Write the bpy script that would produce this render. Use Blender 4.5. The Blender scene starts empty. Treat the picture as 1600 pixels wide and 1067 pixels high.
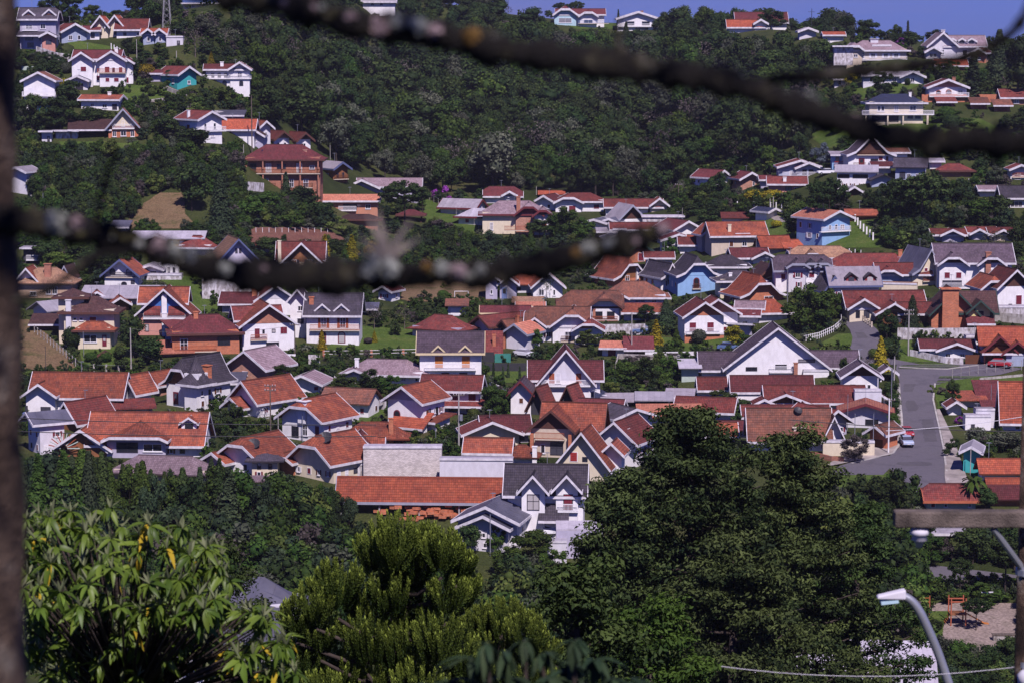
import bpy, math, random
import numpy as np
from mathutils import Vector, Matrix
R = math.radians
random.seed(7)
SC = bpy.context.scene
COL = SC.collection
# ------------------------------------------------------------------ camera, sky, sun, exposure
F = 3778.0            # focal length in pixels of a 1600 px wide frame (85 mm lens)
HY = 60.0             # row of the level line
PITCH = math.atan((533.5 - HY) / F)
cam_d = bpy.data.cameras.new('camera')
cam = bpy.data.objects.new('camera', cam_d)
COL.objects.link(cam)
cam_d.lens = 85.0
cam_d.sensor_width = 1600.0 * 85.0 / F
cam_d.clip_start = 0.1
cam_d.clip_end = 6000
cam.location = (0, 0, 0)
cam.rotation_euler = (math.pi / 2 - PITCH, 0, 0)
cam_d.dof.use_dof = True
cam_d.dof.focus_distance = 330.0
cam_d.dof.aperture_fstop = 6.3
SC.camera = cam

SUN_EL, SUN_AZ = 49.0, 165.0     # azimuth of the sun, clockwise from +Y (behind the camera, to its right)
world = bpy.data.worlds.new('World')
SC.world = world
world.use_nodes = True
wn, wl = world.node_tree.nodes, world.node_tree.links
bg = wn['Background']
sky = wn.new('ShaderNodeTexSky')
sky.sky_type = 'NISHITA'
sky.sun_disc = False
sky.sun_elevation = R(SUN_EL)
sky.sun_rotation = R(SUN_AZ)
sky.altitude = 1700
sky.air_density = 1.1
sky.dust_density = 0.6
sky.ozone_density = 2.5
tc = wn.new('ShaderNodeTexCoord')
mp = wn.new('ShaderNodeMapping'); mp.inputs['Scale'].default_value = (2.2, 2.2, 16)
nz = wn.new('ShaderNodeTexNoise'); nz.inputs['Scale'].default_value = 2.2; nz.inputs['Detail'].default_value = 7; nz.inputs['Roughness'].default_value = 0.55
rp = wn.new('ShaderNodeValToRGB'); rp.color_ramp.elements[0].position = 0.5; rp.color_ramp.elements[1].position = 0.85
rp.color_ramp.elements[0].color = (0, 0, 0, 1); rp.color_ramp.elements[1].color = (0.62, 0.62, 0.62, 1)
mx = wn.new('ShaderNodeMixRGB'); mx.inputs[2].default_value = (1.9, 1.65, 3.1, 1)
tint = wn.new('ShaderNodeMixRGB'); tint.blend_type = 'MULTIPLY'; tint.inputs[0].default_value = 1.0
tint.inputs[2].default_value = (.11, .178, .74, 1)
wl.new(tc.outputs['Generated'], mp.inputs[0]); wl.new(mp.outputs[0], nz.inputs[0]); wl.new(nz.outputs[0], rp.inputs[0])
wl.new(rp.outputs[0], mx.inputs[0]); wl.new(sky.outputs[0], tint.inputs[1]); wl.new(tint.outputs[0], mx.inputs[1]); wl.new(mx.outputs[0], bg.inputs[0])
bg.inputs[1].default_value = 0.11
sun_d = bpy.data.lights.new('sun', 'SUN')
sun_d.energy = 5.0
sun_d.angle = R(0.5)
sun_d.color = (1.0, 0.88, 0.92)
sun = bpy.data.objects.new('sun', sun_d)
COL.objects.link(sun)
sd = Vector((math.sin(R(SUN_AZ)) * math.cos(R(SUN_EL)), math.cos(R(SUN_AZ)) * math.cos(R(SUN_EL)), math.sin(R(SUN_EL))))
sun.rotation_euler = sd.to_track_quat('Z', 'Y').to_euler()
vs = SC.view_settings
vs.view_transform = 'Standard'; vs.look = 'None'; vs.gamma = 1.0; vs.use_curve_mapping = False
vs.exposure = 0.1
SC.cycles.max_bounces = 5
SC.cycles.diffuse_bounces = 2
SC.cycles.glossy_bounces = 2
SC.cycles.transparent_max_bounces = 4
SC.cycles.use_adaptive_sampling = True

# ------------------------------------------------------------------ materials
MATS = {}
def _m(name):
    m = bpy.data.materials.new(name); m.use_nodes = True
    MATS[name] = m
    return m, m.node_tree.nodes, m.node_tree.links, m.node_tree.nodes['Principled BSDF']
def _c(c, f=1.0): return (c[0] * f, c[1] * f, c[2] * f, 1)

def mat_plain(name, c, rough=0.8, var=0.15, scale=1.2, bump=0.1, spec=0.3, metal=0.0):
    m, n, l, b = _m(name)
    tcn = n.new('ShaderNodeTexCoord'); nz = n.new('ShaderNodeTexNoise')
    nz.inputs['Scale'].default_value = scale; nz.inputs['Detail'].default_value = 6
    l.new(tcn.outputs['Object'], nz.inputs[0])
    r = n.new('ShaderNodeValToRGB'); r.color_ramp.elements[0].position = 0.3; r.color_ramp.elements[1].position = 0.72
    r.color_ramp.elements[0].color = _c(c, 1 - var); r.color_ramp.elements[1].color = _c(c, 1 + var * 0.35)
    l.new(nz.outputs[0], r.inputs[0]); l.new(r.outputs[0], b.inputs['Base Color'])
    b.inputs['Roughness'].default_value = rough; b.inputs['Specular IOR Level'].default_value = spec
    b.inputs['Metallic'].default_value = metal
    if bump:
        bp = n.new('ShaderNodeBump'); bp.inputs['Strength'].default_value = bump; bp.inputs['Distance'].default_value = 0.03
        n2 = n.new('ShaderNodeTexNoise'); n2.inputs['Scale'].default_value = scale * 12
        l.new(tcn.outputs['Object'], n2.inputs[0]); l.new(n2.outputs[0], bp.inputs['Height']); l.new(bp.outputs[0], b.inputs['Normal'])
    return m

def mat_wall(name, c, stain=0.35):
    # painted render with rain streaks and grime patches that differ from house to house
    m, n, l, b = _m(name)
    g = n.new('ShaderNodeTexCoord'); oi = n.new('ShaderNodeObjectInfo')
    ad = n.new('ShaderNodeVectorMath'); ad.operation = 'ADD'
    sc_ = n.new('ShaderNodeMath'); sc_.operation = 'MULTIPLY'; sc_.inputs[1].default_value = 90
    l.new(oi.outputs['Random'], sc_.inputs[0]); l.new(g.outputs['Object'], ad.inputs[0]); l.new(sc_.outputs[0], ad.inputs[1])
    mp = n.new('ShaderNodeMapping'); mp.inputs['Scale'].default_value = (1.0, 1.0, 0.5)
    l.new(ad.outputs[0], mp.inputs[0])
    n1 = n.new('ShaderNodeTexNoise'); n1.inputs['Scale'].default_value = 1.6; n1.inputs['Detail'].default_value = 8; n1.inputs['Roughness'].default_value = 0.65
    l.new(mp.outputs[0], n1.inputs[0])
    r = n.new('ShaderNodeValToRGB'); r.color_ramp.elements[0].position = 0.33; r.color_ramp.elements[1].position = 0.6
    r.color_ramp.elements[0].color = (c[0] * (1 - stain), c[1] * (1 - stain * 1.05), c[2] * (1 - stain * 1.1), 1); r.color_ramp.elements[1].color = _c(c)
    l.new(n1.outputs[0], r.inputs[0]); l.new(r.outputs[0], b.inputs['Base Color'])
    b.inputs['Roughness'].default_value = 0.85; b.inputs['Specular IOR Level'].default_value = 0.2
    bp = n.new('ShaderNodeBump'); bp.inputs['Strength'].default_value = 0.15; bp.inputs['Distance'].default_value = 0.02
    l.new(n1.outputs[0], bp.inputs['Height']); l.new(bp.outputs[0], b.inputs['Normal'])
    return m

def mat_roof(name, c, c2, pitch=0.42, lichen=0.25, metal=False, rough=0.85):
    # UV.x runs along the ridge, UV.y down the slope, both in metres
    m, n, l, b = _m(name)
    uv = n.new('ShaderNodeUVMap'); uv.uv_map = 'UVMap'
    oi = n.new('ShaderNodeObjectInfo')
    sx = n.new('ShaderNodeSeparateXYZ'); l.new(uv.outputs[0], sx.inputs[0])
    def saw(src, per):
        d = n.new('ShaderNodeMath'); d.operation = 'DIVIDE'; d.inputs[1].default_value = per; l.new(src, d.inputs[0])
        f = n.new('ShaderNodeMath'); f.operation = 'FRACT'; l.new(d.outputs[0], f.inputs[0]); return d.outputs[0], f.outputs[0]
    ud, uf = saw(sx.outputs[0], pitch * 0.7 if not metal else 1.0)
    vd, vf = saw(sx.outputs[1], pitch if not metal else 50.0)
    # per tile tone
    cb = n.new('ShaderNodeCombineXYZ')
    fl1 = n.new('ShaderNodeMath'); fl1.operation = 'FLOOR'; l.new(ud, fl1.inputs[0])
    fl2 = n.new('ShaderNodeMath'); fl2.operation = 'FLOOR'; l.new(vd, fl2.inputs[0])
    l.new(fl1.outputs[0], cb.inputs[0]); l.new(fl2.outputs[0], cb.inputs[1]); l.new(oi.outputs['Random'], cb.inputs[2])
    wn_ = n.new('ShaderNodeTexWhiteNoise'); l.new(cb.outputs[0], wn_.inputs[0])
    g = n.new('ShaderNodeTexCoord')
    ad = n.new('ShaderNodeVectorMath'); ad.operation = 'ADD'
    s_ = n.new('ShaderNodeMath'); s_.operation = 'MULTIPLY'; s_.inputs[1].default_value = 70
    l.new(oi.outputs['Random'], s_.inputs[0]); l.new(g.outputs['Object'], ad.inputs[0]); l.new(s_.outputs[0], ad.inputs[1])
    n1 = n.new('ShaderNodeTexNoise'); n1.inputs['Scale'].default_value = 0.45; n1.inputs['Detail'].default_value = 7; n1.inputs['Roughness'].default_value = 0.7
    l.new(ad.outputs[0], n1.inputs[0])
    mixa = n.new('ShaderNodeMixRGB'); mixa.inputs[1].default_value = _c(c); mixa.inputs[2].default_value = _c(c2)
    r = n.new('ShaderNodeValToRGB'); r.color_ramp.elements[0].position = 0.4; r.color_ramp.elements[1].position = 0.65
    l.new(n1.outputs[0], r.inputs[0]); l.new(r.outputs[0], mixa.inputs[0])
    # weathering: grey green growth
    n2 = n.new('ShaderNodeTexNoise'); n2.inputs['Scale'].default_value = 1.7; n2.inputs['Detail'].default_value = 9; n2.inputs['Roughness'].default_value = 0.75
    l.new(ad.outputs[0], n2.inputs[0])
    r2 = n.new('ShaderNodeValToRGB'); r2.color_ramp.elements[0].position = 0.5; r2.color_ramp.elements[1].position = 0.75
    r2.color_ramp.elements[1].color = (lichen * 1.6, lichen * 1.6, lichen * 1.6, 1)
    l.new(n2.outputs[0], r2.inputs[0])
    mixb = n.new('ShaderNodeMixRGB'); l.new(r2.outputs[0], mixb.inputs[0]); l.new(mixa.outputs[0], mixb.inputs[1])
    mixb.inputs[2].default_value = (0.10, 0.085, 0.075, 1)
    # tile tone and house tone
    mr = n.new('ShaderNodeMapRange'); mr.inputs[3].default_value = 0.8 if not metal else 0.93; mr.inputs[4].default_value = 1.16 if not metal else 1.05
    l.new(wn_.outputs[0], mr.inputs[0])
    hm = n.new('ShaderNodeMapRange'); hm.inputs[3].default_value = 0.68; hm.inputs[4].default_value = 1.22; l.new(oi.outputs['Random'], hm.inputs[0])
    mm = n.new('ShaderNodeMath'); mm.operation = 'MULTIPLY'; l.new(mr.outputs[0], mm.inputs[0]); l.new(hm.outputs[0], mm.inputs[1])
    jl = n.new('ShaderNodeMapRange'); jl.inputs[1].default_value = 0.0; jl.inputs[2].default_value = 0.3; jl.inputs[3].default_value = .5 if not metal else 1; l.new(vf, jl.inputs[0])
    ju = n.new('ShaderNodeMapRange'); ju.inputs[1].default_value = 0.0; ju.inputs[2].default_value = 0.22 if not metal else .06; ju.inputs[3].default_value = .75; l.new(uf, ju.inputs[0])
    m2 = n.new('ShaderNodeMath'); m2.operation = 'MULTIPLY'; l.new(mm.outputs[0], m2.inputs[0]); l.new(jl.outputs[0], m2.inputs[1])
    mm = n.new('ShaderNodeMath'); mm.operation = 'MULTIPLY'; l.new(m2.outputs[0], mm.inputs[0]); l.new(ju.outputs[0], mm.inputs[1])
    vmx = n.new('ShaderNodeVectorMath'); vmx.operation = 'SCALE'; l.new(mixb.outputs[0], vmx.inputs[0]); l.new(mm.outputs[0], vmx.inputs['Scale'])
    l.new(vmx.outputs[0], b.inputs['Base Color'])
    b.inputs['Roughness'].default_value = rough; b.inputs['Specular IOR Level'].default_value = 0.25
    # relief: rounded channels across, a step at each course
    sn = n.new('ShaderNodeMath'); sn.operation = 'MULTIPLY'; sn.inputs[1].default_value = math.pi; l.new(uf, sn.inputs[0])
    si = n.new('ShaderNodeMath'); si.operation = 'SINE'; l.new(sn.outputs[0], si.inputs[0])
    hsum = n.new('ShaderNodeMath'); hsum.operation = 'ADD'; l.new(si.outputs[0], hsum.inputs[0]); l.new(vf, hsum.inputs[1])
    bp = n.new('ShaderNodeBump'); bp.inputs['Strength'].default_value = 0.8; bp.inputs['Distance'].default_value = 0.05
    l.new(hsum.outputs[0], bp.inputs['Height']); l.new(bp.outputs[0], b.inputs['Normal'])
    return m

def mat_brick(name, c, mortar=(0.3, 0.24, 0.2)):
    m, n, l, b = _m(name)
    g = n.new('ShaderNodeTexCoord'); br = n.new('ShaderNodeTexBrick'); br.inputs['Scale'].default_value = 1.0
    br.inputs['Brick Width'].default_value = 0.35; br.inputs['Row Height'].default_value = 0.13; br.inputs['Mortar Size'].default_value = 0.012
    br.inputs['Color1'].default_value = _c(c, 1.15); br.inputs['Color2'].default_value = _c(c, 0.75); br.inputs['Mortar'].default_value = _c(mortar)
    mp = n.new('ShaderNodeMapping'); mp.inputs['Rotation'].default_value = (math.pi / 2, 0, 0)
    l.new(g.outputs['Object'], mp.inputs[0]); l.new(mp.outputs[0], br.inputs[0])
    n1 = n.new('ShaderNodeTexNoise'); n1.inputs['Scale'].default_value = 0.8; n1.inputs['Detail'].default_value = 6; l.new(g.outputs['Object'], n1.inputs[0])
    mr = n.new('ShaderNodeMapRange'); mr.inputs[3].default_value = 0.6; mr.inputs[4].default_value = 1.35; l.new(n1.outputs[0], mr.inputs[0])
    v = n.new('ShaderNodeVectorMath'); v.operation = 'SCALE'; l.new(br.outputs[0], v.inputs[0]); l.new(mr.outputs[0], v.inputs['Scale'])
    l.new(v.outputs[0], b.inputs['Base Color']); b.inputs['Roughness'].default_value = 0.9
    return m

def mat_leaf(name, c, c2, rough=0.7, trans=0.25, hue=0.35, spec=0.12):
    # c..c2 chosen per clump (attribute 'tone', 0..1) and per plant
    m, n, l, b = _m(name)
    at = n.new('ShaderNodeAttribute'); at.attribute_name = 'tone'
    oi = n.new('ShaderNodeObjectInfo')
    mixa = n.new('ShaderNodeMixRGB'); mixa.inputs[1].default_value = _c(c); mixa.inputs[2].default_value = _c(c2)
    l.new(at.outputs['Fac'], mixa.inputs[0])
    hs = n.new('ShaderNodeHueSaturation')
    hr = n.new('ShaderNodeMapRange'); hr.inputs[3].default_value = 0.5 - 0.05 * hue; hr.inputs[4].default_value = 0.5 + 0.05 * hue
    l.new(oi.outputs['Random'], hr.inputs[0]); l.new(hr.outputs[0], hs.inputs['Hue'])
    vr = n.new('ShaderNodeMapRange'); vr.inputs[3].default_value = 1 - hue; vr.inputs[4].default_value = 1 + hue * 0.9
    fr = n.new('ShaderNodeMath'); fr.operation = 'MULTIPLY'; fr.inputs[1].default_value = 13.7
    ff = n.new('ShaderNodeMath'); ff.operation = 'FRACT'; l.new(oi.outputs['Random'], fr.inputs[0]); l.new(fr.outputs[0], ff.inputs[0])
    l.new(ff.outputs[0], vr.inputs[0]); l.new(vr.outputs[0], hs.inputs['Value'])
    l.new(mixa.outputs[0], hs.inputs['Color'])
    l.new(hs.outputs[0], b.inputs['Base Color'])
    b.inputs['Roughness'].default_value = rough; b.inputs['Specular IOR Level'].default_value = spec
    if trans:
        tr = n.new('ShaderNodeBsdfTranslucent'); l.new(hs.outputs[0], tr.inputs[0])
        ms = n.new('ShaderNodeMixShader'); ms.inputs[0].default_value = trans
        l.new(b.outputs[0], ms.inputs[1]); l.new(tr.outputs[0], ms.inputs[2])
        out = n['Material Output']; l.new(ms.outputs[0], out.inputs[0])
    return m

def mat_ground(name, cols, scale=0.05, bump=.6):
    m, n, l, b = _m(name)
    g = n.new('ShaderNodeTexCoord')
    n1 = n.new('ShaderNodeTexNoise'); n1.inputs['Scale'].default_value = scale; n1.inputs['Detail'].default_value = 12; n1.inputs['Roughness'].default_value = 0.68
    l.new(g.outputs['Object'], n1.inputs[0])
    r = n.new('ShaderNodeValToRGB'); el = r.color_ramp.elements
    el[0].position = 0.3; el[0].color = _c(cols[0]); el[1].position = 0.7; el[1].color = _c(cols[-1])
    for i, c in enumerate(cols[1:-1]):
        e = el.new(0.3 + 0.4 * (i + 1) / (len(cols) - 1)); e.color = _c(c)
    n2 = n.new('ShaderNodeTexNoise'); n2.inputs['Scale'].default_value = 3.0; n2.inputs['Detail'].default_value = 8; l.new(g.outputs['Object'], n2.inputs[0])
    mr = n.new('ShaderNodeMapRange'); mr.inputs[1].default_value = 0.3; mr.inputs[2].default_value = 0.7; mr.inputs[3].default_value = 1 - bump * .66; mr.inputs[4].default_value = 1 + bump * .58; l.new(n2.outputs[0], mr.inputs[0])
    l.new(n1.outputs[0], r.inputs[0])
    v = n.new('ShaderNodeVectorMath'); v.operation = 'SCALE'; l.new(r.outputs[0], v.inputs[0]); l.new(mr.outputs[0], v.inputs['Scale'])
    l.new(v.outputs[0], b.inputs['Base Color']); b.inputs['Roughness'].default_value = 0.95; b.inputs['Specular IOR Level'].default_value = 0.1
    bp = n.new('ShaderNodeBump'); bp.inputs['Strength'].default_value = bump; bp.inputs['Distance'].default_value = 0.2
    l.new(n2.outputs[0], bp.inputs['Height']); l.new(bp.outputs[0], b.inputs['Normal'])
    return m

for nm, c in dict(white=(.78, .77, .78), cream=(.68, .60, .45), beige=(.56, .48, .38), lilac=(.42, .40, .50), bluegrey=(.33, .38, .50),
                  lightblue=(.25, .42, .66), blue=(.05, .15, .42), teal=(.05, .36, .36), yellow=(.62, .38, .03), paleyellow=(.68, .60, .25),
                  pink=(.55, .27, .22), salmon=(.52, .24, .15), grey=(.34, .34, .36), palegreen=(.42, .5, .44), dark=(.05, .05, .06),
                  lavender=(.55, .52, .62), palewhite=(.62, .61, .66), aqua=(.42, .6, .68)).items():
    mat_wall('w_' + nm, c, 0.14)
mat_wall('w_concrete', (.42, .40, .38), 0.6)
mat_wall('w_stained', (.62, .60, .62), 0.75)
for nm, c in dict(brick=(.38, .13, .07), brickpink=(.45, .21, .14), brickorange=(.50, .14, .05), brickcream=(.5, .34, .22), block=(.62, .57, .55)).items():
    mat_brick('w_' + nm, c)
mat_brick('w_terracotta', (.42, .15, .09))
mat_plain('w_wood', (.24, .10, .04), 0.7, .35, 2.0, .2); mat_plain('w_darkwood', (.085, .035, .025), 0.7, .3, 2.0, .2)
mat_plain('w_redwood', (.26, .035, .035), 0.65, .25, 2.0, .2)
mat_roof('r_orange', (.33, .088, .046), (.165, .048, .036), lichen=.42)
mat_roof('r_bright', (.41, .10, .05), (.28, .065, .04), lichen=.3)
mat_roof('r_red', (.205, .047, .038), (.12, .031, .03), lichen=.45)
mat_roof('r_maroon', (.155, .036, .040), (.11, .03, .032), lichen=.25)
mat_roof('r_brown', (.25, .095, .06), (.14, .065, .05), lichen=.55)
mat_roof('r_tan', (.40, .23, .14), (.27, .15, .10), lichen=.45)
mat_roof('r_darkbrown', (.085, .04, .038), (.06, .03, .03), lichen=.3)
mat_roof('r_mauve', (.30, .22, .25), (.23, .16, .18), lichen=.35)
mat_roof('r_charcoal', (.075, .062, .085), (.045, .04, .05), lichen=.3)
mat_roof('r_purple', (.12, .085, .115), (.075, .055, .07), lichen=.25)
mat_roof('r_slate', (.10, .10, .14), (.07, .07, .10), lichen=.2, metal=True, rough=.6)
mat_roof('r_blue', (.035, .045, .10), (.03, .035, .07), lichen=.2)
mat_roof('r_grey', (.30, .27, .31), (.22, .20, .23), lichen=.35, metal=True, rough=.8)
mat_roof('r_pale', (.43, .40, .46), (.34, .32, .37), lichen=.25, metal=True, rough=.7)
mat_roof('r_salmon', (.50, .20, .13), (.44, .15, .10), lichen=.15)
mat_plain('t_white', (.66, .64, .68), .6, .3, 1.5, 0); mat_plain('t_cream', (.66, .55, .34), .6, .12, 2, 0); mat_plain('t_brown', (.10, .04, .03), .7, .2, 2, 0)
mat_plain('t_green', (.03, .06, .05), .6, .2, 2, 0); mat_plain('t_grey', (.30, .31, .38), .6, .15, 2, 0); mat_plain('t_maroon', (.14, .025, .03), .6, .2, 2, 0)
mat_plain('t_blue', (.09, .11, .22), .6, .15, 2, 0); mat_plain('t_redorange', (.42, .12, .06), .7, .2, 2, 0)
mat_plain('s_maroon', (.17, .02, .035), .5, .2, 2, 0); mat_plain('s_orange', (.55, .20, .05), .5, .2, 2, 0); mat_plain('s_brown', (.12, .045, .02), .5, .2, 2, 0)
mat_plain('s_red', (.32, .035, .035), .5, .2, 2, 0); mat_plain('s_dark', (.035, .03, .045), .5, .2, 2, 0); mat_plain('s_blue', (.16, .22, .42), .5, .2, 2, 0)
mat_plain('s_white', (.74, .73, .76), .5, .1, 2, 0); mat_plain('s_rust', (.33, .085, .04), .6, .2, 2, 0); mat_plain('s_green', (.05, .22, .18), .5, .2, 2, 0)
mat_plain('glass', (.02, .022, .03), .08, .2, 1, 0, spec=.7)
def _curtains():
    m = MATS['glass']; n, l = m.node_tree.nodes, m.node_tree.links; oi = n.new('ShaderNodeObjectInfo'); r = n.new('ShaderNodeValToRGB'); r.color_ramp.interpolation = 'CONSTANT'; e = r.color_ramp.elements
    e[0].color = (.02, .022, .03, 1); e[1].position = .55; e[1].color = (.06, .06, .08, 1); x = e.new(.75); x.color = (.2, .19, .21, 1); x = e.new(.9); x.color = (.42, .40, .40, 1); l.new(oi.outputs['Random'], r.inputs[0]); l.new(r.outputs[0], m.node_tree.nodes['Principled BSDF'].inputs['Base Color'])
_curtains()
mat_plain('solar', (.012, .018, .05), .12, .2, 1, 0, spec=.7)
mat_plain('dark_metal', (.04, .04, .045), .5, .2, 2, 0); mat_plain('steel', (.40, .42, .46), .4, .15, 4, .05, metal=.6)
mat_plain('concrete_pole', (.38, .36, .34), .9, .2, 1, .1); mat_plain('old_wood', (.15, .12, .10), .9, .7, 7, .5)
mat_plain('kerb', (.42, .40, .38), .9, .3, 1, .1); mat_plain('paving', (.34, .30, .28), .95, .4, .5, .2)
mat_ground('asphalt', [(.085, .08, .095), (.12, .11, .13), (.105, .10, .115)], .3, .12)
mat_ground('asphalt_dark', [(.08, .074, .086), (.105, .098, .11)], .3, .12)
mat_ground('hill', [(.018, .025, .009), (.03, .042, .012), (.055, .065, .02), (.075, .06, .03)], .035)
mat_ground('lawn', [(.045, .078, .014), (.065, .105, .02), (.095, .12, .03)], .25)
mat_ground('dirt', [(.11, .075, .04), (.17, .115, .065), (.06, .065, .022)], .25)
mat_ground('clay', [(.12, .05, .04), (.17, .08, .06), (.10, .06, .045)], .2)
mat_ground('sand', [(.2, .16, .14), (.27, .215, .19), (.15, .13, .10)], .2)
mat_leaf('leaf_dark', (.016, .032, .009), (.052, .080, .020), trans=.12)
mat_leaf('leaf_mid', (.026, .056, .010), (.075, .125, .020), trans=.18)
mat_leaf('leaf_light', (.06, .095, .02), (.15, .19, .045), trans=.22)
mat_leaf('leaf_grey', (.042, .052, .032), (.115, .125, .085), trans=.15)
mat_leaf('leaf_mauve', (.05, .043, .038), (.12, .10, .095), trans=.1)
mat_leaf('leaf_blue', (.06, .08, .10), (.16, .19, .23), trans=.1)
mat_leaf('leaf_yellow', (.12, .11, .01), (.42, .34, .025), trans=.2)
mat_leaf('leaf_conifer', (.018, .034, .016), (.050, .075, .032), trans=.05)
mat_leaf('leaf_cedar', (.012, .024, .008), (.085, .115, .034), trans=.1, hue=.2)
mat_leaf('leaf_araucaria', (.026, .052, .010), (.20, .265, .042), trans=.12, hue=.12)
mat_leaf('leaf_loquat', (.04, .085, .010), (.14, .22, .03), rough=.45, trans=.3, hue=.2, spec=.3)
mat_leaf('leaf_young', (.11, .14, .06), (.18, .20, .11), rough=.6, trans=.2, hue=.15)
mat_leaf('leaf_purple', (.16, .03, .20), (.38, .08, .42), trans=.2)
mat_leaf('leaf_white', (.3, .3, .3), (.6, .58, .6), trans=.2)
mat_plain('bark', (.055, .042, .035), .95, .4, 3, .6); mat_plain('bark_pale', (.17, .14, .12), .95, .4, 3, .6)
mat_plain('bark_near', (.014, .011, .010), .95, .6, 18, .8)
def _mottle(m, cols, scale):      # lichen and moss crusts growing on bark
    n, l = m.node_tree.nodes, m.node_tree.links; b = n['Principled BSDF']; g = n.new('ShaderNodeTexCoord'); z = n.new('ShaderNodeTexNoise'); z.inputs['Scale'].default_value = scale; z.inputs['Detail'].default_value = 5
    l.new(g.outputs['Object'], z.inputs[0]); r = n.new('ShaderNodeValToRGB'); e = r.color_ramp.elements; e[0].position = cols[0][0]; e[0].color = _c(cols[0][1]); e[1].position = cols[-1][0]; e[1].color = _c(cols[-1][1])
    for p, c in cols[1:-1]: e.new(p).color = _c(c)
    l.new(z.outputs[0], r.inputs[0]); l.new(r.outputs[0], b.inputs['Base Color'])
_mottle(MATS['bark_near'], [(.3, (.006, .005, .005)), (.56, (.012, .010, .008)), (.62, (.04, .036, .018)), (.68, (.12, .11, .09)), (.76, (.3, .3, .26))], 22)  # near black stops carry the crown's shade on the branches, pale stops the lichen
mat_plain('lichen', (.42, .44, .38), .95, .4, 40, .5); mat_plain('lichen_orange', (.24, .14, .04), .95, .4, 40, .5); mat_plain('lichen_pink', (.45, .34, .34), .95, .4, 40, .5)
mat_plain('bark_trunk', (.13, .085, .065), .95, .75, 9, .8)
_mottle(MATS['bark_trunk'], [(.3, (.015, .010, .008)), (.48, (.05, .032, .022)), (.6, (.10, .068, .048)), (.75, (.24, .22, .18))], 8)

# ------------------------------------------------------------------ objects
def lab(o, label, cat, group=None, kind=None):
    if label: o['label'] = label
    if cat: o['category'] = cat
    if group: o['group'] = group
    if kind: o['kind'] = kind
    return o
def empty(name, loc, rz=0.0):
    o = bpy.data.objects.new(name, None); o.empty_display_size = 0.3
    o.location = loc; o.rotation_euler = (0, 0, rz); COL.objects.link(o); return o
def link(name, me, parent=None, loc=None, rot=None, scale=None):
    o = bpy.data.objects.new(name, me)
    if parent: o.parent = parent
    if loc is not None: o.location = loc
    if rot is not None: o.rotation_euler = rot
    if scale is not None: o.scale = scale
    COL.objects.link(o); return o
def mesh(name, v, f, mat, uv=None, smooth=False):
    me = bpy.data.meshes.new(name); me.from_pydata([tuple(p) for p in v], [], f)
    me.materials.append(MATS[mat])
    if uv is not None:
        ul = me.uv_layers.new(name='UVMap'); ul.data.foreach_set('uv', np.asarray(uv, dtype=np.float32).ravel())
    if smooth: me.polygons.foreach_set('use_smooth', [True] * len(me.polygons))
    me.update(); return me
class MB:
    def __init__(s): s.v = []; s.f = []
    def box(s, x0, x1, y0, y1, z0, z1):
        b = len(s.v)
        s.v += [(x0, y0, z0), (x1, y0, z0), (x1, y1, z0), (x0, y1, z0), (x0, y0, z1), (x1, y0, z1), (x1, y1, z1), (x0, y1, z1)]
        s.f += [(b, b + 3, b + 2, b + 1), (b + 4, b + 5, b + 6, b + 7), (b, b + 1, b + 5, b + 4), (b + 1, b + 2, b + 6, b + 5), (b + 2, b + 3, b + 7, b + 6), (b + 3, b, b + 4, b + 7)]
        return s
    def tube(s, pts, rads, n=6, jit=0.0):
        pts = [Vector(p) for p in pts]
        if not hasattr(rads, '__len__'): rads = [rads] * len(pts)
        base = len(s.v)
        for i, p in enumerate(pts):
            t = (pts[min(i + 1, len(pts) - 1)] - pts[max(i - 1, 0)])
            t = t.normalized() if t.length > 1e-9 else Vector((0, 0, 1))
            a = t.cross(Vector((0.13, 1, 0.21)) if abs(t.y) < 0.9 else Vector((1, 0.1, 0))).normalized(); b = t.cross(a)
            for k in range(n):
                an = 2 * math.pi * k / n; r = rads[i] * (1 + random.uniform(-jit, jit))
                s.v.append(tuple(p + a * math.cos(an) * r + b * math.sin(an) * r))
        for i in range(len(pts) - 1):
            for k in range(n):
                k2 = (k + 1) % n
                s.f.append((base + i * n + k, base + i * n + k2, base + (i + 1) * n + k2, base + (i + 1) * n + k))
        s.f.append(tuple(base + k for k in range(n))[::-1]); s.f.append(tuple(base + (len(pts) - 1) * n + k for k in range(n)))
        return s
    def prism(s, poly, y0, y1):     # polygon in xz pushed along y
        b = len(s.v); n = len(poly)
        s.v += [(p[0], y0, p[1]) for p in poly] + [(p[0], y1, p[1]) for p in poly]
        s.f.append(tuple(range(b, b + n))); s.f.append(tuple(range(b + 2 * n - 1, b + n - 1, -1)))
        for k in range(n):
            k2 = (k + 1) % n; s.f.append((b + k, b + n + k, b + n + k2, b + k2))
        return s
    def me(s, name, mat, smooth=False): return mesh(name, s.v, s.f, mat, smooth=smooth)
    def obj(s, name, mat, parent=None, loc=None, rot=None, smooth=False): return link(name, s.me(name, mat, smooth), parent, loc, rot)

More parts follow.
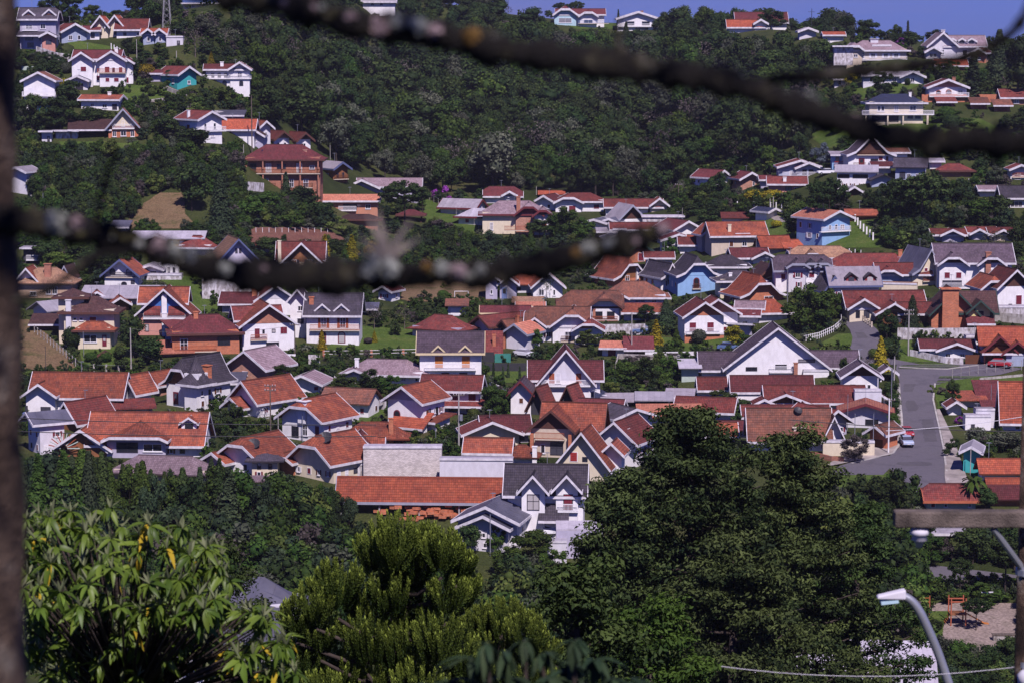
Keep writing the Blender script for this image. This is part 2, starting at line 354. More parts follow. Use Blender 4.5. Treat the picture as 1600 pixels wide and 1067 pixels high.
# ------------------------------------------------------------------ terrain
_f = (0, math.cos(PITCH), -math.sin(PITCH)); _u = (0, math.sin(PITCH), math.cos(PITCH))
def ray(px, py):
    a, b = px - 800.0, 533.5 - py
    d = (a, b * _u[1] + F * _f[1], b * _u[2] + F * _f[2]); return (d[0] / d[1], 1.0, d[2] / d[1])
CX = [-500, 0, 180, 350, 500, 640, 760, 900, 1100, 1250, 1400, 1600, 2100]
RIDGE = [20, 28, 42, 5, -14, -5, 20, 36, 46, 50, 70, 80, 90]
LROW = [(1067, 14), (900, 12.2), (760, 11), (685, 10), (600, 9), (500, 8.2), (400, 7.5), (300, 7.0), (200, 6.6), (130, 6.3), ('r', 5.9)]
CROW = [(1067, 14), (900, 12.2), (760, 11), (685, 10), (600, 9), (500, 8.0), (400, 6.9), (300, 6.0), (200, 5.2), (130, 4.8), ('r', 4.4)]
RROW = [(1067, 14), (900, 12.2), (760, 11), (685, 10), (600, 9.2), (500, 8.4), (400, 7.6), (300, 6.9), (200, 6.3), (130, 5.9), ('r', 5.5)]
def _blend(x):
    if x <= 350: return LROW, CROW, 0.0
    if x <= 640: return LROW, CROW, (x - 350) / 290.0
    if x <= 1000: return CROW, RROW, 0.0
    if x <= 1350: return CROW, RROW, (x - 1000) / 350.0
    return CROW, RROW, 1.0
YG = np.concatenate([np.arange(0, 260, 5.0), np.arange(260, 1100, 1.5), np.arange(1100, 4001, 60.0)])
def _column(x):
    A, B, t = _blend(x); ry = float(np.interp(x, CX, RIDGE))
    Y, Z = [0, 12, 30, 100, 200], [-1.7, -6.5, -14, -41, -66]
    for (ya, sa), (yb, sb) in zip(A, B):
        y = ry if ya == 'r' else ya; s = sa + (sb - sa) * t; d = F / s
        Y.append(d); Z.append(ray(800, y)[2] * d)
    Y += [Y[-1] + 60, Y[-1] + 200, 4000]; Z += [Z[-1] + 1, Z[-1] - 12, Z[-1] - 420]
    z = np.interp(YG, Y, Z)
    k = np.ones(17) / 17; zp = np.concatenate([np.full(8, z[0]), z, np.full(8, z[-1])]); zs = np.convolve(zp, k, 'valid')
    w = np.clip((YG - 230) / 40, 0, 1) * np.clip((1050 - YG) / 60, 0, 1); return z * (1 - w) + zs * w
UX = np.arange(-700, 2301, 25.0)
UG = (UX - 800) / F
ZG = np.array([_column(x) for x in UX])
k_ = np.ones(5) / 5
ZG = np.apply_along_axis(lambda c: np.convolve(np.concatenate([[c[0]] * 2, c, [c[-1]] * 2]), k_, 'valid'), 0, ZG)
def ground(X, Y):
    u = X / max(Y, 0.5); i = (u - UG[0]) / (UG[1] - UG[0]); i = min(max(i, 0), len(UG) - 1.001); a = int(i); t = i - a
    return float(np.interp(Y, YG, ZG[a]) * (1 - t) + np.interp(Y, YG, ZG[a + 1]) * t)
def at(px, py, maxd=1060.0):
    r = ray(px, py); i = (r[0] - UG[0]) / (UG[1] - UG[0]); i = min(max(i, 0), len(UG) - 1.001); a = int(i); t = i - a
    col = ZG[a] * (1 - t) + ZG[a + 1] * t; d = r[2] * YG - col
    s = np.where((d < 0) & (YG > 20) & (YG < maxd))[0]
    if len(s) == 0:          # above the ridge: nearest approach
        m = (YG > 300) & (YG < maxd); j = np.where(m)[0][np.argmin(d[m])]; Y = YG[j]
        return Vector((r[0] * Y, Y, col[j]))
    j = s[0]; d0, d1 = d[j - 1], d[j]; q = d0 / (d0 - d1) if d0 != d1 else 0
    Y = YG[j - 1] + (YG[j] - YG[j - 1]) * q
    return Vector((r[0] * Y, Y, r[2] * Y))
def at_depth(px, py, Y):
    r = ray(px, py); return Vector((r[0] * Y, Y, r[2] * Y))
def proj(p):
    x, y, z = p; dz = y * _f[1] + z * _f[2]; up = y * _u[1] + z * _u[2]
    return 800 + F * x / dz, 533.5 - F * up / dz, F / dz

gy = np.concatenate([YG[YG < 260], YG[(YG >= 260) & (YG < 1100)][::2], YG[YG >= 1100]])
idx = np.searchsorted(YG, gy)
nu, ny = len(UG), len(gy)
vx = np.zeros((nu, ny, 3)); vx[:, :, 1] = gy[None, :]; vx[:, :, 0] = UG[:, None] * (gy[None, :] + 12); vx[:, :, 2] = ZG[:, idx]
vx[:, :, 0] = UG[:, None] * np.maximum(gy[None, :], 0.5)
# near strip widened so that the slope under the camera is a real slope
near = gy < 40
wide = np.linspace(-60, 60, nu)
vx[:, near, 0] = vx[:, near, 0] + wide[:, None] * ((40 - gy[near]) / 40)[None, :]
fl = []
for i in range(nu - 1):
    b = i * ny
    for j in range(ny - 1): fl.append((b + j, b + ny + j, b + ny + j + 1, b + j + 1))
o = link('hillside', mesh('hillside', vx.reshape(-1, 3).tolist(), fl, 'hill', smooth=True)); lab(o, 'grassy hillsides and valley floor below the town', 'ground', kind='structure')

def patch(name, rows, mat, label, cat='ground', lift=0.07, kind='structure', nx=8):
    """rows: (py, x_left, x_right) from the top down, laid on the ground"""
    rows = sorted(rows); ys = np.linspace(rows[0][0], rows[-1][0], max(4, int((rows[-1][0] - rows[0][0]) / 1.5)))
    xl = np.interp(ys, [r[0] for r in rows], [r[1] for r in rows]); xr = np.interp(ys, [r[0] for r in rows], [r[2] for r in rows])
    v, f = [], []
    rr = random.Random(len(rows) * 7 + int(rows[0][1]))
    for y, a, b in zip(ys, xl, xr):
        ja, jb = (rr.uniform(-1, 1), rr.uniform(-1, 1)) if mat not in ('asphalt', 'paving') else (0, 0)
        for k in range(nx + 1):
            p = at(a + ja + (b + jb - a - ja) * k / nx, y); v.append((p.x, p.y, ground(p.x, p.y) + lift))
    n = nx + 1
    for j in range(len(ys) - 1):
        for k in range(nx): f.append((j * n + k, (j + 1) * n + k, (j + 1) * n + k + 1, j * n + k + 1))
    o = link(name, mesh(name, v, f, mat, smooth=True)); lab(o, label, cat, kind=kind); return o
# ------------------------------------------------------------------ house kit
BOXES = []      # screen boxes of what is built, so that random plants keep clear
def profile(a, ov, rh, flare):
    m = rh / a
    if flare: half = [(0.0, rh), (0.35 * a, rh * (1 - 0.35 * 1.22)), (0.7 * a, rh * (1 - 0.7 * 1.15)), (a, rh * 0.06), (a + ov, rh * 0.06 - ov * m * 0.35)]
    else: half = [(0.0, rh), (0.5 * a, rh * 0.5), (a, 0.0), (a + ov, -m * ov)]
    return half
def clipz(half, c, top, tmin):
    if c <= 0: return half
    zc = tmin + (top - tmin) * (1 - c); return [(t, min(z, zc)) for t, z in half]
def addpt(half, c, tmin):
    if c <= 0 or c >= 1: return half
    zc = tmin + (half[0][1] - tmin) * (1 - c); out = []
    for i in range(len(half)):
        out.append(half[i])
        if i + 1 < len(half) and half[i][1] > zc > half[i + 1][1]:
            t = half[i][0] + (half[i + 1][0] - half[i][0]) * (half[i][1] - zc) / (half[i][1] - half[i + 1][1]); out.append((t, zc))
    return out
def full(half): return [(-t, z) for t, z in half[::-1]] + [(t, z) for t, z in half[1:]]

def vol(root, t, w, d, h, rh, roof, wall, x=0, y=0, z=0, ov=.6, of=1.3, cf=0, cb=0, fl=0, trim='white', ob=None, open_=False,
        panel=None, found=2.5, names=('wall', 'roof', 'bargeboard', 'fascia'), bh=.30, ridge=True):
    """a wall body with its roof; metres; x centre, y front face, z base"""
    if ob is None: ob = of
    if t == 'H': cf = cb = 1.0; t = 'S' if w >= d else 'G'
    th = .2
    if t == 'S': of = min(of, 1.0)
    if cf == 1 and cb == 1: ov = of = ob = max(ov, of)
    if t in 'GS':
        a = (w if t == 'G' else d) / 2
        if not fl:       # h is the height of the eaves edge, so lift the wall head above it
            o_ = ov if t == 'G' else of; m_ = rh / (a + o_); h += m_ * o_; rh = m_ * a; L = d if t == 'G' else w
        if t == 'G':
            mp = lambda p, q, zz: (x + p, y + q, zz)
            l0, l1, o0, o1, osd = 0.0, d, of, ob, ov
        else:
            mp = lambda p, q, zz: (x - w / 2 + q, y + d / 2 + p, zz)
            l0, l1, o0, o1, osd = 0.0, w, ov, ov, of
        half = profile(a, osd, rh, fl); tmin = half[-1][1]
        for c in (cf, cb): half = addpt(half, c, tmin)
        top = half[0][1]; Z = z + h
        ins0, ins1 = cf * (a + osd), cb * (a + osd)
        if ins0 + ins1 > (l1 + o1 - l0 + o0): 
            k = (l1 + o1 - l0 + o0) / (ins0 + ins1) * .98; ins0 *= k; ins1 *= k
        secs = [(l0 - o0, clipz(half, cf, top, tmin))]
        if cf > 0: secs.append((l0 - o0 + ins0, half))
        if cb > 0: secs.append((l1 + o1 - ins1, half))
        secs.append((l1 + o1, clipz(half, cb, top, tmin)))
        V, Fc, UV = [], [], []
        n = len(full(half)); arc = [0.0]; fh = full(half)
        for i in range(1, n): arc.append(arc[-1] + math.hypot(fh[i][0] - fh[i - 1][0], fh[i][1] - fh[i - 1][1]))
        for q, hf in secs:
            for p, zz in full(hf): V.append(mp(p, q, Z + zz + th))
        nb = len(V)
        for q, hf in secs:
            for p, zz in full(hf): V.append(mp(p, q, Z + zz + .012))
        ns = len(secs)
        def q4(a_, b_, c_, d_, uv4): Fc.append((a_, b_, c_, d_)); UV.extend(uv4)
        for s in range(ns - 1):
            q0, q1 = secs[s][0], secs[s + 1][0]
            for i in range(n - 1):
                aa = s * n + i; bb = (s + 1) * n + i
                u = [(q0, arc[i]), (q0, arc[i + 1]), (q1, arc[i + 1]), (q1, arc[i])]
                q4(aa, aa + 1, bb + 1, bb, u); q4(nb + aa, nb + bb, nb + bb + 1, nb + aa + 1, u)
        for s in (0, ns - 1):
            for i in range(n - 1):
                aa = s * n + i; q4(aa, nb + aa, nb + aa + 1, aa + 1, [(0, 0)] * 4)
        for s in range(ns - 1):
            for i in (0, n - 1):
                aa = s * n + i; bb = (s + 1) * n + i; q4(aa, bb, nb + bb, nb + aa, [(0, 0)] * 4)
        link(names[1], mesh(names[1], V, Fc, 'r_' + roof, UV), root)
        # bargeboards and eaves boards
        if trim:
            tm = 't_' + trim
            for (q, hf, c, sg) in ((secs[0][0], secs[0][1], cf, -1), (secs[-1][0], secs[-1][1], cb, 1)):
                if c >= 1:
                    p0, zz = hf[-1]; V = []
                    for p in (-p0, p0):
                        for qq in (q - .0 * sg, q + .1 * sg):
                            for zq in (zz - bh * .6, zz + th + .03): V.append(mp(p, qq, Z + zq))
                    link(names[3], mesh(names[3], V, [(0, 1, 3, 2), (4, 6, 7, 5), (0, 4, 5, 1), (2, 3, 7, 6), (1, 5, 7, 3), (0, 2, 6, 4)], tm), root); continue
                P = full(hf); V, f = [], []
                for i, (p, zz) in enumerate(P):
                    for qq in (q, q + .1 * sg):
                        V.append(mp(p * 1.004, qq, Z + zz + th + .05)); V.append(mp(p * 1.004, qq, Z + zz + th - bh * 1.25))
                for i in range(len(P) - 1):
                    b0 = i * 4; b1 = b0 + 4
                    f += [(b0, b0 + 1, b1 + 1, b1), (b0 + 2, b1 + 2, b1 + 3, b0 + 3), (b0, b1, b1 + 2, b0 + 2), (b0 + 1, b0 + 3, b1 + 3, b1 + 1)]
                e = (len(P) - 1) * 4; f += [(0, 2, 3, 1), (e, e + 1, e + 3, e + 2)]
                link(names[2], mesh(names[2], V, f, tm), root)
            pe, ze = half[-1]
            for sg in (-1, 1):
                V = []
                for p in (sg * pe, sg * (pe + .1)):
                    for qq in (secs[0][0], secs[-1][0]):
                        for zq in (ze - bh * .45, ze + th + .03): V.append(mp(p, qq, Z + zq))
                link(names[3], mesh(names[3], V, [(0, 1, 3, 2), (4, 6, 7, 5), (0, 4, 5, 1), (2, 3, 7, 6), (1, 5, 7, 3), (0, 2, 6, 4)], tm), root)
        if ridge and roof in ('orange', 'red', 'maroon', 'brown', 'bright', 'charcoal', 'purple', 'tan', 'mauve'):
            q0 = secs[0][0] + (ins0 if cf else 0); q1 = secs[-1][0] - (ins1 if cb else 0)
            if q1 - q0 > .6:
                V = []
                for q in (q0, q1):
                    for p, zz in ((-.16, -.1), (0, .1), (.16, -.1)): V.append(mp(p, q, Z + top + th + zz))
                link('ridge_cap', mesh('ridge_cap', V, [(0, 1, 4, 3), (1, 2, 5, 4), (0, 2, 1), (3, 4, 5)], 'r_' + roof, [(0, 0)] * 14), root)
        # walls
        zb = z - found
        if not open_:
            V, f = [], []
            ws = [(l0, clipz(half, cf, top, tmin))]
            if cf > 0: ws.append((min(l0 + ins0, l1 - .1), half))
            if cb > 0: ws.append((max(l1 - ins1, ws[-1][0] + .05), half))
            ws.append((l1, clipz(half, cb, top, tmin)))
            hip2 = cf == 1 and cb == 1
            for wi, (q, hf) in enumerate(ws):
                if hip2: hf = [(p, min(zz, 0)) for p, zz in hf]
                elif (cf or cb) and 0 < wi < len(ws) - 1: hf = [(p, zz * .88) for p, zz in hf]
                P = [(p, min(max(zz, 0.0) - (0.0 if c_ else 0), 1e9)) for c_, (p, zz) in enumerate(full(hf)) if abs(p) <= a + 1e-6]
                P = [(p, zz if abs(p) < a - 1e-6 else min(zz, half[[k for k, hh in enumerate(half) if abs(hh[0] - a) < 1e-6][0]][1])) for p, zz in P]
                V.append(mp(-a, q, zb)); V += [mp(p, q, Z + zz) for p, zz in P]; V.append(mp(a, q, zb))
            n = len(V) // len(ws)
            for s in range(len(ws) - 1):
                for i in range(n - 1): f.append((s * n + i, (s + 1) * n + i, (s + 1) * n + i + 1, s * n + i + 1))
                f.append((s * n + n - 1, (s + 1) * n + n - 1, (s + 1) * n, s * n))
            f.append(tuple(range(n))); f.append(tuple(range((len(ws) - 1) * n + n - 1, (len(ws) - 1) * n - 1, -1)))
            link(names[0], mesh(names[0], V, f, 'w_' + wall), root)
            if panel:
                P = [(p * .97, zz) for p, zz in full(clipz(half, cf, top, tmin)) if abs(p) <= a + 1e-6 and zz >= -1e-6]
                if t == 'G' and len(P) > 2:
                    poly = [(x + p, Z + max(zz - .04, 0)) for p, zz in P]
                    MB().prism(poly, y - .05, y + .05).obj('gable_panel', 'w_' + panel, root)
        else:
            for px_ in (-1, 1):
                for q in (0.15, L - .15):
                    X, Y, _ = mp(px_ * (a - .15), q, 0); MB().box(X - .13, X + .13, Y - .13, Y + .13, zb, Z - .0).obj('post', 'w_' + wall, root)
            if w > 8 and t == 'S':
                k = int(w // 5)
                for i in range(1, k):
                    X = x - w / 2 + w * i / k; MB().box(X - .11, X + .11, y + .03, y + .26, zb, Z).obj('post', 'w_' + wall, root)
    elif t in 'FM':      # flat slab, or mono pitch rising to the back by rh
        Z = z + h
        if not open_:
            V = [(x - w / 2, y, z - found), (x + w / 2, y, z - found), (x + w / 2, y + d, z - found), (x - w / 2, y + d, z - found),
                 (x - w / 2, y, Z), (x + w / 2, y, Z), (x + w / 2, y + d, Z + rh), (x - w / 2, y + d, Z + rh)]
            link(names[0], mesh(names[0], V, [(0, 3, 2, 1), (4, 5, 6, 7), (0, 1, 5, 4), (1, 2, 6, 5), (2, 3, 7, 6), (3, 0, 4, 7)], 'w_' + wall), root)
        else:
            for X in (x - w / 2 + .15, x + w / 2 - .15):
                for Y, zz in ((y + .15, Z), (y + d - .15, Z + rh)): MB().box(X - .1, X + .1, Y - .1, Y + .1, z - found, zz).obj('post', 'w_' + wall, root)
        m = rh / d; x0, x1, y0, y1 = x - w / 2 - ov, x + w / 2 + ov, y - of, y + d + ob
        za, zc = Z - m * of + .01, Z + rh + m * ob + .01
        V = [(x0, y0, za), (x1, y0, za), (x1, y1, zc), (x0, y1, zc), (x0, y0, za + th), (x1, y0, za + th), (x1, y1, zc + th), (x0, y1, zc + th)]
        uv = []
        fs = [(0, 3, 2, 1), (4, 5, 6, 7), (0, 1, 5, 4), (1, 2, 6, 5), (2, 3, 7, 6), (3, 0, 4, 7)]
        for ff in fs: uv += [(V[i][0], V[i][1]) for i in ff]
        link(names[1], mesh(names[1], V, fs, 'r_' + roof, uv), root)
        if trim:
            MB().box(x0, x1, y0 - .1, y0 - .003, za - bh * .4, za + th + .02).obj(names[3], 't_' + trim, root)

_wc = {}
def _wm(key, fn):
    if key not in _wc: _wc[key] = fn()
    return _wc[key]
def window(root, kind, w, h, loc, rz, sh, frame='white'):
    """front of the window looks along local -y; returns the part"""
    w = round(w, 1); h = round(h, 1); loc = Vector(loc)
    fr = 's_' + ('white' if frame == 'white' else frame)
    def ring():
        m = MB(); t = .09; a = w / 2
        m.box(-a, -a + t, -.07, .04, 0, h); m.box(a - t, a, -.07, .04, 0, h); m.box(-a + t, a - t, -.07, .04, 0, t); m.box(-a + t, a - t, -.07, .04, h - t, h)
        if w > .8: m.box(-.035, .035, -.06, .04, t, h - t)
        if h > 1.5: m.box(-a + t, a - t, -.055, .04, h * .55, h * .55 + .06)
        return m.me('window', fr)
    def glass(): return MB().box(-w / 2 + .08, w / 2 - .08, -.02, .03, .08, h - .08).me('pane', 'glass')
    if kind in 'wsb':
        if kind == 'b': fr = 's_dark'
        o = link('window', _wm(('ring', w, h, fr), ring), root, loc, (0, 0, rz)); link('pane', _wm(('glass', w, h), glass), o)
        if h < 1.9 and kind != 'b': link('sill', _wm(('sill', w), lambda: MB().box(-w / 2 - .1, w / 2 + .1, -.16, .03, -.1, -.005).me('sill', fr)), o)
        if kind == 's':
            for sg in (-1, 1):
                link('shutter', _wm(('shut', w, h, sh, sg), lambda: MB().box(sg * w / 2 + (0.02 if sg > 0 else -w * .42 - .02), sg * w / 2 + (w * .42 + .02 if sg > 0 else -.02), -.1, -.03, 0, h).me('shutter', 's_' + sh)), o)
        return o
    if kind == 'c':
        def cl():
            m = MB(); a = w / 2; m.box(-a, -.012, -.06, .03, 0, h); m.box(.012, a, -.06, .03, 0, h)
            k = max(2, int(h / .3))
            for i in range(k): m.box(-a + .06, a - .06, -.08, -.05, h * (i + .25) / k, h * (i + .6) / k)
            return m.me('shutter', 's_' + sh)
        def fr2():
            m = MB(); a = w / 2 + .1; m.box(-a, -w / 2 - .003, -.05, .03, -.08, h + .08); m.box(w / 2 + .003, a, -.05, .03, -.08, h + .08); m.box(-w / 2, w / 2, -.05, .03, h + .003, h + .08)
            m.box(-w / 2, w / 2, -.05, .03, -.08, -.003); return m.me('window', fr)
        o = link('window', _wm(('fr2', w, h, fr), fr2), root, loc, (0, 0, rz)); link('shutter', _wm(('cl', w, h, sh), cl), o); return o
    if kind == 'd':
        o = link('door', _wm(('door', w, h, sh), lambda: MB().box(-w / 2, w / 2, -.05, .03, 0, h).me('door', 's_' + sh)), root, loc, (0, 0, rz))
        link('pane', _wm(('dp', w, h), lambda: MB().box(-w * .28, w * .28, -.065, -.03, h * .45, h * .88).me('pane', 'glass')), o); return o
    if kind == 'g':      # garage door with ribs
        def gd():
            m = MB().box(-w / 2, w / 2, -.04, .03, 0, h); k = int(h / .45)
            for i in range(k): m.box(-w / 2, w / 2, -.065, -.038, h * (i + .1) / k, h * (i + .85) / k)
            return m.me('garage_door', 's_' + sh)
        return link('garage_door', _wm(('gd', w, h, sh), gd), root, loc, (0, 0, rz))
    if kind == 'a':      # arched
        def arc(ww, hh, y0, y1, nm, mt):
            a = ww / 2; pts = [(-a, 0), (a, 0)]
            for k in range(9): an = math.pi * k / 8; pts.append((a * math.cos(an), hh - min(a, hh * .5) + min(a, hh * .5) * math.sin(an)))
            return MB().prism(pts, y0, y1).me(nm, mt)
        o = link('window', _wm(('arc', w, h, sh), lambda: arc(w, h, -.05, .03, 'window', 's_' + sh)), root, loc, (0, 0, rz))
        link('pane', _wm(('arcg', w, h), lambda: arc(w - .35, h - .3, -.075, -.04, 'pane', 'glass')), o, (0, 0, .12)); return o

def railing(root, w, h, loc, rz, mat, name='railing', post=.18):
    w = round(w, 1); h = round(h, 2)
    def rl():
        m = MB(); m.box(-w / 2, w / 2, -.035, .035, h - .09, h); m.box(-w / 2, w / 2, -.03, .03, .05, .13)
        k = max(2, int(w / post))
        for i in range(k + 1):
            X = -w / 2 + w * i / k; m.box(X - .028, X + .028, -.02, .02, .13 if 0 < i < k else 0, h - .09)
        return m.me(name, mat)
    return link(name, _wm((name, w, h, mat), rl), root, loc, (0, 0, rz))

SX = 1.0
def V(t, w, d, h, rh, roof, wall, x=0, y=0, z=0, win='', **k): return dict(t=t, w=w, d=d, h=h, rh=rh, roof=roof, wall=wall, x=x, y=y, z=z, win=win, k=k)
def house(px, py, label, vols, yaw=0, sh='maroon', cat='house', name='house', frame='white', bal=(), chim=(), dorm=(), dish=(), solar=(), col=(), steps=(), S=None, group=None, depth=None, hist=True):
    """sizes are given in photo pixels at the house's own distance and turned into metres there"""
    p = at(px, py) if depth is None else at_depth(px, py, depth)
    s = proj(p)[2]; q = 1.0 / s
    root = empty(name, p, R(yaw)); lab(root, label, cat, group)
    tw = max(v['w'] for v in vols); 
    ex = [(v['x'] - v['w'] / 2, v['x'] + v['w'] / 2, v['z'], v['z'] + v['h'] + v['rh'], v['y'] + v['d']) for v in vols]
    if hist: BOXES.append((px + min(e[0] for e in ex) * .95, py - max(e[3] + .1 * e[4] for e in ex), px + max(e[1] for e in ex) * .95, py, p.y))
    for i, v in enumerate(vols):
        k = dict(v['k']); 
        for kk in ('ov', 'of', 'ob', 'found'):
            if kk in k: k[kk] = k[kk] * q
        W, D, H, RH, X, Y, Z = (v[a] * q for a in ('w', 'd', 'h', 'rh', 'x', 'y', 'z'))
        if i > 0: X += .004 * i; 
        if i == 0: k.setdefault('found', 3.2)
        elif v['z'] > 0: k.setdefault('found', 0.0)
        k.setdefault('bh', max(2.6 * q, .3))
        vol(root, v['t'], W, D, H, RH, v['roof'], v['wall'], X, Y, Z, **k)
        win = v['win']
        if cat in ('house', 'building') and v['t'] in 'GSH' and v['h'] >= 12 and not v['k'].get('open_') and v['z'] == 0 and v['wall'] not in ('stained', 'block'):
            ra = random.Random(int(px * 31 + py + i)); ex_ = []; hh_ = v['h']; fl_ = [hh_ * .3] if hh_ < 27 else [hh_ * .12, hh_ * .56]
            for side, ln in (('', v['w']), ('R:' if yaw < -8 else 'L:' if yaw > 8 else '', v['d'])):
                if (side == '' and (win or ln == v['d'])) or ln < 18: continue
                n_ = max(1, int(ln / 19))
                for z_ in fl_:
                    for k_ in range(n_):
                        if ra.random() < .78: ex_.append('%s%s %.1f %.1f %.1f %.1f %s' % (side, ra.choice('wbscc') if z_ > 1 else 'b', -ln / 2 + ln * (k_ + .5) / n_ + ra.uniform(-2, 2), z_, ra.choice((5, 6, 8)), min(8, hh_ * .42), ra.choice((sh, sh, 'brown', 'white'))))
            win = ';'.join([win] + ex_)
        for wd in win.split(';'):
            wd = wd.strip()
            if not wd: continue
            side = 'F'
            if wd[1] == ':': side, wd = wd[0], wd[2:]
            a = wd.split(); kind = a[0]; wx, wz, ww, wh = (float(z_) * q for z_ in a[1:5]); s2 = a[5] if len(a) > 5 else sh
            if side == 'F': loc, rz = (X + wx, Y - .006, Z + wz), 0
            elif side == 'L': loc, rz = (X - W / 2 - .006, Y + D / 2 - wx, Z + wz), -math.pi / 2
            else: loc, rz = (X + W / 2 + .006, Y + D / 2 + wx, Z + wz), math.pi / 2
            window(root, kind, max(ww, .5), max(wh, .5), loc, rz, s2, frame)
    for b in bal:        # x, z, w, projection, colour, y of the wall it sits on
        X, Z, W, P = (b[i] * q for i in range(4)); mt = b[4] if len(b) > 4 else 's_white'; Y = (b[5] if len(b) > 5 else 0) * q
        o = MB().box(X - W / 2, X + W / 2, Y - P, Y - .004, Z - .18, Z).obj('balcony', 'w_white' if mt == 's_white' else 'w_beige', root)
        railing(o, W - .1, 1.0, (X, Y - P + .06, Z), 0, mt)
        if P > .9:
            for sg in (-1, 1): railing(o, P - .15, 1.0, (X + sg * (W / 2 - .06), Y - P / 2, Z), math.pi / 2, mt)
    for c in chim:       # x, y, w, top, colour [, bottom]
        X, Y, W, T = (c[i] * q for i in range(4)); b0 = (c[5] if len(c) > 5 else c[3] - 22) * q
        o = MB().box(X - W / 2, X + W / 2, Y - W * .4, Y + W * .4, b0, T).obj('chimney', 'w_' + c[4], root)
        MB().box(X - W * .62, X + W * .62, Y - W * .52, Y + W * .52, T + .003, T + .14).obj('chimney_cap', 'w_' + c[4], o)
    for dm in dorm:      # volume index, x, z above the eaves, w, wall h, roof h, kind of window, options
        v = vols[dm[0]]; X, ZZ, W, H, RH = (dm[i] * q for i in range(1, 6)); X += v['x'] * q
        ys = (v['y'] + (dm[2] / v['rh']) * v['d'] / 2) * q; z0 = (v['z'] + v['h']) * q + ZZ
        run = min((dm[4] + dm[5]) / v['rh'] * v['d'] / 2, v['d'] * .9) * q
        op = dict(dm[7]) if len(dm) > 7 else {}
        o = bpy.data.objects.new('dormer', None); o.parent = root; COL.objects.link(o)
        vol(o, op.pop('t', 'G'), W, run, H, RH, op.pop('roof', v['roof']), op.pop('wall', v['wall']), X, ys - .15, z0, ov=.3, of=.45, found=.3, names=('dormer_wall', 'dormer_roof', 'bargeboard', 'fascia'), bh=2.2 * q, ridge=False, ob=0.0, trim=op.pop('trim', v['k'].get('trim', 'white')), **op)
        if dm[6] != '-':
            m = MB().box(-W * .27, W * .27, -.06, .02, 0, max(H + RH * .25, .5)).me('dormer_window', 's_' + sh if dm[6] in 'cd' else 'glass')
            link('dormer_window', m, o, (X, ys - .17, z0 + .1))
    for s_ in solar:     # volume index, x, frac up slope, w, h
        v = vols[s_[0]]; a = v['d'] / 2; ang = math.atan2(v['rh'], a); fr = s_[2]
        Y = (v['y'] + a * fr) * q; Z = (v['z'] + v['h'] + v['rh'] * fr) * q + .28
        MB().box(-s_[3] * q / 2, s_[3] * q / 2, -s_[4] * q / 2, s_[4] * q / 2, 0, .07).obj('solar_panel', 'solar', root, ((v['x'] + s_[1]) * q, Y, Z), (ang, 0, 0))
    for ds in dish:      # x, y, z, r
        X, Y, Z, r = (ds[i] * q for i in range(4)); V_, f_ = [(0, 0, 0)], []
        for k in range(3):
            for j in range(12): an = 2 * math.pi * j / 12; rr = r * (k + 1) / 3; V_.append((rr * math.cos(an), rr * math.sin(an), .35 * r * ((k + 1) / 3) ** 2))
        for j in range(12):
            j2 = (j + 1) % 12; f_.append((0, 1 + j, 1 + j2))
            for k in range(2): f_.append((1 + k * 12 + j, 1 + (k + 1) * 12 + j, 1 + (k + 1) * 12 + j2, 1 + k * 12 + j2))
        o = link('satellite_dish', mesh('satellite_dish', V_, f_, 'dark_metal' if len(ds) < 5 else ds[4]), root, (X, Y, Z), (R(35), R(20), 0))
        MB().box(-.04, .04, -.04, .04, -r * .9 - .6, 0).obj('dish_mast', 'dark_metal', root, (X, Y + .05, Z))
    for c in col:        # free standing posts: x, y, w, h, colour
        X, Y, W, H = (c[i] * q for i in range(4)); MB().box(X - W / 2, X + W / 2, Y - W / 2, Y + W / 2, -1.0, H).obj('column', 'w_' + c[4], root)
    if cat == 'house' and random.random() < .4:       # television aerial on the ridge
        v = vols[0]; hh = (v['h'] + v['rh'] + v['z']) * q; yy = (v['y'] + v['d'] / 2) * q; xx = (v['x'] + (random.uniform(-.3, .3) * v['w'] if v['t'] == 'S' else 0)) * q; L_ = random.uniform(1.3, 2.6)
        def an(L=round(L_, 1)):
            m = MB().box(-.03, .03, -.03, .03, -.3, L)
            for k in range(4): m.box(-.45 + .07 * k, .45 - .07 * k, -.02 + .16 * k, .02 + .16 * k, L - .12, L - .08)
            return m.box(-.02, .02, -.1, .6, L - .13, L - .07).me('aerial', 'steel')
        link('aerial', _wm(('an', round(L_, 1)), an), root, (xx, yy, hh))
    return root
# ------------------------------------------------------------------ roads, lawns, earth
patch('street', [(566, 1402, 1520), (576, 1400, 1600), (586, 1402, 1560), (594, 1405, 1490), (602, 1406, 1462), (620, 1407, 1458), (645, 1409, 1463), (670, 1410, 1468), (700, 1405, 1474), (712, 1390, 1476), (726, 1384, 1476), (745, 1405, 1480), (772, 1432, 1478)], 'asphalt', 'patched grey asphalt street running down through the right of town', 'road')
patch('upper_road', [(488, 1310, 1322), (496, 1313, 1340), (506, 1320, 1360), (516, 1328, 1371), (528, 1332, 1377), (540, 1330, 1376), (550, 1323, 1364), (560, 1326, 1390), (570, 1345, 1440)], 'asphalt', 'bending asphalt road climbing past the white rail fence', 'road', lift=.075)
patch('side_road', [(712, 1370, 1396), (722, 1330, 1392), (732, 1300, 1390), (742, 1290, 1380)], 'asphalt', 'short asphalt side road joining the street at the lower corner', 'road', lift=.075)
patch('pavement', [(600, 1399, 1406), (640, 1402, 1409), (668, 1402, 1410), (686, 1390, 1408), (700, 1365, 1405), (712, 1325, 1389), (722, 1300, 1330), (728, 1292, 1302)], 'paving', 'pale concrete pavement along the left of the street', 'pavement', lift=.17)
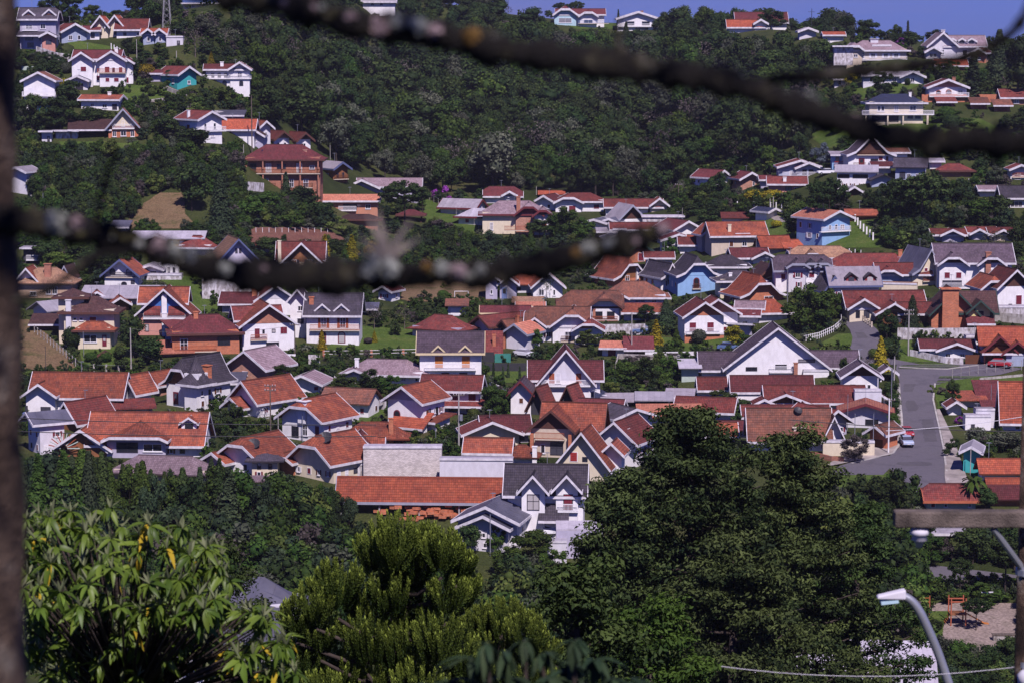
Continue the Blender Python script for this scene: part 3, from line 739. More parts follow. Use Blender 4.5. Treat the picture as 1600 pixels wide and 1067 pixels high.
patch('pavement', [(640, 1463, 1468), (690, 1474, 1492), (710, 1476, 1498), (745, 1476, 1510), (758, 1478, 1516)], 'paving', 'concrete pavement with driveways along the right of the street', 'pavement', lift=.17)
for rows in ([(626, 1418, 1428), (630, 1414, 1432), (638, 1417, 1436), (642, 1420, 1430)], [(655, 1440, 1458), (690, 1444, 1464)], [(600, 1412, 1430), (612, 1412, 1426)], [(722, 1404, 1452), (725, 1400, 1460), (728, 1412, 1450)], [(520, 1336, 1350), (529, 1340, 1356)]): patch('asphalt_patch', rows, 'asphalt_dark', 'darker repair patch in the grey street', 'road', lift=.085)
patch('lawn', [(564, 1440, 1500), (572, 1405, 1500), (577, 1402, 1500)], 'lawn', 'narrow grass verge under the stained boundary wall')
patch('lawn', [(532, 1395, 1425), (548, 1385, 1432), (560, 1400, 1470), (569, 1410, 1530)], 'lawn', 'grass bank in front of the stained boundary wall')
patch('lawn', [(588, 1468, 1600), (600, 1462, 1600), (620, 1462, 1560), (642, 1466, 1500)], 'lawn', 'rough grass bank on the inside of the street corner')
patch('lawn', [(522, 1310, 1330), (532, 1290, 1334), (541, 1276, 1328)], 'lawn', 'bright grass strip inside the white rail fence')
patch('lawn', [(734, 1316, 1380), (748, 1300, 1398), (765, 1300, 1410)], 'lawn', 'small lit lawn beside the lower street corner')
patch('lawn', [(510, 555, 640), (522, 548, 655), (536, 520, 655), (548, 505, 650)], 'lawn', 'clipped garden lawn behind the white rail fence')
patch('lawn', [(572, 760, 825), (585, 762, 832), (598, 775, 828)], 'lawn', 'flat lawn with four clipped dark shrubs')
patch('lawn', [(640, 555, 600), (655, 535, 600), (672, 515, 570), (684, 505, 545)], 'lawn', 'sloping strip of lawn beside the long white wall')
patch('lawn', [(312, 662, 668), (322, 664, 690), (335, 662, 712), (350, 668, 742), (364, 690, 762), (372, 720, 770)], 'lawn', 'green slope below the row of thin fence posts')
patch('lawn', [(334, 1175, 1215), (350, 1172, 1240), (365, 1180, 1250), (378, 1200, 1262)], 'lawn', 'green slope beside the curved concrete drive')
patch('drive', [(327, 1172, 1186), (331, 1178, 1196), (336, 1190, 1210), (342, 1205, 1225), (348, 1215, 1240)], 'paving', 'narrow curved concrete drive on the green slope', 'driveway', lift=.1)
patch('lawn', [(345, 1330, 1365), (358, 1310, 1370), (372, 1290, 1375), (388, 1290, 1380)], 'lawn', 'green slope with white posts beside the blue house')
patch('lawn', [(131, 1335, 1440), (140, 1332, 1425), (148, 1332, 1418), (156, 1334, 1400)], 'lawn', 'sunlit lawn in front of the long low hillside house')
patch('lawn', [(168, 1315, 1345), (178, 1316, 1340)], 'lawn', 'patch of lawn left of the navy hipped roof')
patch('lawn', [(186, 1455, 1530), (200, 1340, 1560), (212, 1340, 1570)], 'lawn', 'rough grassy slope below the balcony house')
patch('lawn', [(205, 1268, 1330), (218, 1270, 1330), (232, 1290, 1330)], 'lawn', 'dull green slope left of the big white chalet')
patch('lawn', [(20, 940, 960), (30, 946, 1040), (38, 880, 1060), (46, 900, 1000)], 'lawn', 'grassy ridge top around the hilltop houses')
patch('lawn', [(134, 185, 240), (146, 188, 280), (156, 195, 290), (160, 205, 260)], 'lawn', 'terraced lawn above the curved grey retaining wall')
patch('lawn', [(64, 98, 120), (74, 115, 178), (84, 120, 190)], 'lawn', 'grass slope below the church like house')
patch('lawn', [(222, 90, 150), (230, 100, 290), (242, 95, 260)], 'lawn', 'long grass shelf under the orange house with a steep roof')
patch('dirt_slope', [(232, 85, 125), (240, 85, 145)], 'dirt', 'bare brown soil patch on the grass shelf')
patch('dry_slope', [(302, 250, 285), (318, 225, 288), (335, 205, 290), (352, 198, 305), (358, 200, 310)], 'dirt', 'dry golden grass slope above the yellow striped building')
patch('clay_bank', [(356, 400, 480), (364, 385, 520), (374, 385, 540), (384, 400, 530)], 'clay', 'bare reddish clay bank behind the garden trees')
patch('lawn', [(432, 238, 300), (445, 262, 320), (460, 285, 335), (482, 300, 345), (492, 310, 345)], 'lawn', 'bright weedy bank below the white stilt wall')
patch('dirt_road', [(500, 30, 45), (520, 28, 70), (540, 28, 92), (560, 30, 112), (578, 40, 118)], 'dirt', 'dry earth track with a pale worn strip at the edge of town', 'road')
patch('lawn', [(540, 125, 200), (555, 125, 215), (572, 130, 200)], 'lawn', 'small garden lawn with a timber playhouse')
patch('lawn', [(545, 1000, 1092), (590, 995, 1065), (602, 985, 1060), (610, 970, 1050)], 'lawn', 'curved garden lawn behind the hedge')
patch('lawn', [(528, 1010, 1140), (536, 985, 1150), (545, 990, 1140)], 'lawn', 'shaded lawn in front of the brick based gable house')
patch('park_path', [(884, 1420, 1465), (892, 1420, 1535), (900, 1430, 1600), (906, 1480, 1600)], 'asphalt', 'grey road behind the playground hedge', 'road')
patch('playground_sand', [(942, 1440, 1600), (950, 1440, 1600), (958, 1460, 1600), (975, 1470, 1600), (1000, 1460, 1600), (1020, 1480, 1600), (1040, 1500, 1600)], 'sand', 'pale sandy playground surface', 'sand', lift=.05)
patch('lawn', [(955, 1440, 1490), (975, 1440, 1475), (1010, 1440, 1470), (1035, 1440, 1540)], 'lawn', 'mown grass on the playground edge', lift=.09)

H = house
# ---------------------------------------------------------------- left hillside
H(60, 78, 'three storey lilac house with grey dormered roof at the top of the left slope', [
  V('S', 56, 34, 46, 18, 'charcoal', 'lilac', win='w -14 32 11 6;w 8 32 8 8;b -14 14 12 9;b 6 14 8 9;b -12 3 10 8;b 8 2 7 9;w 20 2 6 8', cb=.3),
  V('M', 34, 8, 24, 3, 'charcoal', 'lilac', x=-10, y=-8, open_=True), V('G', 20, 12, 20, 7, 'charcoal', 'pink', x=18, y=-9, win='b 0 8 9 7')],
  dorm=[(0, -14, 4, 16, 3, 8, 'd'), (0, 18, 4, 18, 3, 9, 'd')], sh='brown', bal=[(-12, 30, 24, 4)])
H(116, 66, 'blue white bungalow with orange roof beside the grey dormered house', [V('G', 40, 42, 15, 13, 'red', 'bluegrey', win='w -6 3 6 7;w 8 3 5 7')], yaw=28)
H(172, 60, 'cream house with twin steep orange gables like a chapel', [V('G', 22, 34, 16, 18, 'bright', 'cream', x=-14, fl=0), V('G', 24, 40, 16, 19, 'bright', 'cream', x=8, y=4), V('S', 46, 26, 12, 17, 'red', 'white', x=34, y=-4), V('S', 24, 20, 11, 7, 'maroon', 'white', x=-28, y=-6, win='d 2 0 6 8')], sh='dark')
H(241, 67, 'small blue grey cottage with two little white edged gables', [V('S', 36, 22, 12, 9, 'bright', 'bluegrey'), V('G', 17, 20, 12, 9, 'bright', 'bluegrey', x=-8, y=-5, win='w 0 2 5 7'), V('G', 17, 20, 12, 9, 'bright', 'bluegrey', x=10, y=-5, win='w 0 2 5 7')])
H(273, 72, 'white flat roofed annexe at the end of the chapel row', [V('F', 26, 18, 14, 0, 'pale', 'palewhite', win='d 6 0 5 8', ov=.5, of=.5)], sh='dark')
H(152, 134, 'large white hillside house with wine red shutters and corner balcony', [
  V('S', 70, 36, 40, 14, 'maroon', 'white', win='c -18 28 8 7;c 2 8 6 7'), V('G', 32, 30, 38, 13, 'maroon', 'white', x=-22, y=-6, win='c 2 22 8 7'),
  V('G', 40, 34, 38, 15, 'maroon', 'white', x=25, y=-6, win='c -8 20 7 9;w 2 20 5 8;c 13 20 5 8;c -8 6 6 6;c 6 6 7 6'), V('G', 18, 20, 34, 8, 'maroon', 'white', x=46, y=6)],
  bal=[(24, 20, 44, 6, 's_rust', -6)], chim=[(30, 6, 5, 58, 'white')])
H(62, 172, 'white gabled house with brown roof over a teal basement', [V('G', 48, 40, 44, 14, 'brown', 'white', win='c -12 24 8 10 white;c 10 24 7 10 white;w -14 6 6 6;w 6 7 4 5'), V('F', 24, 6, 14, 0, 'pale', 'teal', x=12, y=-7)], bal=[(0, 22, 52, 6)], sh='white')
H(122, 141, 'little grey shed with a wide low white edged gable', [V('G', 30, 24, 14, 8, 'slate', 'palewhite', win='g 2 0 12 10')], sh='dark')
H(156, 172, 'low white house with long orange roof below the wine shuttered one', [V('S', 60, 30, 15, 7, 'orange', 'white', win='w -12 4 6 6;w 8 3 8 6;g 24 0 8 9')], yaw=-8, chim=[(12, 14, 5, 27, 'white')], sh='dark')
H(193, 215, 'A frame house with cream gable over orange brick on the grass shelf', [
  V('G', 46, 44, 12, 32, 'orange', 'brickorange', panel='cream', trim='grey', win='w -14 1 6 9;w 0 2 9 8;w 14 1 6 9;w 0 17 5 9', ov=5), V('M', 60, 26, 14, 9, 'darkbrown', 'darkwood', x=-52, y=6, open_=True)],
  yaw=8, bal=[(0, 14, 34, 4)])
H(73, 222, 'tiny flat roofed white hut in the trees', [V('F', 15, 12, 16, 0, 'pale', 'palewhite', win='d 3 0 4 9')], sh='dark', cat='hut', name='hut')
H(104, 217, 'low pale garden wall building beside the dark carport', [V('F', 34, 12, 12, 0, 'grey', 'stained')], cat='outbuilding', name='outbuilding')
H(292, 136, 'teal cottage with red roof and white edged gable', [V('G', 36, 48, 18, 13, 'red', 'teal', win='w 4 4 6 6')], yaw=42)
H(250, 128, 'small mauve lean to left of the teal cottage', [V('S', 28, 18, 12, 5, 'maroon', 'lilac')], cat='outbuilding', name='outbuilding')
H(355, 136, 'white two storey house with a wide balcony and balustrade', [V('S', 58, 34, 26, 8, 'red', 'white', x=-4, win='b -18 14 5 7;b -8 14 5 7;b 2 14 5 7;a -14 1 7 9 dark;a 0 1 7 9 dark;a 14 1 7 9 dark'), V('G', 30, 30, 26, 12, 'red', 'white', x=20, y=-3, win='w 0 14 7 8;a 2 1 6 9 dark')],
  bal=[(0, 13, 76, 6)], chim=[(-8, 8, 5, 38, 'white')], sh='dark', yaw=4)
H(328, 224, 'white house with right hand gable and wide low red roof', [V('G', 44, 58, 36, 13, 'red', 'white', win='w -8 21 5 10;w 9 21 5 10;w -10 9 7 4;w 5 9 6 4')], yaw=38, bal=[(0, 19, 54, 5)], chim=[(-20, 30, 4, 50, 'white')])
H(357, 192, 'grey tin roofed shed behind the low red roof', [V('M', 44, 22, 12, 4, 'slate', 'bluegrey', win='w -6 4 6 4;w 8 4 6 4')], cat='shed', name='shed')
H(372, 214, 'orange roofed bungalow half hidden by a pole', [V('S', 50, 26, 10, 16, 'bright', 'white')], yaw=-3)
H(396, 226, 'dark little gable cottage in front of the orange bungalow', [V('G', 30, 26, 12, 12, 'darkbrown', 'lilac')], sh='dark')
H(413, 228, 'narrow white two storey house with red roof', [V('G', 22, 30, 26, 12, 'orange', 'palewhite', win='w -2 3 5 8;w 3 15 4 6')], yaw=35)
H(440, 234, 'brown fronted house with dark edged gable and red roof', [V('G', 28, 34, 15, 13, 'red', 'white', trim='brown', panel='brickpink', win='w -6 2 5 9;w 6 2 5 9')], yaw=36)
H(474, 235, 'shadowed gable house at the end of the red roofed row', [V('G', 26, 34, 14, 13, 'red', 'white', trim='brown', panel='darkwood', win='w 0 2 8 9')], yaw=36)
H(442, 298, 'big brick lodge with hipped maroon roof and two balcony floors', [
  V('H', 116, 58, 47, 22, 'maroon', 'brick', trim='brown', win='b -46 31 10 11;w -22 28 9 14 ;b -2 33 14 8;w 26 28 9 14;w 46 33 8 6;w -26 6 8 12;w 14 5 7 13;w 36 5 8 13;w -46 6 7 12', ov=8, of=10, bh=.25)],
  bal=[(0, 27, 118, 9, 's_brown'), (-22, 5, 22, 7, 's_brown'), (36, 5, 22, 7, 's_brown')], chim=[(34, 18, 6, 62, 'brickpink')], solar=[(0, -28, .5, 12, 7), (0, -16, .5, 10, 7)], sh='dark',
  col=[(-56, -7, 2, 46, 'brick'), (-30, -7, 2, 46, 'brick'), (0, -7, 2, 46, 'brick'), (28, -7, 2, 46, 'brick'), (56, -7, 2, 46, 'brick')])
H(532, 286, 'timber cottage on brick stilts with grey roof', [V('G', 26, 36, 21, 11, 'grey', 'wood', trim='blue', panel='wood', win='a -5 8 4 8 dark;a 5 8 4 8 dark', z=0, found=0)], yaw=34, bal=[(0, 6, 26, 4, 's_brown')])
H(600, 305, 'long lavender grey bungalow with a white edged end gable', [V('S', 96, 44, 12, 12, 'mauve', 'lilac', x=8), V('G', 50, 34, 11, 13, 'mauve', 'lilac', x=-34, y=-8, win='w 8 1 8 7')])
H(541, 332, 'salmon brick house with long pale orange roof and a blue cloth', [V('S', 98, 32, 17, 9, 'salmon', 'salmon', win='s -26 6 6 6;b 6 3 22 10;w 34 5 8 7')], bal=[(2, 3, 28, 4, 's_white')], sh='brown')
H(560, 352, 'low brown roof tucked under the salmon brick house', [V('H', 60, 28, 8, 7, 'darkbrown', 'brick', trim='brown')], sh='brown')
H(642, 346, 'brown roofed picnic shelter under the umbrella tree', [V('H', 34, 24, 9, 7, 'maroon', 'darkwood', open_=True, trim='brown')], cat='shelter', name='shelter')
H(38, 304, 'white gable end with grey roof right against the near trunk', [V('G', 30, 30, 34, 8, 'grey', 'palewhite', x=-10)], yaw=-20)
H(322, 15, 'cream walls of a hilltop building above the forest', [V('F', 74, 20, 9, 0, 'grey', 'cream', win='w -20 3 5 3;w 0 3 5 3')], depth=740, cat='building', name='building')
H(592, 10, 'small white hilltop house above the forest edge', [V('S', 50, 20, 6, 5, 'grey', 'white', win='a -10 1 5 4;a 4 1 5 4')], depth=800, sh='dark')
# ---------------------------------------------------------------- ridge and right hillside
H(903, 41, 'ridge house with brown red roof and a blue railed balcony', [V('S', 74, 30, 17, 9, 'maroon', 'white', x=4, win='b 14 7 12 6'), V('G', 34, 30, 17, 14, 'maroon', 'aqua', x=-20, y=-4, cf=.35, win='w 0 5 20 7'), V('G', 26, 24, 15, 10, 'maroon', 'white', x=16, y=-6, cf=.4, win='w 0 4 14 6')], bal=[(24, 4, 48, 7, 's_blue', -5)])
H(997, 48, 'white ridge house with a wide shallow gable', [V('G', 64, 34, 18, 11, 'darkbrown', 'white', win='b -12 8 12 6;b 12 8 12 6;b 6 1 20 4')], chim=[(6, 3, 4, 30, 'brick')], bal=[(0, 6, 62, 4)])
H(1190, 44, 'dark red roofed house on the skyline under the round tree', [V('S', 78, 34, 10, 16, 'maroon', 'white')])
H(1166, 50, 'bright orange roof in front of the dark skyline roof', [V('S', 56, 26, 6, 12, 'bright', 'white'), V('G', 18, 16, 12, 7, 'maroon', 'white', x=22, y=-3)])
H(1262, 60, 'scrap of white house showing through the ridge trees', [V('G', 26, 20, 10, 6, 'grey', 'palewhite')], sh='dark')
H(1303, 66, 'white and orange cottage peeping from the ridge trees', [V('S', 30, 20, 10, 5, 'bright', 'white')])
H(1368, 95, 'cream hilltop villa with grey hipped roof and trapezoid dormer', [V('H', 88, 44, 15, 15, 'mauve', 'beige', x=4, win='w -24 3 6 10;s -8 4 7 7 white;s 12 4 7 7 white;s 28 4 7 7 white'), V('G', 24, 34, 15, 12, 'mauve', 'beige', x=-34, y=-6, cf=.4, win='w 2 5 7 5')],
  dorm=[(0, 6, 5, 26, 3, 4, 'g', dict(cf=.9))], bal=[(10, 1, 78, 5)], chim=[(0, 20, 12, 33, 'palewhite', 26)], sh='white')
H(1318, 84, 'pale retaining block left of the hilltop villa', [V('F', 30, 10, 11, 0, 'grey', 'stained')], cat='outbuilding', name='outbuilding', depth=660)
H(1490, 92, 'grey roofed mansion with a comb of small white gables', [V('G', 44, 50, 18, 22, 'mauve', 'palewhite', x=-18, win='w 0 6 6 8'), V('S', 62, 40, 18, 17, 'mauve', 'palewhite', x=18, y=4), V('G', 22, 18, 10, 8, 'mauve', 'palewhite', x=-34, y=-10, win='w 0 2 12 6'),
  V('F', 60, 12, 0, 0, 'grey', 'brickorange', x=12, y=-6)], dorm=[(1, -20, 1, 14, 7, 5, 'g'), (1, -5, 1, 14, 7, 5, 'g'), (1, 10, 1, 14, 7, 5, 'g')], chim=[(-16, 10, 6, 44, 'palewhite')])
H(1486, 110, 'bright orange wing with an arched hatch below the mansion', [V('S', 46, 16, 6, 10, 'bright', 'brickorange', win='w 6 -1 10 4')], hist=False)
H(1530, 98, 'brick wing at the right end of the mansion', [V('G', 20, 26, 14, 8, 'maroon', 'brickorange', win='w 0 4 5 4')], yaw=-25)
H(1395, 131, 'long low white house with a blue edged gable behind the lawn tree', [V('S', 84, 26, 12, 6, 'grey', 'palewhite', x=-4, win='w -30 2 4 8;w -24 2 4 8;w -18 2 4 8;w 6 3 8 6'), V('G', 34, 26, 10, 9, 'grey', 'white', x=30, y=-4, win='w 0 2 6 7')], yaw=-3)
H(1312, 135, 'white corner of a house above the stone steps', [V('F', 16, 12, 10, 0, 'grey', 'palewhite', win='b 0 1 4 7')], cat='outbuilding', name='outbuilding')
H(1402, 194, 'wide cream villa with navy hipped roof above three garage bays', [V('H', 84, 44, 32, 13, 'blue', 'cream', x=-2, win='w -27 19 5 9;w -21 19 5 9;w 0 19 6 9;w 26 20 10 8;g -26 3 24 11;g -4 3 16 11;b 22 8 9 5;b 34 8 9 5')],
  bal=[(0, 15, 112, 8)], chim=[(22, 18, 4, 48, 'white')], sh='dark', col=[(-50, -6, 2, 15, 'cream'), (-16, -6, 2, 15, 'cream'), (8, -6, 2, 15, 'cream'), (46, -6, 3, 15, 'cream')])
H(1480, 160, 'pink white chalet with a broad gable and long balcony', [V('G', 60, 40, 22, 13, 'red', 'white', panel='pink', win='a -14 12 8 7;a 2 12 9 8;w 20 12 8 7')], bal=[(2, 9, 62, 6)], chim=[(12, 14, 5, 38, 'brick')], sh='rust')
H(1478, 166, 'brick garage with small tiled roof under the pink white chalet', [V('M', 26, 10, 8, 3, 'red', 'brickorange', win='g 0 0 18 7')], sh='brown', cat='garage', name='garage')
H(1530, 171, 'tiled gate roof with a timber garage door in the brick wall', [V('M', 24, 8, 11, 3, 'brown', 'brickorange', win='g 0 0 15 9')], sh='rust', cat='garage', name='garage')
H(1566, 175, 'second tiled garage gate further along the brick wall', [V('M', 24, 8, 12, 3, 'brown', 'brickorange', win='g 0 0 15 10')], sh='rust', cat='garage', name='garage')
H(1588, 164, 'red roofed brick house at the frame edge above the garage gates', [V('S', 54, 30, 10, 13, 'red', 'brickpink', x=4, win='w -4 2 8 6')])
H(1360, 262, 'tall white chalet whose steep roof sweeps low on both sides', [V('G', 70, 50, 18, 32, 'purple', 'white', panel='darkwood', fl=1, win='d -14 1 9 13 maroon;b 6 10 12 3;c 16 11 6 6;d 26 10 4 7'), V('S', 40, 30, 22, 6, 'brown', 'white', x=40, y=10)],
  bal=[(0, 20, 44, 5, 's_brown'), (-18, 1, 20, 5, 's_brown')], sh='maroon', yaw=3)
H(1313, 262, 'small blue white house with a red balcony beside the tall chalet', [V('F', 26, 18, 20, 2, 'grey', 'lightblue', win='b -5 8 6 8;w 5 8 5 8')], bal=[(2, 3, 24, 4, 's_red')], sh='red')
H(1338, 290, 'white building with pale tin roof and a dark window band', [V('S', 60, 34, 20, 10, 'pale', 'white', trim='', win='b -20 11 18 6;b 6 11 24 6;s -18 -2 4 5 brown;s -6 -2 4 5 brown;s 8 -2 4 5 brown')], yaw=-9, sh='brown')
H(1378, 272, 'low plum roofed link between the tin roof and the grey house', [V('S', 28, 22, 10, 7, 'maroon', 'palewhite')], cat='outbuilding', name='outbuilding')
H(1422, 282, 'two storey blue white house with charcoal roof', [V('S', 46, 34, 19, 14, 'charcoal', 'bluegrey', trim='', win='b -12 2 9 11;w -2 2 6 8;w 12 2 7 8')], yaw=-12, dish=[(8, 10, 28, 2.5, 's_white')])
H(1380, 291, 'blue grey lean to garage in front of the grey house', [V('G', 36, 22, 8, 9, 'charcoal', 'bluegrey', trim='')], cat='garage', name='garage')
H(1462, 265, 'little white box house behind the charcoal roof', [V('S', 18, 16, 12, 4, 'grey', 'white')])
H(1492, 277, 'dark orange roof among the trees on the right slope', [V('H', 50, 30, 9, 10, 'red', 'brick', trim='brown')])
H(1334, 306, 'tiny white edged dormer roof over a dark hollow', [V('G', 18, 14, 6, 8, 'grey', 'darkwood')], cat='shed', name='shed')
H(1550, 308, 'low grey roof with a small white gable among trees', [V('S', 38, 20, 10, 6, 'mauve', 'palewhite')], cat='outbuilding', name='outbuilding')
H(1592, 281, 'pink white house with a red balcony at the right edge', [V('G', 30, 26, 15, 8, 'red', 'white', x=2, win='w -4 7 8 5;w -4 0 8 4')], bal=[(2, 4, 26, 3, 's_rust')])
H(1590, 325, 'half timbered white house with large charcoal roof at the right edge', [V('S', 48, 38, 14, 18, 'charcoal', 'white', win='b -14 2 5 7;b -8 2 5 7;b -2 2 5 7;b 4 2 5 7')], sh='brown')
H(1250, 278, 'pale blue house with two nested white edged gables', [V('G', 66, 36, 16, 11, 'red', 'bluegrey', win='w -14 3 5 7'), V('G', 36, 16, 15, 9, 'red', 'bluegrey', x=12, y=-8, win='b -6 4 7 9;b 4 4 7 9')], bal=[(2, 3, 62, 5, 's_white', -8)])
H(1230, 300, 'pink walled bungalow with orange roof and white chimney', [V('S', 56, 32, 11, 11, 'red', 'pink', cf=0, win='b 2 1 10 7;w 14 1 6 6')], chim=[(-4, 2, 5, 22, 'white', 12)], yaw=-4)
H(1126, 291, 'red roofed cottage with a white nested gable beside a white car', [V('G', 32, 40, 12, 12, 'maroon', 'white', win='w 2 2 5 7'), ], yaw=40)
H(1172, 293, 'brick gabled cottage with white edges beside the round tree', [V('G', 34, 34, 12, 11, 'maroon', 'brickpink', win='w 6 2 4 7')], yaw=16)
H(1200, 292, 'purple shadowed lean to between the brick cottage and pink bungalow', [V('S', 22, 18, 10, 6, 'maroon', 'lilac')], cat='outbuilding', name='outbuilding')
H(1306, 377, 'tall light blue house with a pinkish roof and balcony', [V('G', 54, 66, 34, 13, 'salmon', 'lightblue', panel='aqua', win='w -12 18 5 7;w 0 18 5 8;w 12 18 8 7')], yaw=30, bal=[(-4, 16, 58, 6)], sh='blue')
H(1346, 344, 'low rust orange roof behind the light blue house', [V('S', 44, 26, 6, 9, 'orange', 'brickorange', trim='')])
H(1206, 341, 'tiny navy roofed hut at the end of the curved drive', [V('G', 22, 26, 9, 6, 'blue', 'white')], yaw=35, cat='hut', name='hut')
H(1482, 377, 'row end cottage with red roof behind the white blossom', [V('S', 48, 26, 9, 8, 'red', 'lilac'), V('G', 30, 16, 9, 9, 'red', 'lilac', x=4, y=-5)])
H(1534, 374, 'middle cottage of the red roofed row under the trees', [V('S', 40, 24, 9, 8, 'red', 'lilac'), V('G', 22, 14, 8, 8, 'red', 'lilac', x=-6, y=-4)])
H(1575, 376, 'last cottage of the red roofed row with a nested gable', [V('S', 56, 24, 9, 9, 'red', 'beige'), V('G', 28, 14, 8, 9, 'red', 'beige', x=-10, y=-5)])
# ---------------------------------------------------------------- middle of the valley, far row
H(786, 318, 'red roofed house with a small white gable right of the purple tree', [V('S', 56, 34, 10, 14, 'maroon', 'white', cf=.4, cb=.6), V('G', 18, 14, 12, 7, 'maroon', 'white', x=10, y=-4)])
H(716, 336, 'lavender roofed house set along the fenced slope', [V('S', 60, 36, 10, 13, 'grey', 'lavender', trim='maroon')], yaw=-22)
H(742, 352, 'low lavender carport roof with a dark skylight', [V('H', 54, 34, 12, 12, 'pale', 'palewhite', trim='maroon')], yaw=-18, solar=[(0, 2, .5, 16, 7)])
H(812, 366, 'mauve roofed villa with brown scalloped gables and a balcony', [V('H', 100, 50, 30, 19, 'mauve', 'cream', trim='maroon', x=-8, win='w -36 6 5 12'), V('G', 40, 40, 29, 19, 'mauve', 'brickpink', x=14, y=-5, cf=.3, trim='maroon', panel='redwood', win='d 4 8 8 13 rust'), V('G', 26, 28, 28, 13, 'mauve', 'white', x=36, y=-9, cf=.3, trim='maroon', panel='redwood', win='c 2 8 7 12 rust')],
  bal=[(12, 7, 72, 7, 's_rust', -8)], chim=[(-2, 0, 6, 58, 'brick', 26)], sh='rust')
H(852, 328, 'small maroon roofed house with a sloping white gable', [V('G', 32, 36, 11, 11, 'maroon', 'white', win='w 6 2 5 6')], yaw=-22)
H(862, 309, 'low bright orange roof peeping over the maroon one', [V('S', 36, 18, 4, 5, 'bright', 'white', trim='')], cat='outbuilding', name='outbuilding')
H(902, 331, 'white bungalow with maroon windows and red hipped roof', [V('H', 70, 38, 15, 12, 'red', 'white', x=6), V('G', 40, 30, 14, 12, 'red', 'white', x=-14, y=-5, cf=.35, win='b -8 4 7 5;c 6 1 10 8')], bal=[(-6, 0, 26, 3)])
H(996, 335, 'long red roofed house ending in a cream gable and terrace', [V('S', 86, 28, 10, 12, 'red', 'white', x=-6, win='w 8 1 6 8;w 24 1 5 8'), V('G', 24, 30, 13, 12, 'orange', 'cream', x=34, y=-3, win='w 5 2 3 8')])
H(1036, 352, 'pale flat terrace roof below the cream gable', [V('F', 64, 24, 13, 0, 'pale', 'stained', ov=2, of=2)], cat='outbuilding', name='outbuilding')
H(986, 352, 'steep lavender gable with a dark timber front', [V('G', 44, 46, 6, 25, 'grey', 'white', trim='grey', panel='darkwood', win='w -10 0 3 3;w 0 0 3 3;w 10 0 3 3')], yaw=18)
H(930, 358, 'slate roofed sheds left of the steep lavender gable', [V('G', 36, 30, 9, 6, 'slate', 'white'), V('G', 26, 28, 10, 6, 'slate', 'white', x=22, y=8)], yaw=-20, cat='shed', name='shed')
H(948, 372, 'pale stepped outbuildings among the garden walls', [V('F', 26, 20, 10, 2, 'grey', 'beige'), V('F', 14, 16, 14, 2, 'grey', 'white', x=20, y=4)], cat='outbuilding', name='outbuilding')
H(996, 368, 'long maroon roof over the dark lichen branch end', [V('S', 80, 26, 8, 10, 'red', 'white')])
H(962, 382, 'slate blue low roofs half behind the branch', [V('G', 30, 26, 8, 6, 'slate', 'palewhite'), V('G', 30, 26, 8, 6, 'slate', 'palewhite', x=28, y=6)], yaw=10, cat='shed', name='shed')
H(1072, 378, 'white house with purple shadowed gable and maroon roof', [V('G', 46, 54, 18, 14, 'maroon', 'white', win='b -12 3 6 7;s 4 3 4 7')], yaw=24)
H(1060, 392, 'low white cottage with dark eaves before the gable house', [V('G', 50, 30, 16, 10, 'maroon', 'white', panel='darkwood', win='w -10 3 8 6;w 8 3 5 7')], yaw=4)
H(1086, 392, 'low maroon roof with an orange ridge by the garden tree', [V('S', 46, 24, 8, 11, 'red', 'white'), V('S', 24, 14, 8, 14, 'bright', 'white', x=4, y=12)])
H(1148, 392, 'cream walled hall with a broad weathered orange roof', [V('S', 86, 48, 22, 20, 'orange', 'beige', x=6, trim='white')], dorm=[(0, 6, 2, 20, 1, 6, 'c', dict(cf=.9))], chim=[(-8, 4, 5, 40, 'cream', 24)], yaw=8, sh='brown', solar=[(0, 24, .28, 24, 10)])
H(1110, 390, 'grey shadowed gable end with a porch at the side of the hall', [V('G', 30, 20, 22, 16, 'orange', 'grey', win='b -4 2 9 10;b 6 16 5 9')], yaw=20)  # grey wall colour stands in for shade on the cream hall's side
H(1148, 348, 'short red roof behind the cream walled hall', [V('S', 36, 18, 6, 8, 'red', 'white', trim='')], cat='outbuilding', name='outbuilding')
H(1212, 396, 'bright orange roof with a lower right wing', [V('S', 44, 30, 7, 18, 'bright', 'grey', trim=''), V('S', 28, 24, 7, 12, 'bright', 'grey', x=28, y=-3, trim='')], yaw=12)
H(1176, 412, 'maroon roofed house with a sloping white gable beside the hall', [V('S', 54, 30, 8, 14, 'maroon', 'white', x=-4), V('G', 34, 24, 8, 10, 'maroon', 'white', x=16, y=-6)], yaw=8)
H(1282, 416, 'tan mottled roof house with two clipped white gables', [V('S', 88, 46, 12, 16, 'tan', 'white', cf=.5, cb=.5), V('G', 26, 22, 12, 13, 'tan', 'white', x=-14, y=-8, cf=.4), V('G', 22, 20, 9, 9, 'tan', 'white', x=38, y=-8, cf=.4)])
H(1360, 428, 'broad low red hipped roof behind the dormered grey one', [V('H', 140, 60, 9, 19, 'red', 'white', x=2, found=1)], chim=[(50, 26, 6, 34, 'brickorange', 10)])
H(1402, 446, 'red roofed wing with a white clipped gable end', [V('S', 80, 38, 16, 16, 'red', 'bluegrey', x=10, trim='white'), V('G', 34, 26, 16, 12, 'red', 'bluegrey', x=-16, y=-8, cf=.35)])
H(1404, 462, 'beige fence wall of the yard under the red wing', [V('F', 56, 20, 18, 0, 'tan', 'cream', ov=0, of=0)], yaw=-14, cat='outbuilding', name='outbuilding')
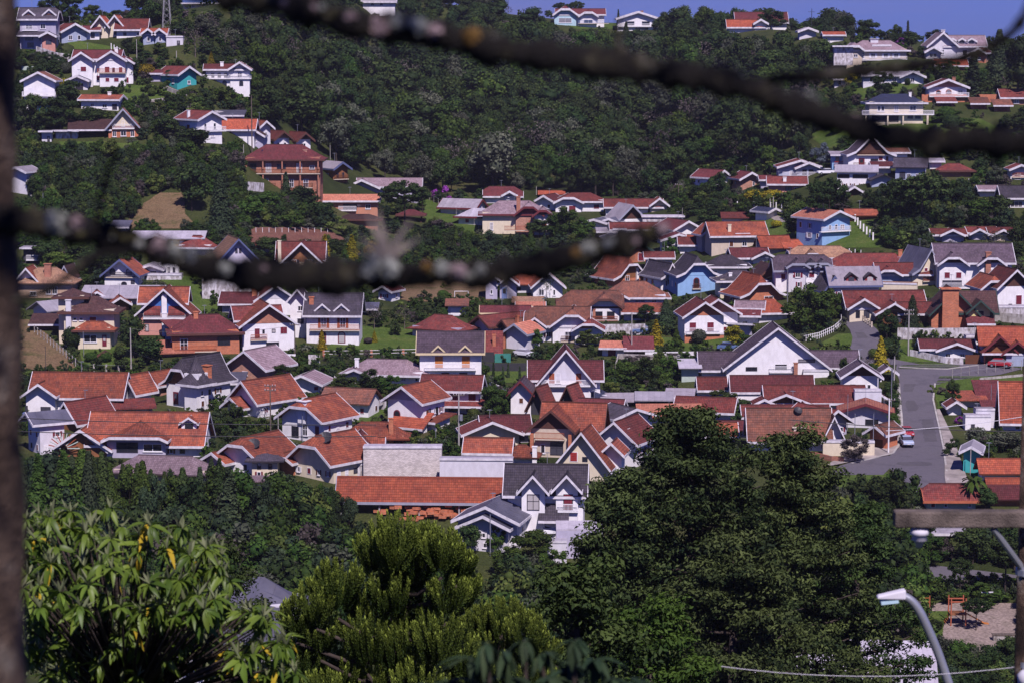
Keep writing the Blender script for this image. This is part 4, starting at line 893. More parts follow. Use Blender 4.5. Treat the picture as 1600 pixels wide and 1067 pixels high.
H(1336, 466, 'grey roofed house with two dark timber dormers', [V('S', 76, 46, 18, 28, 'grey', 'lavender', trim='blue', win='s -26 2 5 8;w -12 2 5 8;w 20 2 6 8', of=5)], dorm=[(0, -6, 4, 17, 8, 8, 'b', dict(roof='charcoal', wall='redwood', trim='')), (0, 24, 4, 17, 8, 8, 'b', dict(roof='charcoal', wall='redwood', trim=''))], yaw=6)
H(1298, 468, 'dark timber gable side of the dormered grey roof', [V('G', 32, 20, 12, 24, 'charcoal', 'darkwood', trim='blue')], yaw=28, hist=False)
H(1252, 452, 'white modern villa with plum roof and arched eyebrow dormers', [V('S', 84, 50, 28, 22, 'purple', 'white', x=2, trim='grey', cf=.3, cb=.3), V('G', 28, 30, 34, 12, 'purple', 'palewhite', x=-7, y=-8, trim='grey', cf=.5), V('G', 18, 20, 36, 9, 'charcoal', 'white', x=15, y=-6, trim='grey', cf=.5, win='c 0 19 8 14'), V('G', 18, 20, 36, 9, 'charcoal', 'white', x=32, y=-6, trim='grey', cf=.5, win='c 0 19 8 14')],
  bal=[(24, 9, 34, 7, 's_white', -6)], sh='maroon')
H(1204, 446, 'dark brown gabled wings left of the white modern villa', [V('G', 34, 44, 12, 20, 'darkbrown', 'wood', trim='brown'), V('G', 28, 40, 12, 18, 'darkbrown', 'wood', x=26, y=4, trim='brown')], yaw=10)
H(1136, 436, 'white house with charcoal hipped roof above the blue gable', [V('H', 62, 46, 18, 16, 'charcoal', 'white', win='w -18 4 5 8;w 8 4 6 7')])
H(1156, 462, 'cream white house with a low charcoal hipped roof', [V('H', 66, 44, 22, 14, 'charcoal', 'cream', x=2, win='w -4 7 10 8;b 16 6 6 9')], chim=[(-14, 8, 5, 34, 'white')], yaw=6)
H(1090, 458, 'light blue house with bell shaped charcoal gable', [V('G', 64, 70, 26, 30, 'charcoal', 'lightblue', cf=.35, fl=1, panel='lightblue', win='a -2 8 10 16 maroon')], yaw=10, bal=[(-2, 7, 14, 3, 's_brown')])
H(1046, 452, 'charcoal roofed side wing of the light blue house', [V('G', 30, 60, 18, 22, 'charcoal', 'white', fl=1)], yaw=24)
H(1070, 458, 'small white arched porch below the light blue house', [V('G', 20, 24, 10, 10, 'charcoal', 'white', cf=.4)], cat='porch', name='porch')
H(984, 446, 'rust orange timber house with a bell curved gable', [V('G', 66, 60, 10, 32, 'orange', 'brickorange', cf=.3, fl=1, panel='wood', win='w -5 7 8 9;w 10 -6 14 7')], yaw=32, chim=[(13, -2, 4, 26, 'white', 0)])
H(1000, 410, 'orange fronted cottage with a teal edged roof', [V('G', 36, 34, 16, 14, 'slate', 'brickorange', trim='green', win='c 2 2 9 12')], yaw=4)
H(1030, 418, 'small white and red outbuilding right of the orange cottage', [V('S', 40, 24, 14, 8, 'red', 'white', win='c -8 2 7 8')])
H(992, 490, 'house with mottled brown hipped roof and blue white walls', [V('H', 96, 60, 24, 22, 'brown', 'palewhite', trim='white', win='w 8 17 16 4;w 30 17 8 4'), V('G', 24, 20, 24, 9, 'brown', 'lavender', x=-26, y=-8, trim='white')])
H(1005, 500, 'fenced porch with a short orange roof under the mottled roof', [V('M', 60, 16, 14, 5, 'orange', 'lavender', win='b -8 2 20 8;b 16 2 16 8')], cat='porch', name='porch')
H(922, 500, 'half timbered house with a brick porch and clipped red roof', [V('S', 96, 50, 20, 22, 'brown', 'palewhite', trim='brown', cf=.7, cb=.3), V('G', 46, 40, 20, 20, 'brown', 'white', x=22, y=-8, trim='brown', cf=.35, win='b -10 2 14 12;b 10 2 12 12')], bal=[(20, -1, 46, 4, 's_rust', -8)], chim=[(6, -9, 4, 17, 'brick', -2)])
H(880, 534, 'white house under a sweeping red brown roof with nested gables', [V('S', 94, 64, 24, 26, 'brown', 'white', x=-10, cf=.35), V('G', 60, 60, 24, 26, 'brown', 'white', x=14, y=-8, cf=.3, win='w -6 3 10 14'), V('G', 42, 26, 20, 15, 'red', 'white', x=40, y=-16, cf=.35, panel='brickorange', win='b 0 2 18 8'), V('G', 28, 24, 24, 14, 'brown', 'lilac', x=-44, y=-6)],
  sh='maroon', yaw=-4, bal=[(8, 2, 22, 4, 's_brown', -8)])
H(1100, 532, 'gable house with plum shutters over a brick base', [V('G', 62, 60, 36, 24, 'red', 'white', panel='brickorange', win='c -18 14 10 14;c 10 14 10 14', fl=0), V('G', 66, 40, 36, 24, 'red', 'white', x=28, y=40, panel='brickpink', win='c 12 10 7 6'), V('F', 62, 4, 10, 0, 'grey', 'brickorange', x=0, y=-2, ov=0, of=0)],
  bal=[(-2, 12, 54, 6, 's_white')], yaw=6)
H(1190, 476, 'house under a sweeping orange clipped gable roof', [V('G', 74, 60, 12, 32, 'bright', 'brickorange', cf=.35, fl=1, win='w 12 4 16 9')], yaw=20)
H(1206, 502, 'small orange hipped roof beside the dense round tree', [V('H', 50, 38, 12, 20, 'bright', 'palewhite')], yaw=10)
H(1156, 510, 'low stacked white houses with short red roofs', [V('S', 60, 28, 16, 12, 'maroon', 'white', x=-2, win='w 10 3 8 6'), V('S', 38, 20, 26, 10, 'mauve', 'lilac', x=14, y=16)], yaw=-10)
H(1150, 524, 'slanting white roofed carport by the yellow green tree', [V('M', 40, 30, 16, -8, 'pale', 'lilac', x=6)], yaw=-25, cat='carport', name='carport')
H(776, 468, 'rough lilac stucco house with a blue door behind the branch', [V('G', 18, 30, 30, 10, 'maroon', 'lilac', win='w 0 8 4 7', x=-8), V('G', 26, 30, 22, 14, 'orange', 'lilac', x=18, y=6, win='d -6 0 8 18 blue')])
H(822, 458, 'terracotta roofed hall between the lilac house and white gable', [V('S', 56, 30, 12, 20, 'orange', 'palewhite', trim='')])
H(856, 466, 'white steep gable house behind the bare dark sapling', [V('G', 46, 44, 16, 24, 'orange', 'white', win='w 10 4 4 9;w -10 4 8 10')], yaw=4)
H(825, 480, 'low tiled pergola roof in front of the white gable', [V('M', 42, 14, 9, 2, 'tan', 'white', trim='', open_=True)], cat='pergola', name='pergola')
H(714, 494, 'white garden shed with a strip of red tiles on top', [V('M', 28, 18, 18, 3, 'brown', 'palewhite', trim='', win='g 0 0 20 13 white')], cat='shed', name='shed', sh='white')
H(829, 494, 'pink roofed white annexe behind the flat maroon roof', [V('S', 38, 20, 14, 6, 'salmon', 'white')])
H(790, 500, 'wide maroon roof on two brick pillars', [V('S', 72, 36, 10, 9, 'maroon', 'grey', trim='cream')], chim=[(8, -5, 5, 3, 'brick', -5), (20, -7, 6, 5, 'brickorange', -7)])
H(602, 470, 'small white gable cottage in the dark trees under the branch', [V('G', 24, 26, 14, 9, 'maroon', 'white')], yaw=-25)
H(565, 492, 'white edged lean to roof at the end of the garden', [V('M', 44, 22, 10, 3, 'slate', 'dark', open_=True)], cat='carport', name='carport')
H(680, 530, 'red roofed bungalow with a small chimney pot behind the dormer house', [V('H', 84, 50, 14, 20, 'red', 'lilac', trim='')], yaw=-30)
H(758, 528, 'red brown roof with a white chimney block', [V('G', 46, 66, 18, 16, 'red', 'lilac', trim='brown', x=-4)], yaw=-52, chim=[(-28, 6, 6, 20, 'white', 0)])
H(792, 532, 'narrow brown roof tight behind the salmon roofed shed', [V('G', 30, 56, 16, 16, 'brown', 'dark', trim='brown')], yaw=-50, chim=[(8, 14, 5, 38, 'brickorange', 20)])
H(808, 546, 'white gable shed with salmon roof above the green gates', [V('G', 38, 40, 24, 16, 'salmon', 'palewhite', trim='grey')], yaw=-28, chim=[(-22, -4, 5, 22, 'brickorange', -4)], cat='shed', name='shed')
H(770, 560, 'red roofed slip of a cottage with an orange chimney', [V('M', 22, 24, 14, 16, 'red', 'brickorange', trim='')], chim=[(2, 6, 5, 36, 'brickorange', 10)])
# house with two yellow edged gablets
H(704, 596, 'pale two storey house with orange shuttered doors and twin cream gablets', [V('S', 96, 52, 44, 30, 'purple', 'white', trim='cream', win='c -18 22 12 20 orange;c 24 22 12 20 orange;b -8 8 12 6;b 20 8 12 6', of=9)],
  dorm=[(0, -19, -1, 20, 1, 12, '-', dict(wall='white', trim='cream')), (0, 23, -1, 20, 1, 12, '-', dict(wall='white', trim='cream'))], bal=[(0, 20, 80, 7, 's_white')], sh='orange', yaw=0)
H(704, 645, 'house with a broad red roof and light blue side wall', [V('S', 88, 54, 34, 21, 'red', 'white', trim='white', win='c 6 20 11 11;c 34 20 11 11;b 4 2 14 8;b 32 2 14 8'), V('M', 66, 9, 15, 2, 'red', 'white', x=14, y=-9, open_=True)], yaw=-6, sh='maroon')
H(634, 670, 'white house with plum eaves and an arched window facing left', [V('G', 66, 62, 42, 25, 'orange', 'white', panel='lilac', win='a -16 14 13 16 maroon;R:b -14 18 7 15;R:b 8 18 7 15'), V('M', 54, 10, 12, 6, 'bright', 'white', x=12, y=-10), V('M', 16, 40, 14, 4, 'orange', 'white', x=42, y=10)], yaw=-30, dish=[])
H(585, 698, 'rough clay tiled gazebo roof on brick piers', [V('H', 92, 46, 12, 22, 'orange', 'brick', open_=True, trim='')], chim=[(26, 4, 7, 44, 'brickorange', 0), (-42, -3, 8, 22, 'brickorange', -2)], cat='gazebo', name='gazebo')
H(562, 726, 'cottage with a flat topped white framed gable over a red hood', [V('S', 70, 44, 22, 16, 'orange', 'white', x=-2), V('G', 52, 30, 20, 30, 'red', 'white', y=-8, cf=.45, win='b 0 4 20 10'), V('M', 40, 8, 18, 10, 'orange', 'white', y=-15, x=2)], sh='brown')
H(560, 745, 'low pale party wall building with a small red niche', [V('F', 60, 30, 20, 0, 'grey', 'stained', x=0, ov=0, of=0)], cat='building', name='building')
H(629, 748, 'tall cream block wall of a windowless hall', [V('M', 122, 40, 50, -3, 'pale', 'block', x=0, ov=.5, of=.5, trim='white')], cat='building', name='building')
H(744, 765, 'long rendered white wall of the lower hall', [V('M', 114, 36, 48, -3, 'pale', 'palewhite', ov=.5, of=.5, trim='white')], cat='building', name='building', yaw=-2)
H(655, 806, 'long open timber yard shed with bright orange tiled roof', [V('S', 250, 54, 20, 35, 'bright', 'grey', trim='grey', open_=True, of=4)], cat='shed', name='shed', yaw=-3)
H(762, 722, 'orange tiled roof with a white chimney above the white hall', [V('S', 66, 32, 14, 21, 'orange', 'white'), V('H', 40, 26, 8, 16, 'orange', 'white', x=52, y=4, trim='')], chim=[(74, -2, 7, 26, 'white', 0)], yaw=-6)
H(850, 836, 'white house with two steep gables under charcoal shingles', [V('S', 118, 60, 62, 44, 'charcoal', 'white', x=2, win='b 40 2 14 20'), V('G', 36, 40, 70, 28, 'charcoal', 'white', x=-16, y=-16, win='w 0 43 20 25'), V('G', 34, 30, 72, 26, 'charcoal', 'white', x=36, y=-10, win='c 2 43 13 24 maroon'), V('M', 34, 18, 38, 14, 'charcoal', 'white', x=16, y=-14)],
  frame='dark', bal=[(38, 42, 32, 6, 's_white', -10)], sh='maroon', yaw=-4)
H(762, 858, 'white cottage with ribbed charcoal roof and double bargeboard', [V('G', 96, 66, 44, 25, 'slate', 'white', trim='white', win='w 4 16 14 12'), V('G', 74, 10, 36, 20, 'slate', 'palewhite', x=-2, y=-9, trim='white')], yaw=-14)
H(900, 872, 'stepped pale walls of the yard below the cedar', [V('M', 74, 40, 44, 6, 'pale', 'lilac', x=6, trim='', ov=0, of=0), V('F', 30, 24, 30, 0, 'pale', 'palewhite', x=-30, y=-20, ov=0, of=0)], cat='building', name='building')
H(768, 696, 'cream gabled cottage with solar panels on its wide red roof', [V('G', 86, 44, 18, 20, 'red', 'cream', x=0, win='w -18 4 4 8;w 8 3 6 9'), V('S', 70, 46, 16, 24, 'maroon', 'lilac', x=26, y=18)], yaw=8, solar=[(1, -14, .5, 16, 18), (1, 4, .5, 16, 18)], sh='brown')
H(862, 714, 'timber balcony house with a deep orange gable roof', [V('G', 66, 60, 40, 34, 'orange', 'beige', trim='brown', panel='darkwood', win='w -14 6 7 14;b 8 4 20 20', of=12), V('S', 92, 50, 36, 40, 'orange', 'brickpink', x=26, y=40, trim='brown')], bal=[(-2, 30, 46, 9, 's_rust', 0)], sh='brown', yaw=-10,
  col=[(-30, -8, 5, 38, 'brickorange'), (30, -8, 5, 38, 'brickorange')])
H(910, 750, 'cream house with red timber gable and steep white bargeboards', [V('G', 80, 60, 16, 60, 'orange', 'cream', panel=None, win='c -14 30 11 14 red;b 4 30 9 8', ov=8), V('G', 30, 30, 36, 20, 'orange', 'white', x=42, y=30)], yaw=-12, sh='red')
H(884, 634, 'tall A frame house with balcony and plum tiled side wings', [V('G', 78, 60, 32, 56, 'maroon', 'white', panel='palewhite', win='c -22 36 8 16 rust;w -12 36 7 16;c 20 36 8 16 rust', ov=8), V('S', 108, 36, 38, 28, 'maroon', 'white', y=14, win='')], bal=[(0, 33, 76, 8, 's_white')], sh='rust')
H(814, 646, 'narrow white gable end in front of the A frame house', [V('G', 32, 40, 30, 22, 'purple', 'white', trim='maroon')], yaw=-6)
H(842, 648, 'little brown triangular skylight roof left of its twin', [V('G', 26, 22, 6, 38, 'red', 'dark', trim='brown')], yaw=-24, cat='skylight', name='skylight')
H(890, 646, 'little brown triangular skylight roof right of its twin', [V('G', 26, 22, 6, 38, 'red', 'dark', trim='brown')], yaw=-24, cat='skylight', name='skylight')
H(926, 632, 'dark green tent roofed kiosk beside the A frame house', [V('H', 44, 34, 10, 15, 'blue', 'palewhite', trim='')], cat='kiosk', name='kiosk')
H(975, 634, 'curving low grey walkway roof on posts', [V('M', 62, 14, 10, 3, 'grey', 'palewhite', trim='', open_=True)], yaw=4, cat='walkway', name='walkway')
H(1022, 634, 'pale middle bays of the low walkway roof', [V('M', 50, 14, 12, 3, 'pale', 'palewhite', trim='', open_=True)], yaw=-3, cat='walkway', name='walkway')
H(1062, 630, 'grey right end of the low walkway roof by the white gate', [V('M', 36, 12, 13, 3, 'grey', 'palewhite', trim='white', open_=True)], yaw=-8, cat='walkway', name='walkway')
H(988, 672, 'flat charcoal roof with a white rim and blue white walls', [V('G', 74, 50, 20, 14, 'charcoal', 'white')], yaw=30)
H(1046, 660, 'pale orange roof running beside the flat charcoal roof', [V('S', 92, 34, 8, 18, 'salmon', 'white', trim='')], yaw=2)
H(936, 650, 'dull red roof slope behind the timber balcony house', [V('S', 66, 30, 8, 16, 'maroon', 'white')], yaw=-14)
H(964, 726, 'white house with red tiled gable roof and white chimney', [V('G', 68, 70, 34, 34, 'red', 'white', win='w -14 8 8 9')], yaw=-26, chim=[(10, 10, 9, 56, 'white', 30)])
H(1100, 654, 'long low red roof edged in white steps behind the cedar', [V('S', 86, 40, 10, 20, 'red', 'white'), V('S', 60, 24, 14, 14, 'salmon', 'white', x=10, y=20)], yaw=-14)
H(1118, 690, 'small orange roof showing through the top of the cedar', [V('S', 60, 40, 8, 18, 'orange', 'white')])
H(1214, 592, 'large white house under one great shallow gable', [V('G', 158, 70, 14, 66, 'purple', 'white', win='b 6 15 18 8;b -40 13 18 6;b 46 26 26 5', ov=6, of=10), V('S', 88, 40, 10, 26, 'purple', 'palewhite', x=-72, y=22), V('S', 70, 40, 14, 24, 'purple', 'palewhite', x=92, y=22), V('F', 40, 8, 14, 0, 'pale', 'white', x=60, y=-8, ov=0, of=0)], chim=[(28, -9, 6, 26, 'brick', -8)], sh='brown', bal=[(8, 12, 40, 5, 's_white')])
H(1207, 624, 'long plum tiled roof in front of the great gable', [V('S', 128, 40, 10, 24, 'maroon', 'white', ov=2, of=2)])
H(1113, 618, 'small square red roof at the left of the plum one', [V('S', 46, 34, 8, 18, 'red', 'white', ov=1)], hist=True)
H(1258, 640, 'long rust red roof with a wide white edged gable', [V('S', 150, 44, 10, 24, 'red', 'white', x=16), V('G', 82, 26, 8, 18, 'red', 'wood', x=-32, y=-8), V('G', 26, 16, 10, 9, 'red', 'white', x=-66, y=-12)])
H(1232, 660, 'stepped red tiled roofs with a mossy skylight hatch', [V('S', 128, 34, 8, 16, 'red', 'white', x=-4), V('G', 46, 34, 6, 20, 'red', 'white', x=26, y=-6)])
H(1300, 682, 'red roofed wing sloping down to the white carport', [V('G', 60, 70, 20, 22, 'red', 'lilac', trim='white')], yaw=34)
H(1236, 704, 'big weathered brown roof with a cream chimney and antenna dish', [V('S', 122, 52, 14, 48, 'brown', 'white', x=-2, trim='white'), V('G', 26, 44, 14, 40, 'brown', 'white', x=66, y=4)], chim=[(12, 8, 17, 36, 'beige', 16)], dish=[(12, 20, 60, 7)])
H(1150, 684, 'maroon lean to left of the big weathered roof', [V('S', 46, 26, 12, 12, 'maroon', 'grey', trim='')])
H(1345, 616, 'open grey gable roof with exposed rafters over a white wall', [V('G', 56, 40, 26, 22, 'purple', 'white', panel='darkwood')], yaw=-2)
H(1356, 640, 'white boundary block with an arch below the rafters', [V('F', 42, 14, 30, 0, 'pale', 'palewhite', ov=0, of=0)], cat='outbuilding', name='outbuilding')
H(1374, 636, 'tiny white edged gate roof beside the hedge', [V('G', 18, 12, 12, 9, 'maroon', 'white', open_=True)], cat='gate', name='gate')
H(1386, 596, 'small grey gate roof beside the yellow conifer', [V('G', 22, 16, 12, 11, 'purple', 'white', open_=True)], cat='gate', name='gate')
H(1378, 656, 'white bargeboarded lych gate by the long hedge', [V('G', 22, 14, 12, 8, 'maroon', 'white', open_=True)], cat='gate', name='gate')
H(1352, 668, 'white house with salmon tiled low gable beside the poles', [V('G', 78, 40, 24, 14, 'salmon', 'palewhite', trim='maroon', win='b 10 4 20 10')], yaw=-8)
H(1372, 700, 'timber garage with a tilted brown roof at the pavement', [V('G', 30, 34, 22, 14, 'brown', 'brickorange', win='g 0 0 16 14 brown')], yaw=-38, cat='garage', name='garage')
H(1326, 712, 'cream garden wall house strip behind the round shrub', [V('F', 80, 14, 22, 0, 'pale', 'cream', ov=0, of=0)], yaw=-3, cat='outbuilding', name='outbuilding')
H(1078, 596, 'pale green hut with a cream base in the curved garden', [V('M', 26, 22, 24, 4, 'pale', 'palegreen', trim='')], cat='hut', name='hut')
H(998, 556, 'brick gatehouse with a tiny maroon roof', [V('M', 38, 12, 15, 6, 'maroon', 'brickpink', win='g 2 0 20 12 brown')], cat='gate', name='gatehouse')
H(958, 556, 'white lean to with a pink tiled edge beside the gatehouse', [V('M', 34, 18, 14, 3, 'salmon', 'white', win='g -2 0 12 10')], cat='outbuilding', name='outbuilding', yaw=-6)
# ---------------------------------------------------------------- right of the street
H(1512, 450, 'large white house with plum roof, brick chimney and twin clipped gables', [V('S', 116, 54, 38, 28, 'purple', 'white', x=10, trim='white'), V('G', 40, 40, 36, 18, 'purple', 'white', x=-26, y=-8, cf=.35, panel='darkwood', win='c -8 16 8 9 maroon;c 10 16 8 9 maroon;b 0 2 30 10'), V('G', 36, 40, 36, 17, 'purple', 'white', x=34, y=-8, cf=.35, panel='darkwood', win='s 8 14 8 16 white')],
  chim=[(29, -10, 8, 56, 'brick', 2)], sh='maroon', solar=[(0, 38, .6, 26, 10)], bal=[(-20, 1, 44, 5, 's_white', -8)])
H(1450, 446, 'slate blue roofed house with dark timber eaves and cream gable', [V('G', 54, 64, 18, 38, 'slate', 'cream', trim='grey', fl=1, win='c -4 22 5 5;b 4 8 10 12')], yaw=16, bal=[(4, 7, 28, 4, 's_rust')])
H(1580, 486, 'white house with red gable roof against the right edge', [V('G', 54, 60, 34, 30, 'red', 'white', x=4, panel='darkwood', win='c 8 10 9 14;b -6 6 6 5'), V('G', 40, 50, 32, 20, 'orange', 'lilac', x=-22, y=20, cf=.35)], yaw=10, sh='maroon')
H(1572, 500, 'stained white yard block below the red gable', [V('F', 70, 18, 20, 0, 'pale', 'stained', ov=0, of=0)], cat='outbuilding', name='outbuilding')
H(1376, 498, 'long red roofed house with a timber porch gable at the road', [V('S', 120, 50, 16, 24, 'red', 'cream', x=8, trim='white'), V('G', 42, 30, 16, 16, 'red', 'cream', x=-30, y=-8, win='b -8 2 7 12;b 6 2 9 12')], yaw=4)
H(1396, 506, 'dark timber gable wing beside the long red roof', [V('G', 50, 40, 14, 18, 'red', 'wood', win='b 0 2 24 10'), V('S', 56, 36, 14, 16, 'red', 'wood', x=40, y=6)], dish=[(28, 0, 26, 4)])
H(1500, 513, 'yellow gabled house with green trim and a huge brick chimney wall', [V('G', 70, 60, 20, 40, 'darkbrown', 'brickorange', x=-10, trim='green'), V('S', 70, 46, 22, 32, 'darkbrown', 'paleyellow', x=20, y=6, trim='green', win='g -20 0 12 20 white'), V('G', 34, 26, 24, 20, 'darkbrown', 'paleyellow', x=28, y=-8, trim='green', win='b 2 20 9 8'), V('M', 34, 10, 14, 5, 'maroon', 'paleyellow', x=28, y=-16, open_=True)],
  chim=[(-18, -4, 25, 62, 'brickorange', -10)], sh='dark')
H(1478, 558, 'low white bungalow with maroon roof behind the street wall', [V('S', 78, 34, 12, 13, 'maroon', 'white', x=2), V('G', 54, 20, 11, 12, 'maroon', 'white', x=14, y=-8, panel='brickorange', win='w -12 1 8 6;w 10 1 8 6')], yaw=-2)
H(1524, 548, 'white two storey block behind the low bungalow', [V('F', 30, 20, 22, 0, 'pale', 'white', win='b 4 14 4 3', ov=0, of=0)])
H(1566, 566, 'orange roofed houses with brown gables at the right edge', [V('S', 78, 44, 26, 26, 'bright', 'lilac', x=6, trim=''), V('G', 46, 34, 16, 26, 'orange', 'wood', x=-6, y=-8, trim='maroon'), V('G', 40, 30, 14, 20, 'orange', 'wood', x=20, y=-14, trim='maroon')], yaw=-4)
H(1556, 570, 'brick carport with a flat rust roof and red car inside', [V('F', 38, 20, 18, 0, 'orange', 'brickorange', open_=True)], cat='carport', name='carport')
H(1589, 572, 'pale blue corrugated gate building beside the carport', [V('F', 34, 10, 18, 0, 'pale', 'bluegrey', ov=0, of=0)], cat='outbuilding', name='outbuilding')
H(1592, 672, 'big orange roof slope with white gutter at the right edge', [V('S', 58, 50, 10, 62, 'bright', 'white', x=4, win='w -6 1 8 6;w 8 1 8 6')], yaw=-5)
H(1546, 634, 'brown roofed outhouse on the right side of the street', [V('M', 32, 30, 14, 14, 'maroon', 'lilac', trim='')], cat='outbuilding', name='outbuilding')
H(1514, 636, 'cluster of white sheds with a rust lean to roof', [V('M', 44, 22, 14, 4, 'orange', 'palewhite', trim='')], cat='shed', name='shed')
H(1528, 672, 'white walled yard house with washing and clutter', [V('F', 40, 22, 22, 0, 'pale', 'white', ov=0, of=0, win='b -8 4 6 6'), V('F', 30, 20, 30, 0, 'grey', 'palewhite', x=14, y=16, ov=0, of=0)])
H(1492, 648, 'small red roofed gate with white bargeboards by the street', [V('G', 20, 16, 12, 10, 'red', 'white')], cat='gate', name='gate')
H(1552, 658, 'brick shed with a narrow maroon roof in the yard', [V('M', 22, 20, 14, 8, 'maroon', 'brickpink', trim='')], cat='shed', name='shed')
H(1517, 738, 'teal grey gable hut with white edges beside the palm', [V('G', 24, 40, 32, 10, 'pale', 'teal', win='')], yaw=-14, cat='hut', name='hut')
H(1565, 750, 'bright orange roof behind the mossy wall at lower right', [V('S', 62, 30, 10, 20, 'bright', 'white', trim='')])
H(1572, 772, 'second bright orange roof nearest the wooden crossarm', [V('S', 50, 24, 6, 16, 'bright', 'brickorange', trim='')])
H(1484, 796, 'maroon hipped roof with orange edge tiles at the end of the street', [V('S', 76, 40, 14, 22, 'red', 'palegreen', x=2, trim='redorange', cf=.4)])
H(1578, 790, 'maroon roof strip under the nearest orange roof', [V('S', 56, 30, 10, 18, 'maroon', 'brickorange', trim='')])
H(1478, 836, 'blue white shed roof below the crossarm', [V('M', 50, 26, 6, 4, 'pale', 'aqua', trim='white', open_=True)], cat='shed', name='shed')
# ---------------------------------------------------------------- left of the valley
H(74, 466, 'tan and orange roofed house with brick chimney near the trunk', [V('H', 84, 54, 22, 22, 'tan', 'brickcream', x=-4, trim='', win='w -18 4 10 6;w 6 6 8 10;w 16 6 8 12'), V('G', 30, 40, 24, 22, 'orange', 'white', x=-32, y=6)], chim=[(0, 10, 10, 52, 'brick', 26)])
H(104, 452, 'dark bell shaped gable beside the tan roof', [V('G', 26, 30, 16, 20, 'darkbrown', 'bluegrey', fl=1, trim='grey')], yaw=-8)
H(50, 412, 'white balcony rail of a house hidden behind the trunk', [V('F', 26, 16, 24, 0, 'pale', 'dark')], bal=[(4, 6, 24, 6)], cat='house')
H(190, 448, 'white gable house with arched blue black windows and a cross railing', [V('G', 54, 46, 16, 26, 'orange', 'white', trim='blue', win='a -14 18 9 10 dark;a 12 18 9 10 dark;a 4 0 9 8 dark;b 18 4 6 6')], yaw=-6, bal=[(-2, 15, 50, 4, 's_dark')])
H(236, 432, 'low white open porch with a shallow dark gable', [V('G', 34, 26, 10, 8, 'grey', 'white', win='g 0 0 16 8')], sh='dark')
H(264, 428, 'pale gabled wall building under the thick branch', [V('F', 30, 16, 16, 0, 'pale', 'white', win='b -8 2 4 8;b 0 2 4 8;b 8 2 4 8', ov=0, of=0)])
H(256, 438, 'low pale parapet roof above the weedy bank', [V('F', 56, 18, 8, 0, 'pale', 'stained', ov=0, of=0)], cat='outbuilding', name='outbuilding')
H(188, 476, 'long lavender flat roof stretching behind the cream tower', [V('M', 120, 44, 12, 9, 'pale', 'lilac', trim='')], cat='building', name='building')
H(152, 474, 'small blue edged gable set into the lavender roof', [V('G', 24, 24, 8, 10, 'orange', 'blue')], yaw=10)
H(188, 486, 'small open gable with brown timber set before the lavender roof', [V('G', 26, 26, 10, 11, 'orange', 'wood')], yaw=12)
H(66, 500, 'pale sheet roofed barn beside the dirt track', [V('G', 44, 56, 14, 14, 'pale', 'palewhite', trim='')], yaw=-42, cat='barn', name='barn')
H(56, 516, 'brown lean to under the pale barn roof', [V('M', 50, 20, 12, 6, 'darkbrown', 'darkwood', x=20)], cat='shed', name='shed')
H(136, 541, 'cream tower house with brown hipped roofs and a bay', [V('H', 78, 56, 52, 22, 'darkbrown', 'cream', x=4, trim='brown', win='w -22 40 6 5;w -12 40 6 5;c 6 34 10 12 rust'), V('H', 40, 40, 74, 12, 'darkbrown', 'cream', x=-26, y=14, trim='brown'), V('H', 50, 22, 26, 12, 'orange', 'cream', x=14, y=-16, trim='brown', win='w -6 8 20 12;d 16 2 7 18')], chim=[(-27, -3, 8, 72, 'palewhite', 0)], sh='maroon')
H(258, 524, 'house with gable shade painted blue around a white beam star', [V('G', 84, 50, 28, 44, 'orange', 'pink', panel='blue', trim='white', win='b -28 6 6 12', ov=7), V('S', 70, 30, 46, 24, 'orange', 'white', x=-6, y=30), V('F', 8, 3, 64, 0, 'pale', 'white', x=0, y=-5, ov=0, of=0, trim=''), V('M', 26, 5, 2, 9, 'red', 'pink', x=-19, y=-6, z=32, ov=0, of=1, trim=''), V('M', 26, 5, 2, 9, 'red', 'pink', x=19, y=-6, z=32, ov=0, of=1, trim='')], bal=[(0, 27, 66, 6)], sh='maroon')  # blue gable panel stands in for the deep shade under the eaves
H(255, 392, 'low building striped yellow and white under a pale roof', [V('S', 108, 44, 18, 10, 'pale', 'yellow', x=8, trim='', win='g -30 1 12 14 white;g 2 1 12 14 white;g 24 1 12 14 white;b 44 2 8 12'), V('G', 26, 16, 18, 7, 'grey', 'yellow', x=-10, y=-6)], cat='building', name='building')
H(188, 366, 'grey roofed hut left of the striped building', [V('M', 22, 20, 12, 4, 'slate', 'palewhite')], cat='hut', name='hut')
H(304, 398, 'red roofed bungalow tucked against the tan A frame', [V('H', 50, 36, 10, 17, 'red', 'white')], yaw=-8)
H(372, 442, 'tan roofed A frame house standing on tall pale walls', [V('G', 56, 64, 34, 34, 'tan', 'lavender', trim='blue', win='b -2 46 3 8;b 4 46 3 8')], yaw=18)
H(358, 470, 'stained retaining base and balustrade of the A frame', [V('F', 84, 12, 40, 0, 'grey', 'stained', ov=0, of=0)], cat='terrace', name='terrace', hist=False)
H(468, 432, 'red roofed house with a dark timber gable and cream balcony', [V('G', 62, 44, 18, 34, 'red', 'cream', panel='wood', win='s -12 17 8 9 dark;s 12 17 8 9 dark', x=4), V('S', 70, 30, 22, 28, 'red', 'cream', y=24, x=0)], chim=[(-32, 14, 5, 54, 'cream', 20)], bal=[(4, 14, 46, 6, 's_brown')])
H(410, 392, 'orange strip of roof between garden trees', [V('S', 18, 14, 5, 5, 'bright', 'white', trim='')], cat='shed', name='shed')
H(372, 490, 'maroon roofed annexe with pale retaining side', [V('S', 50, 34, 14, 16, 'maroon', 'lilac', x=0), ], yaw=-3)
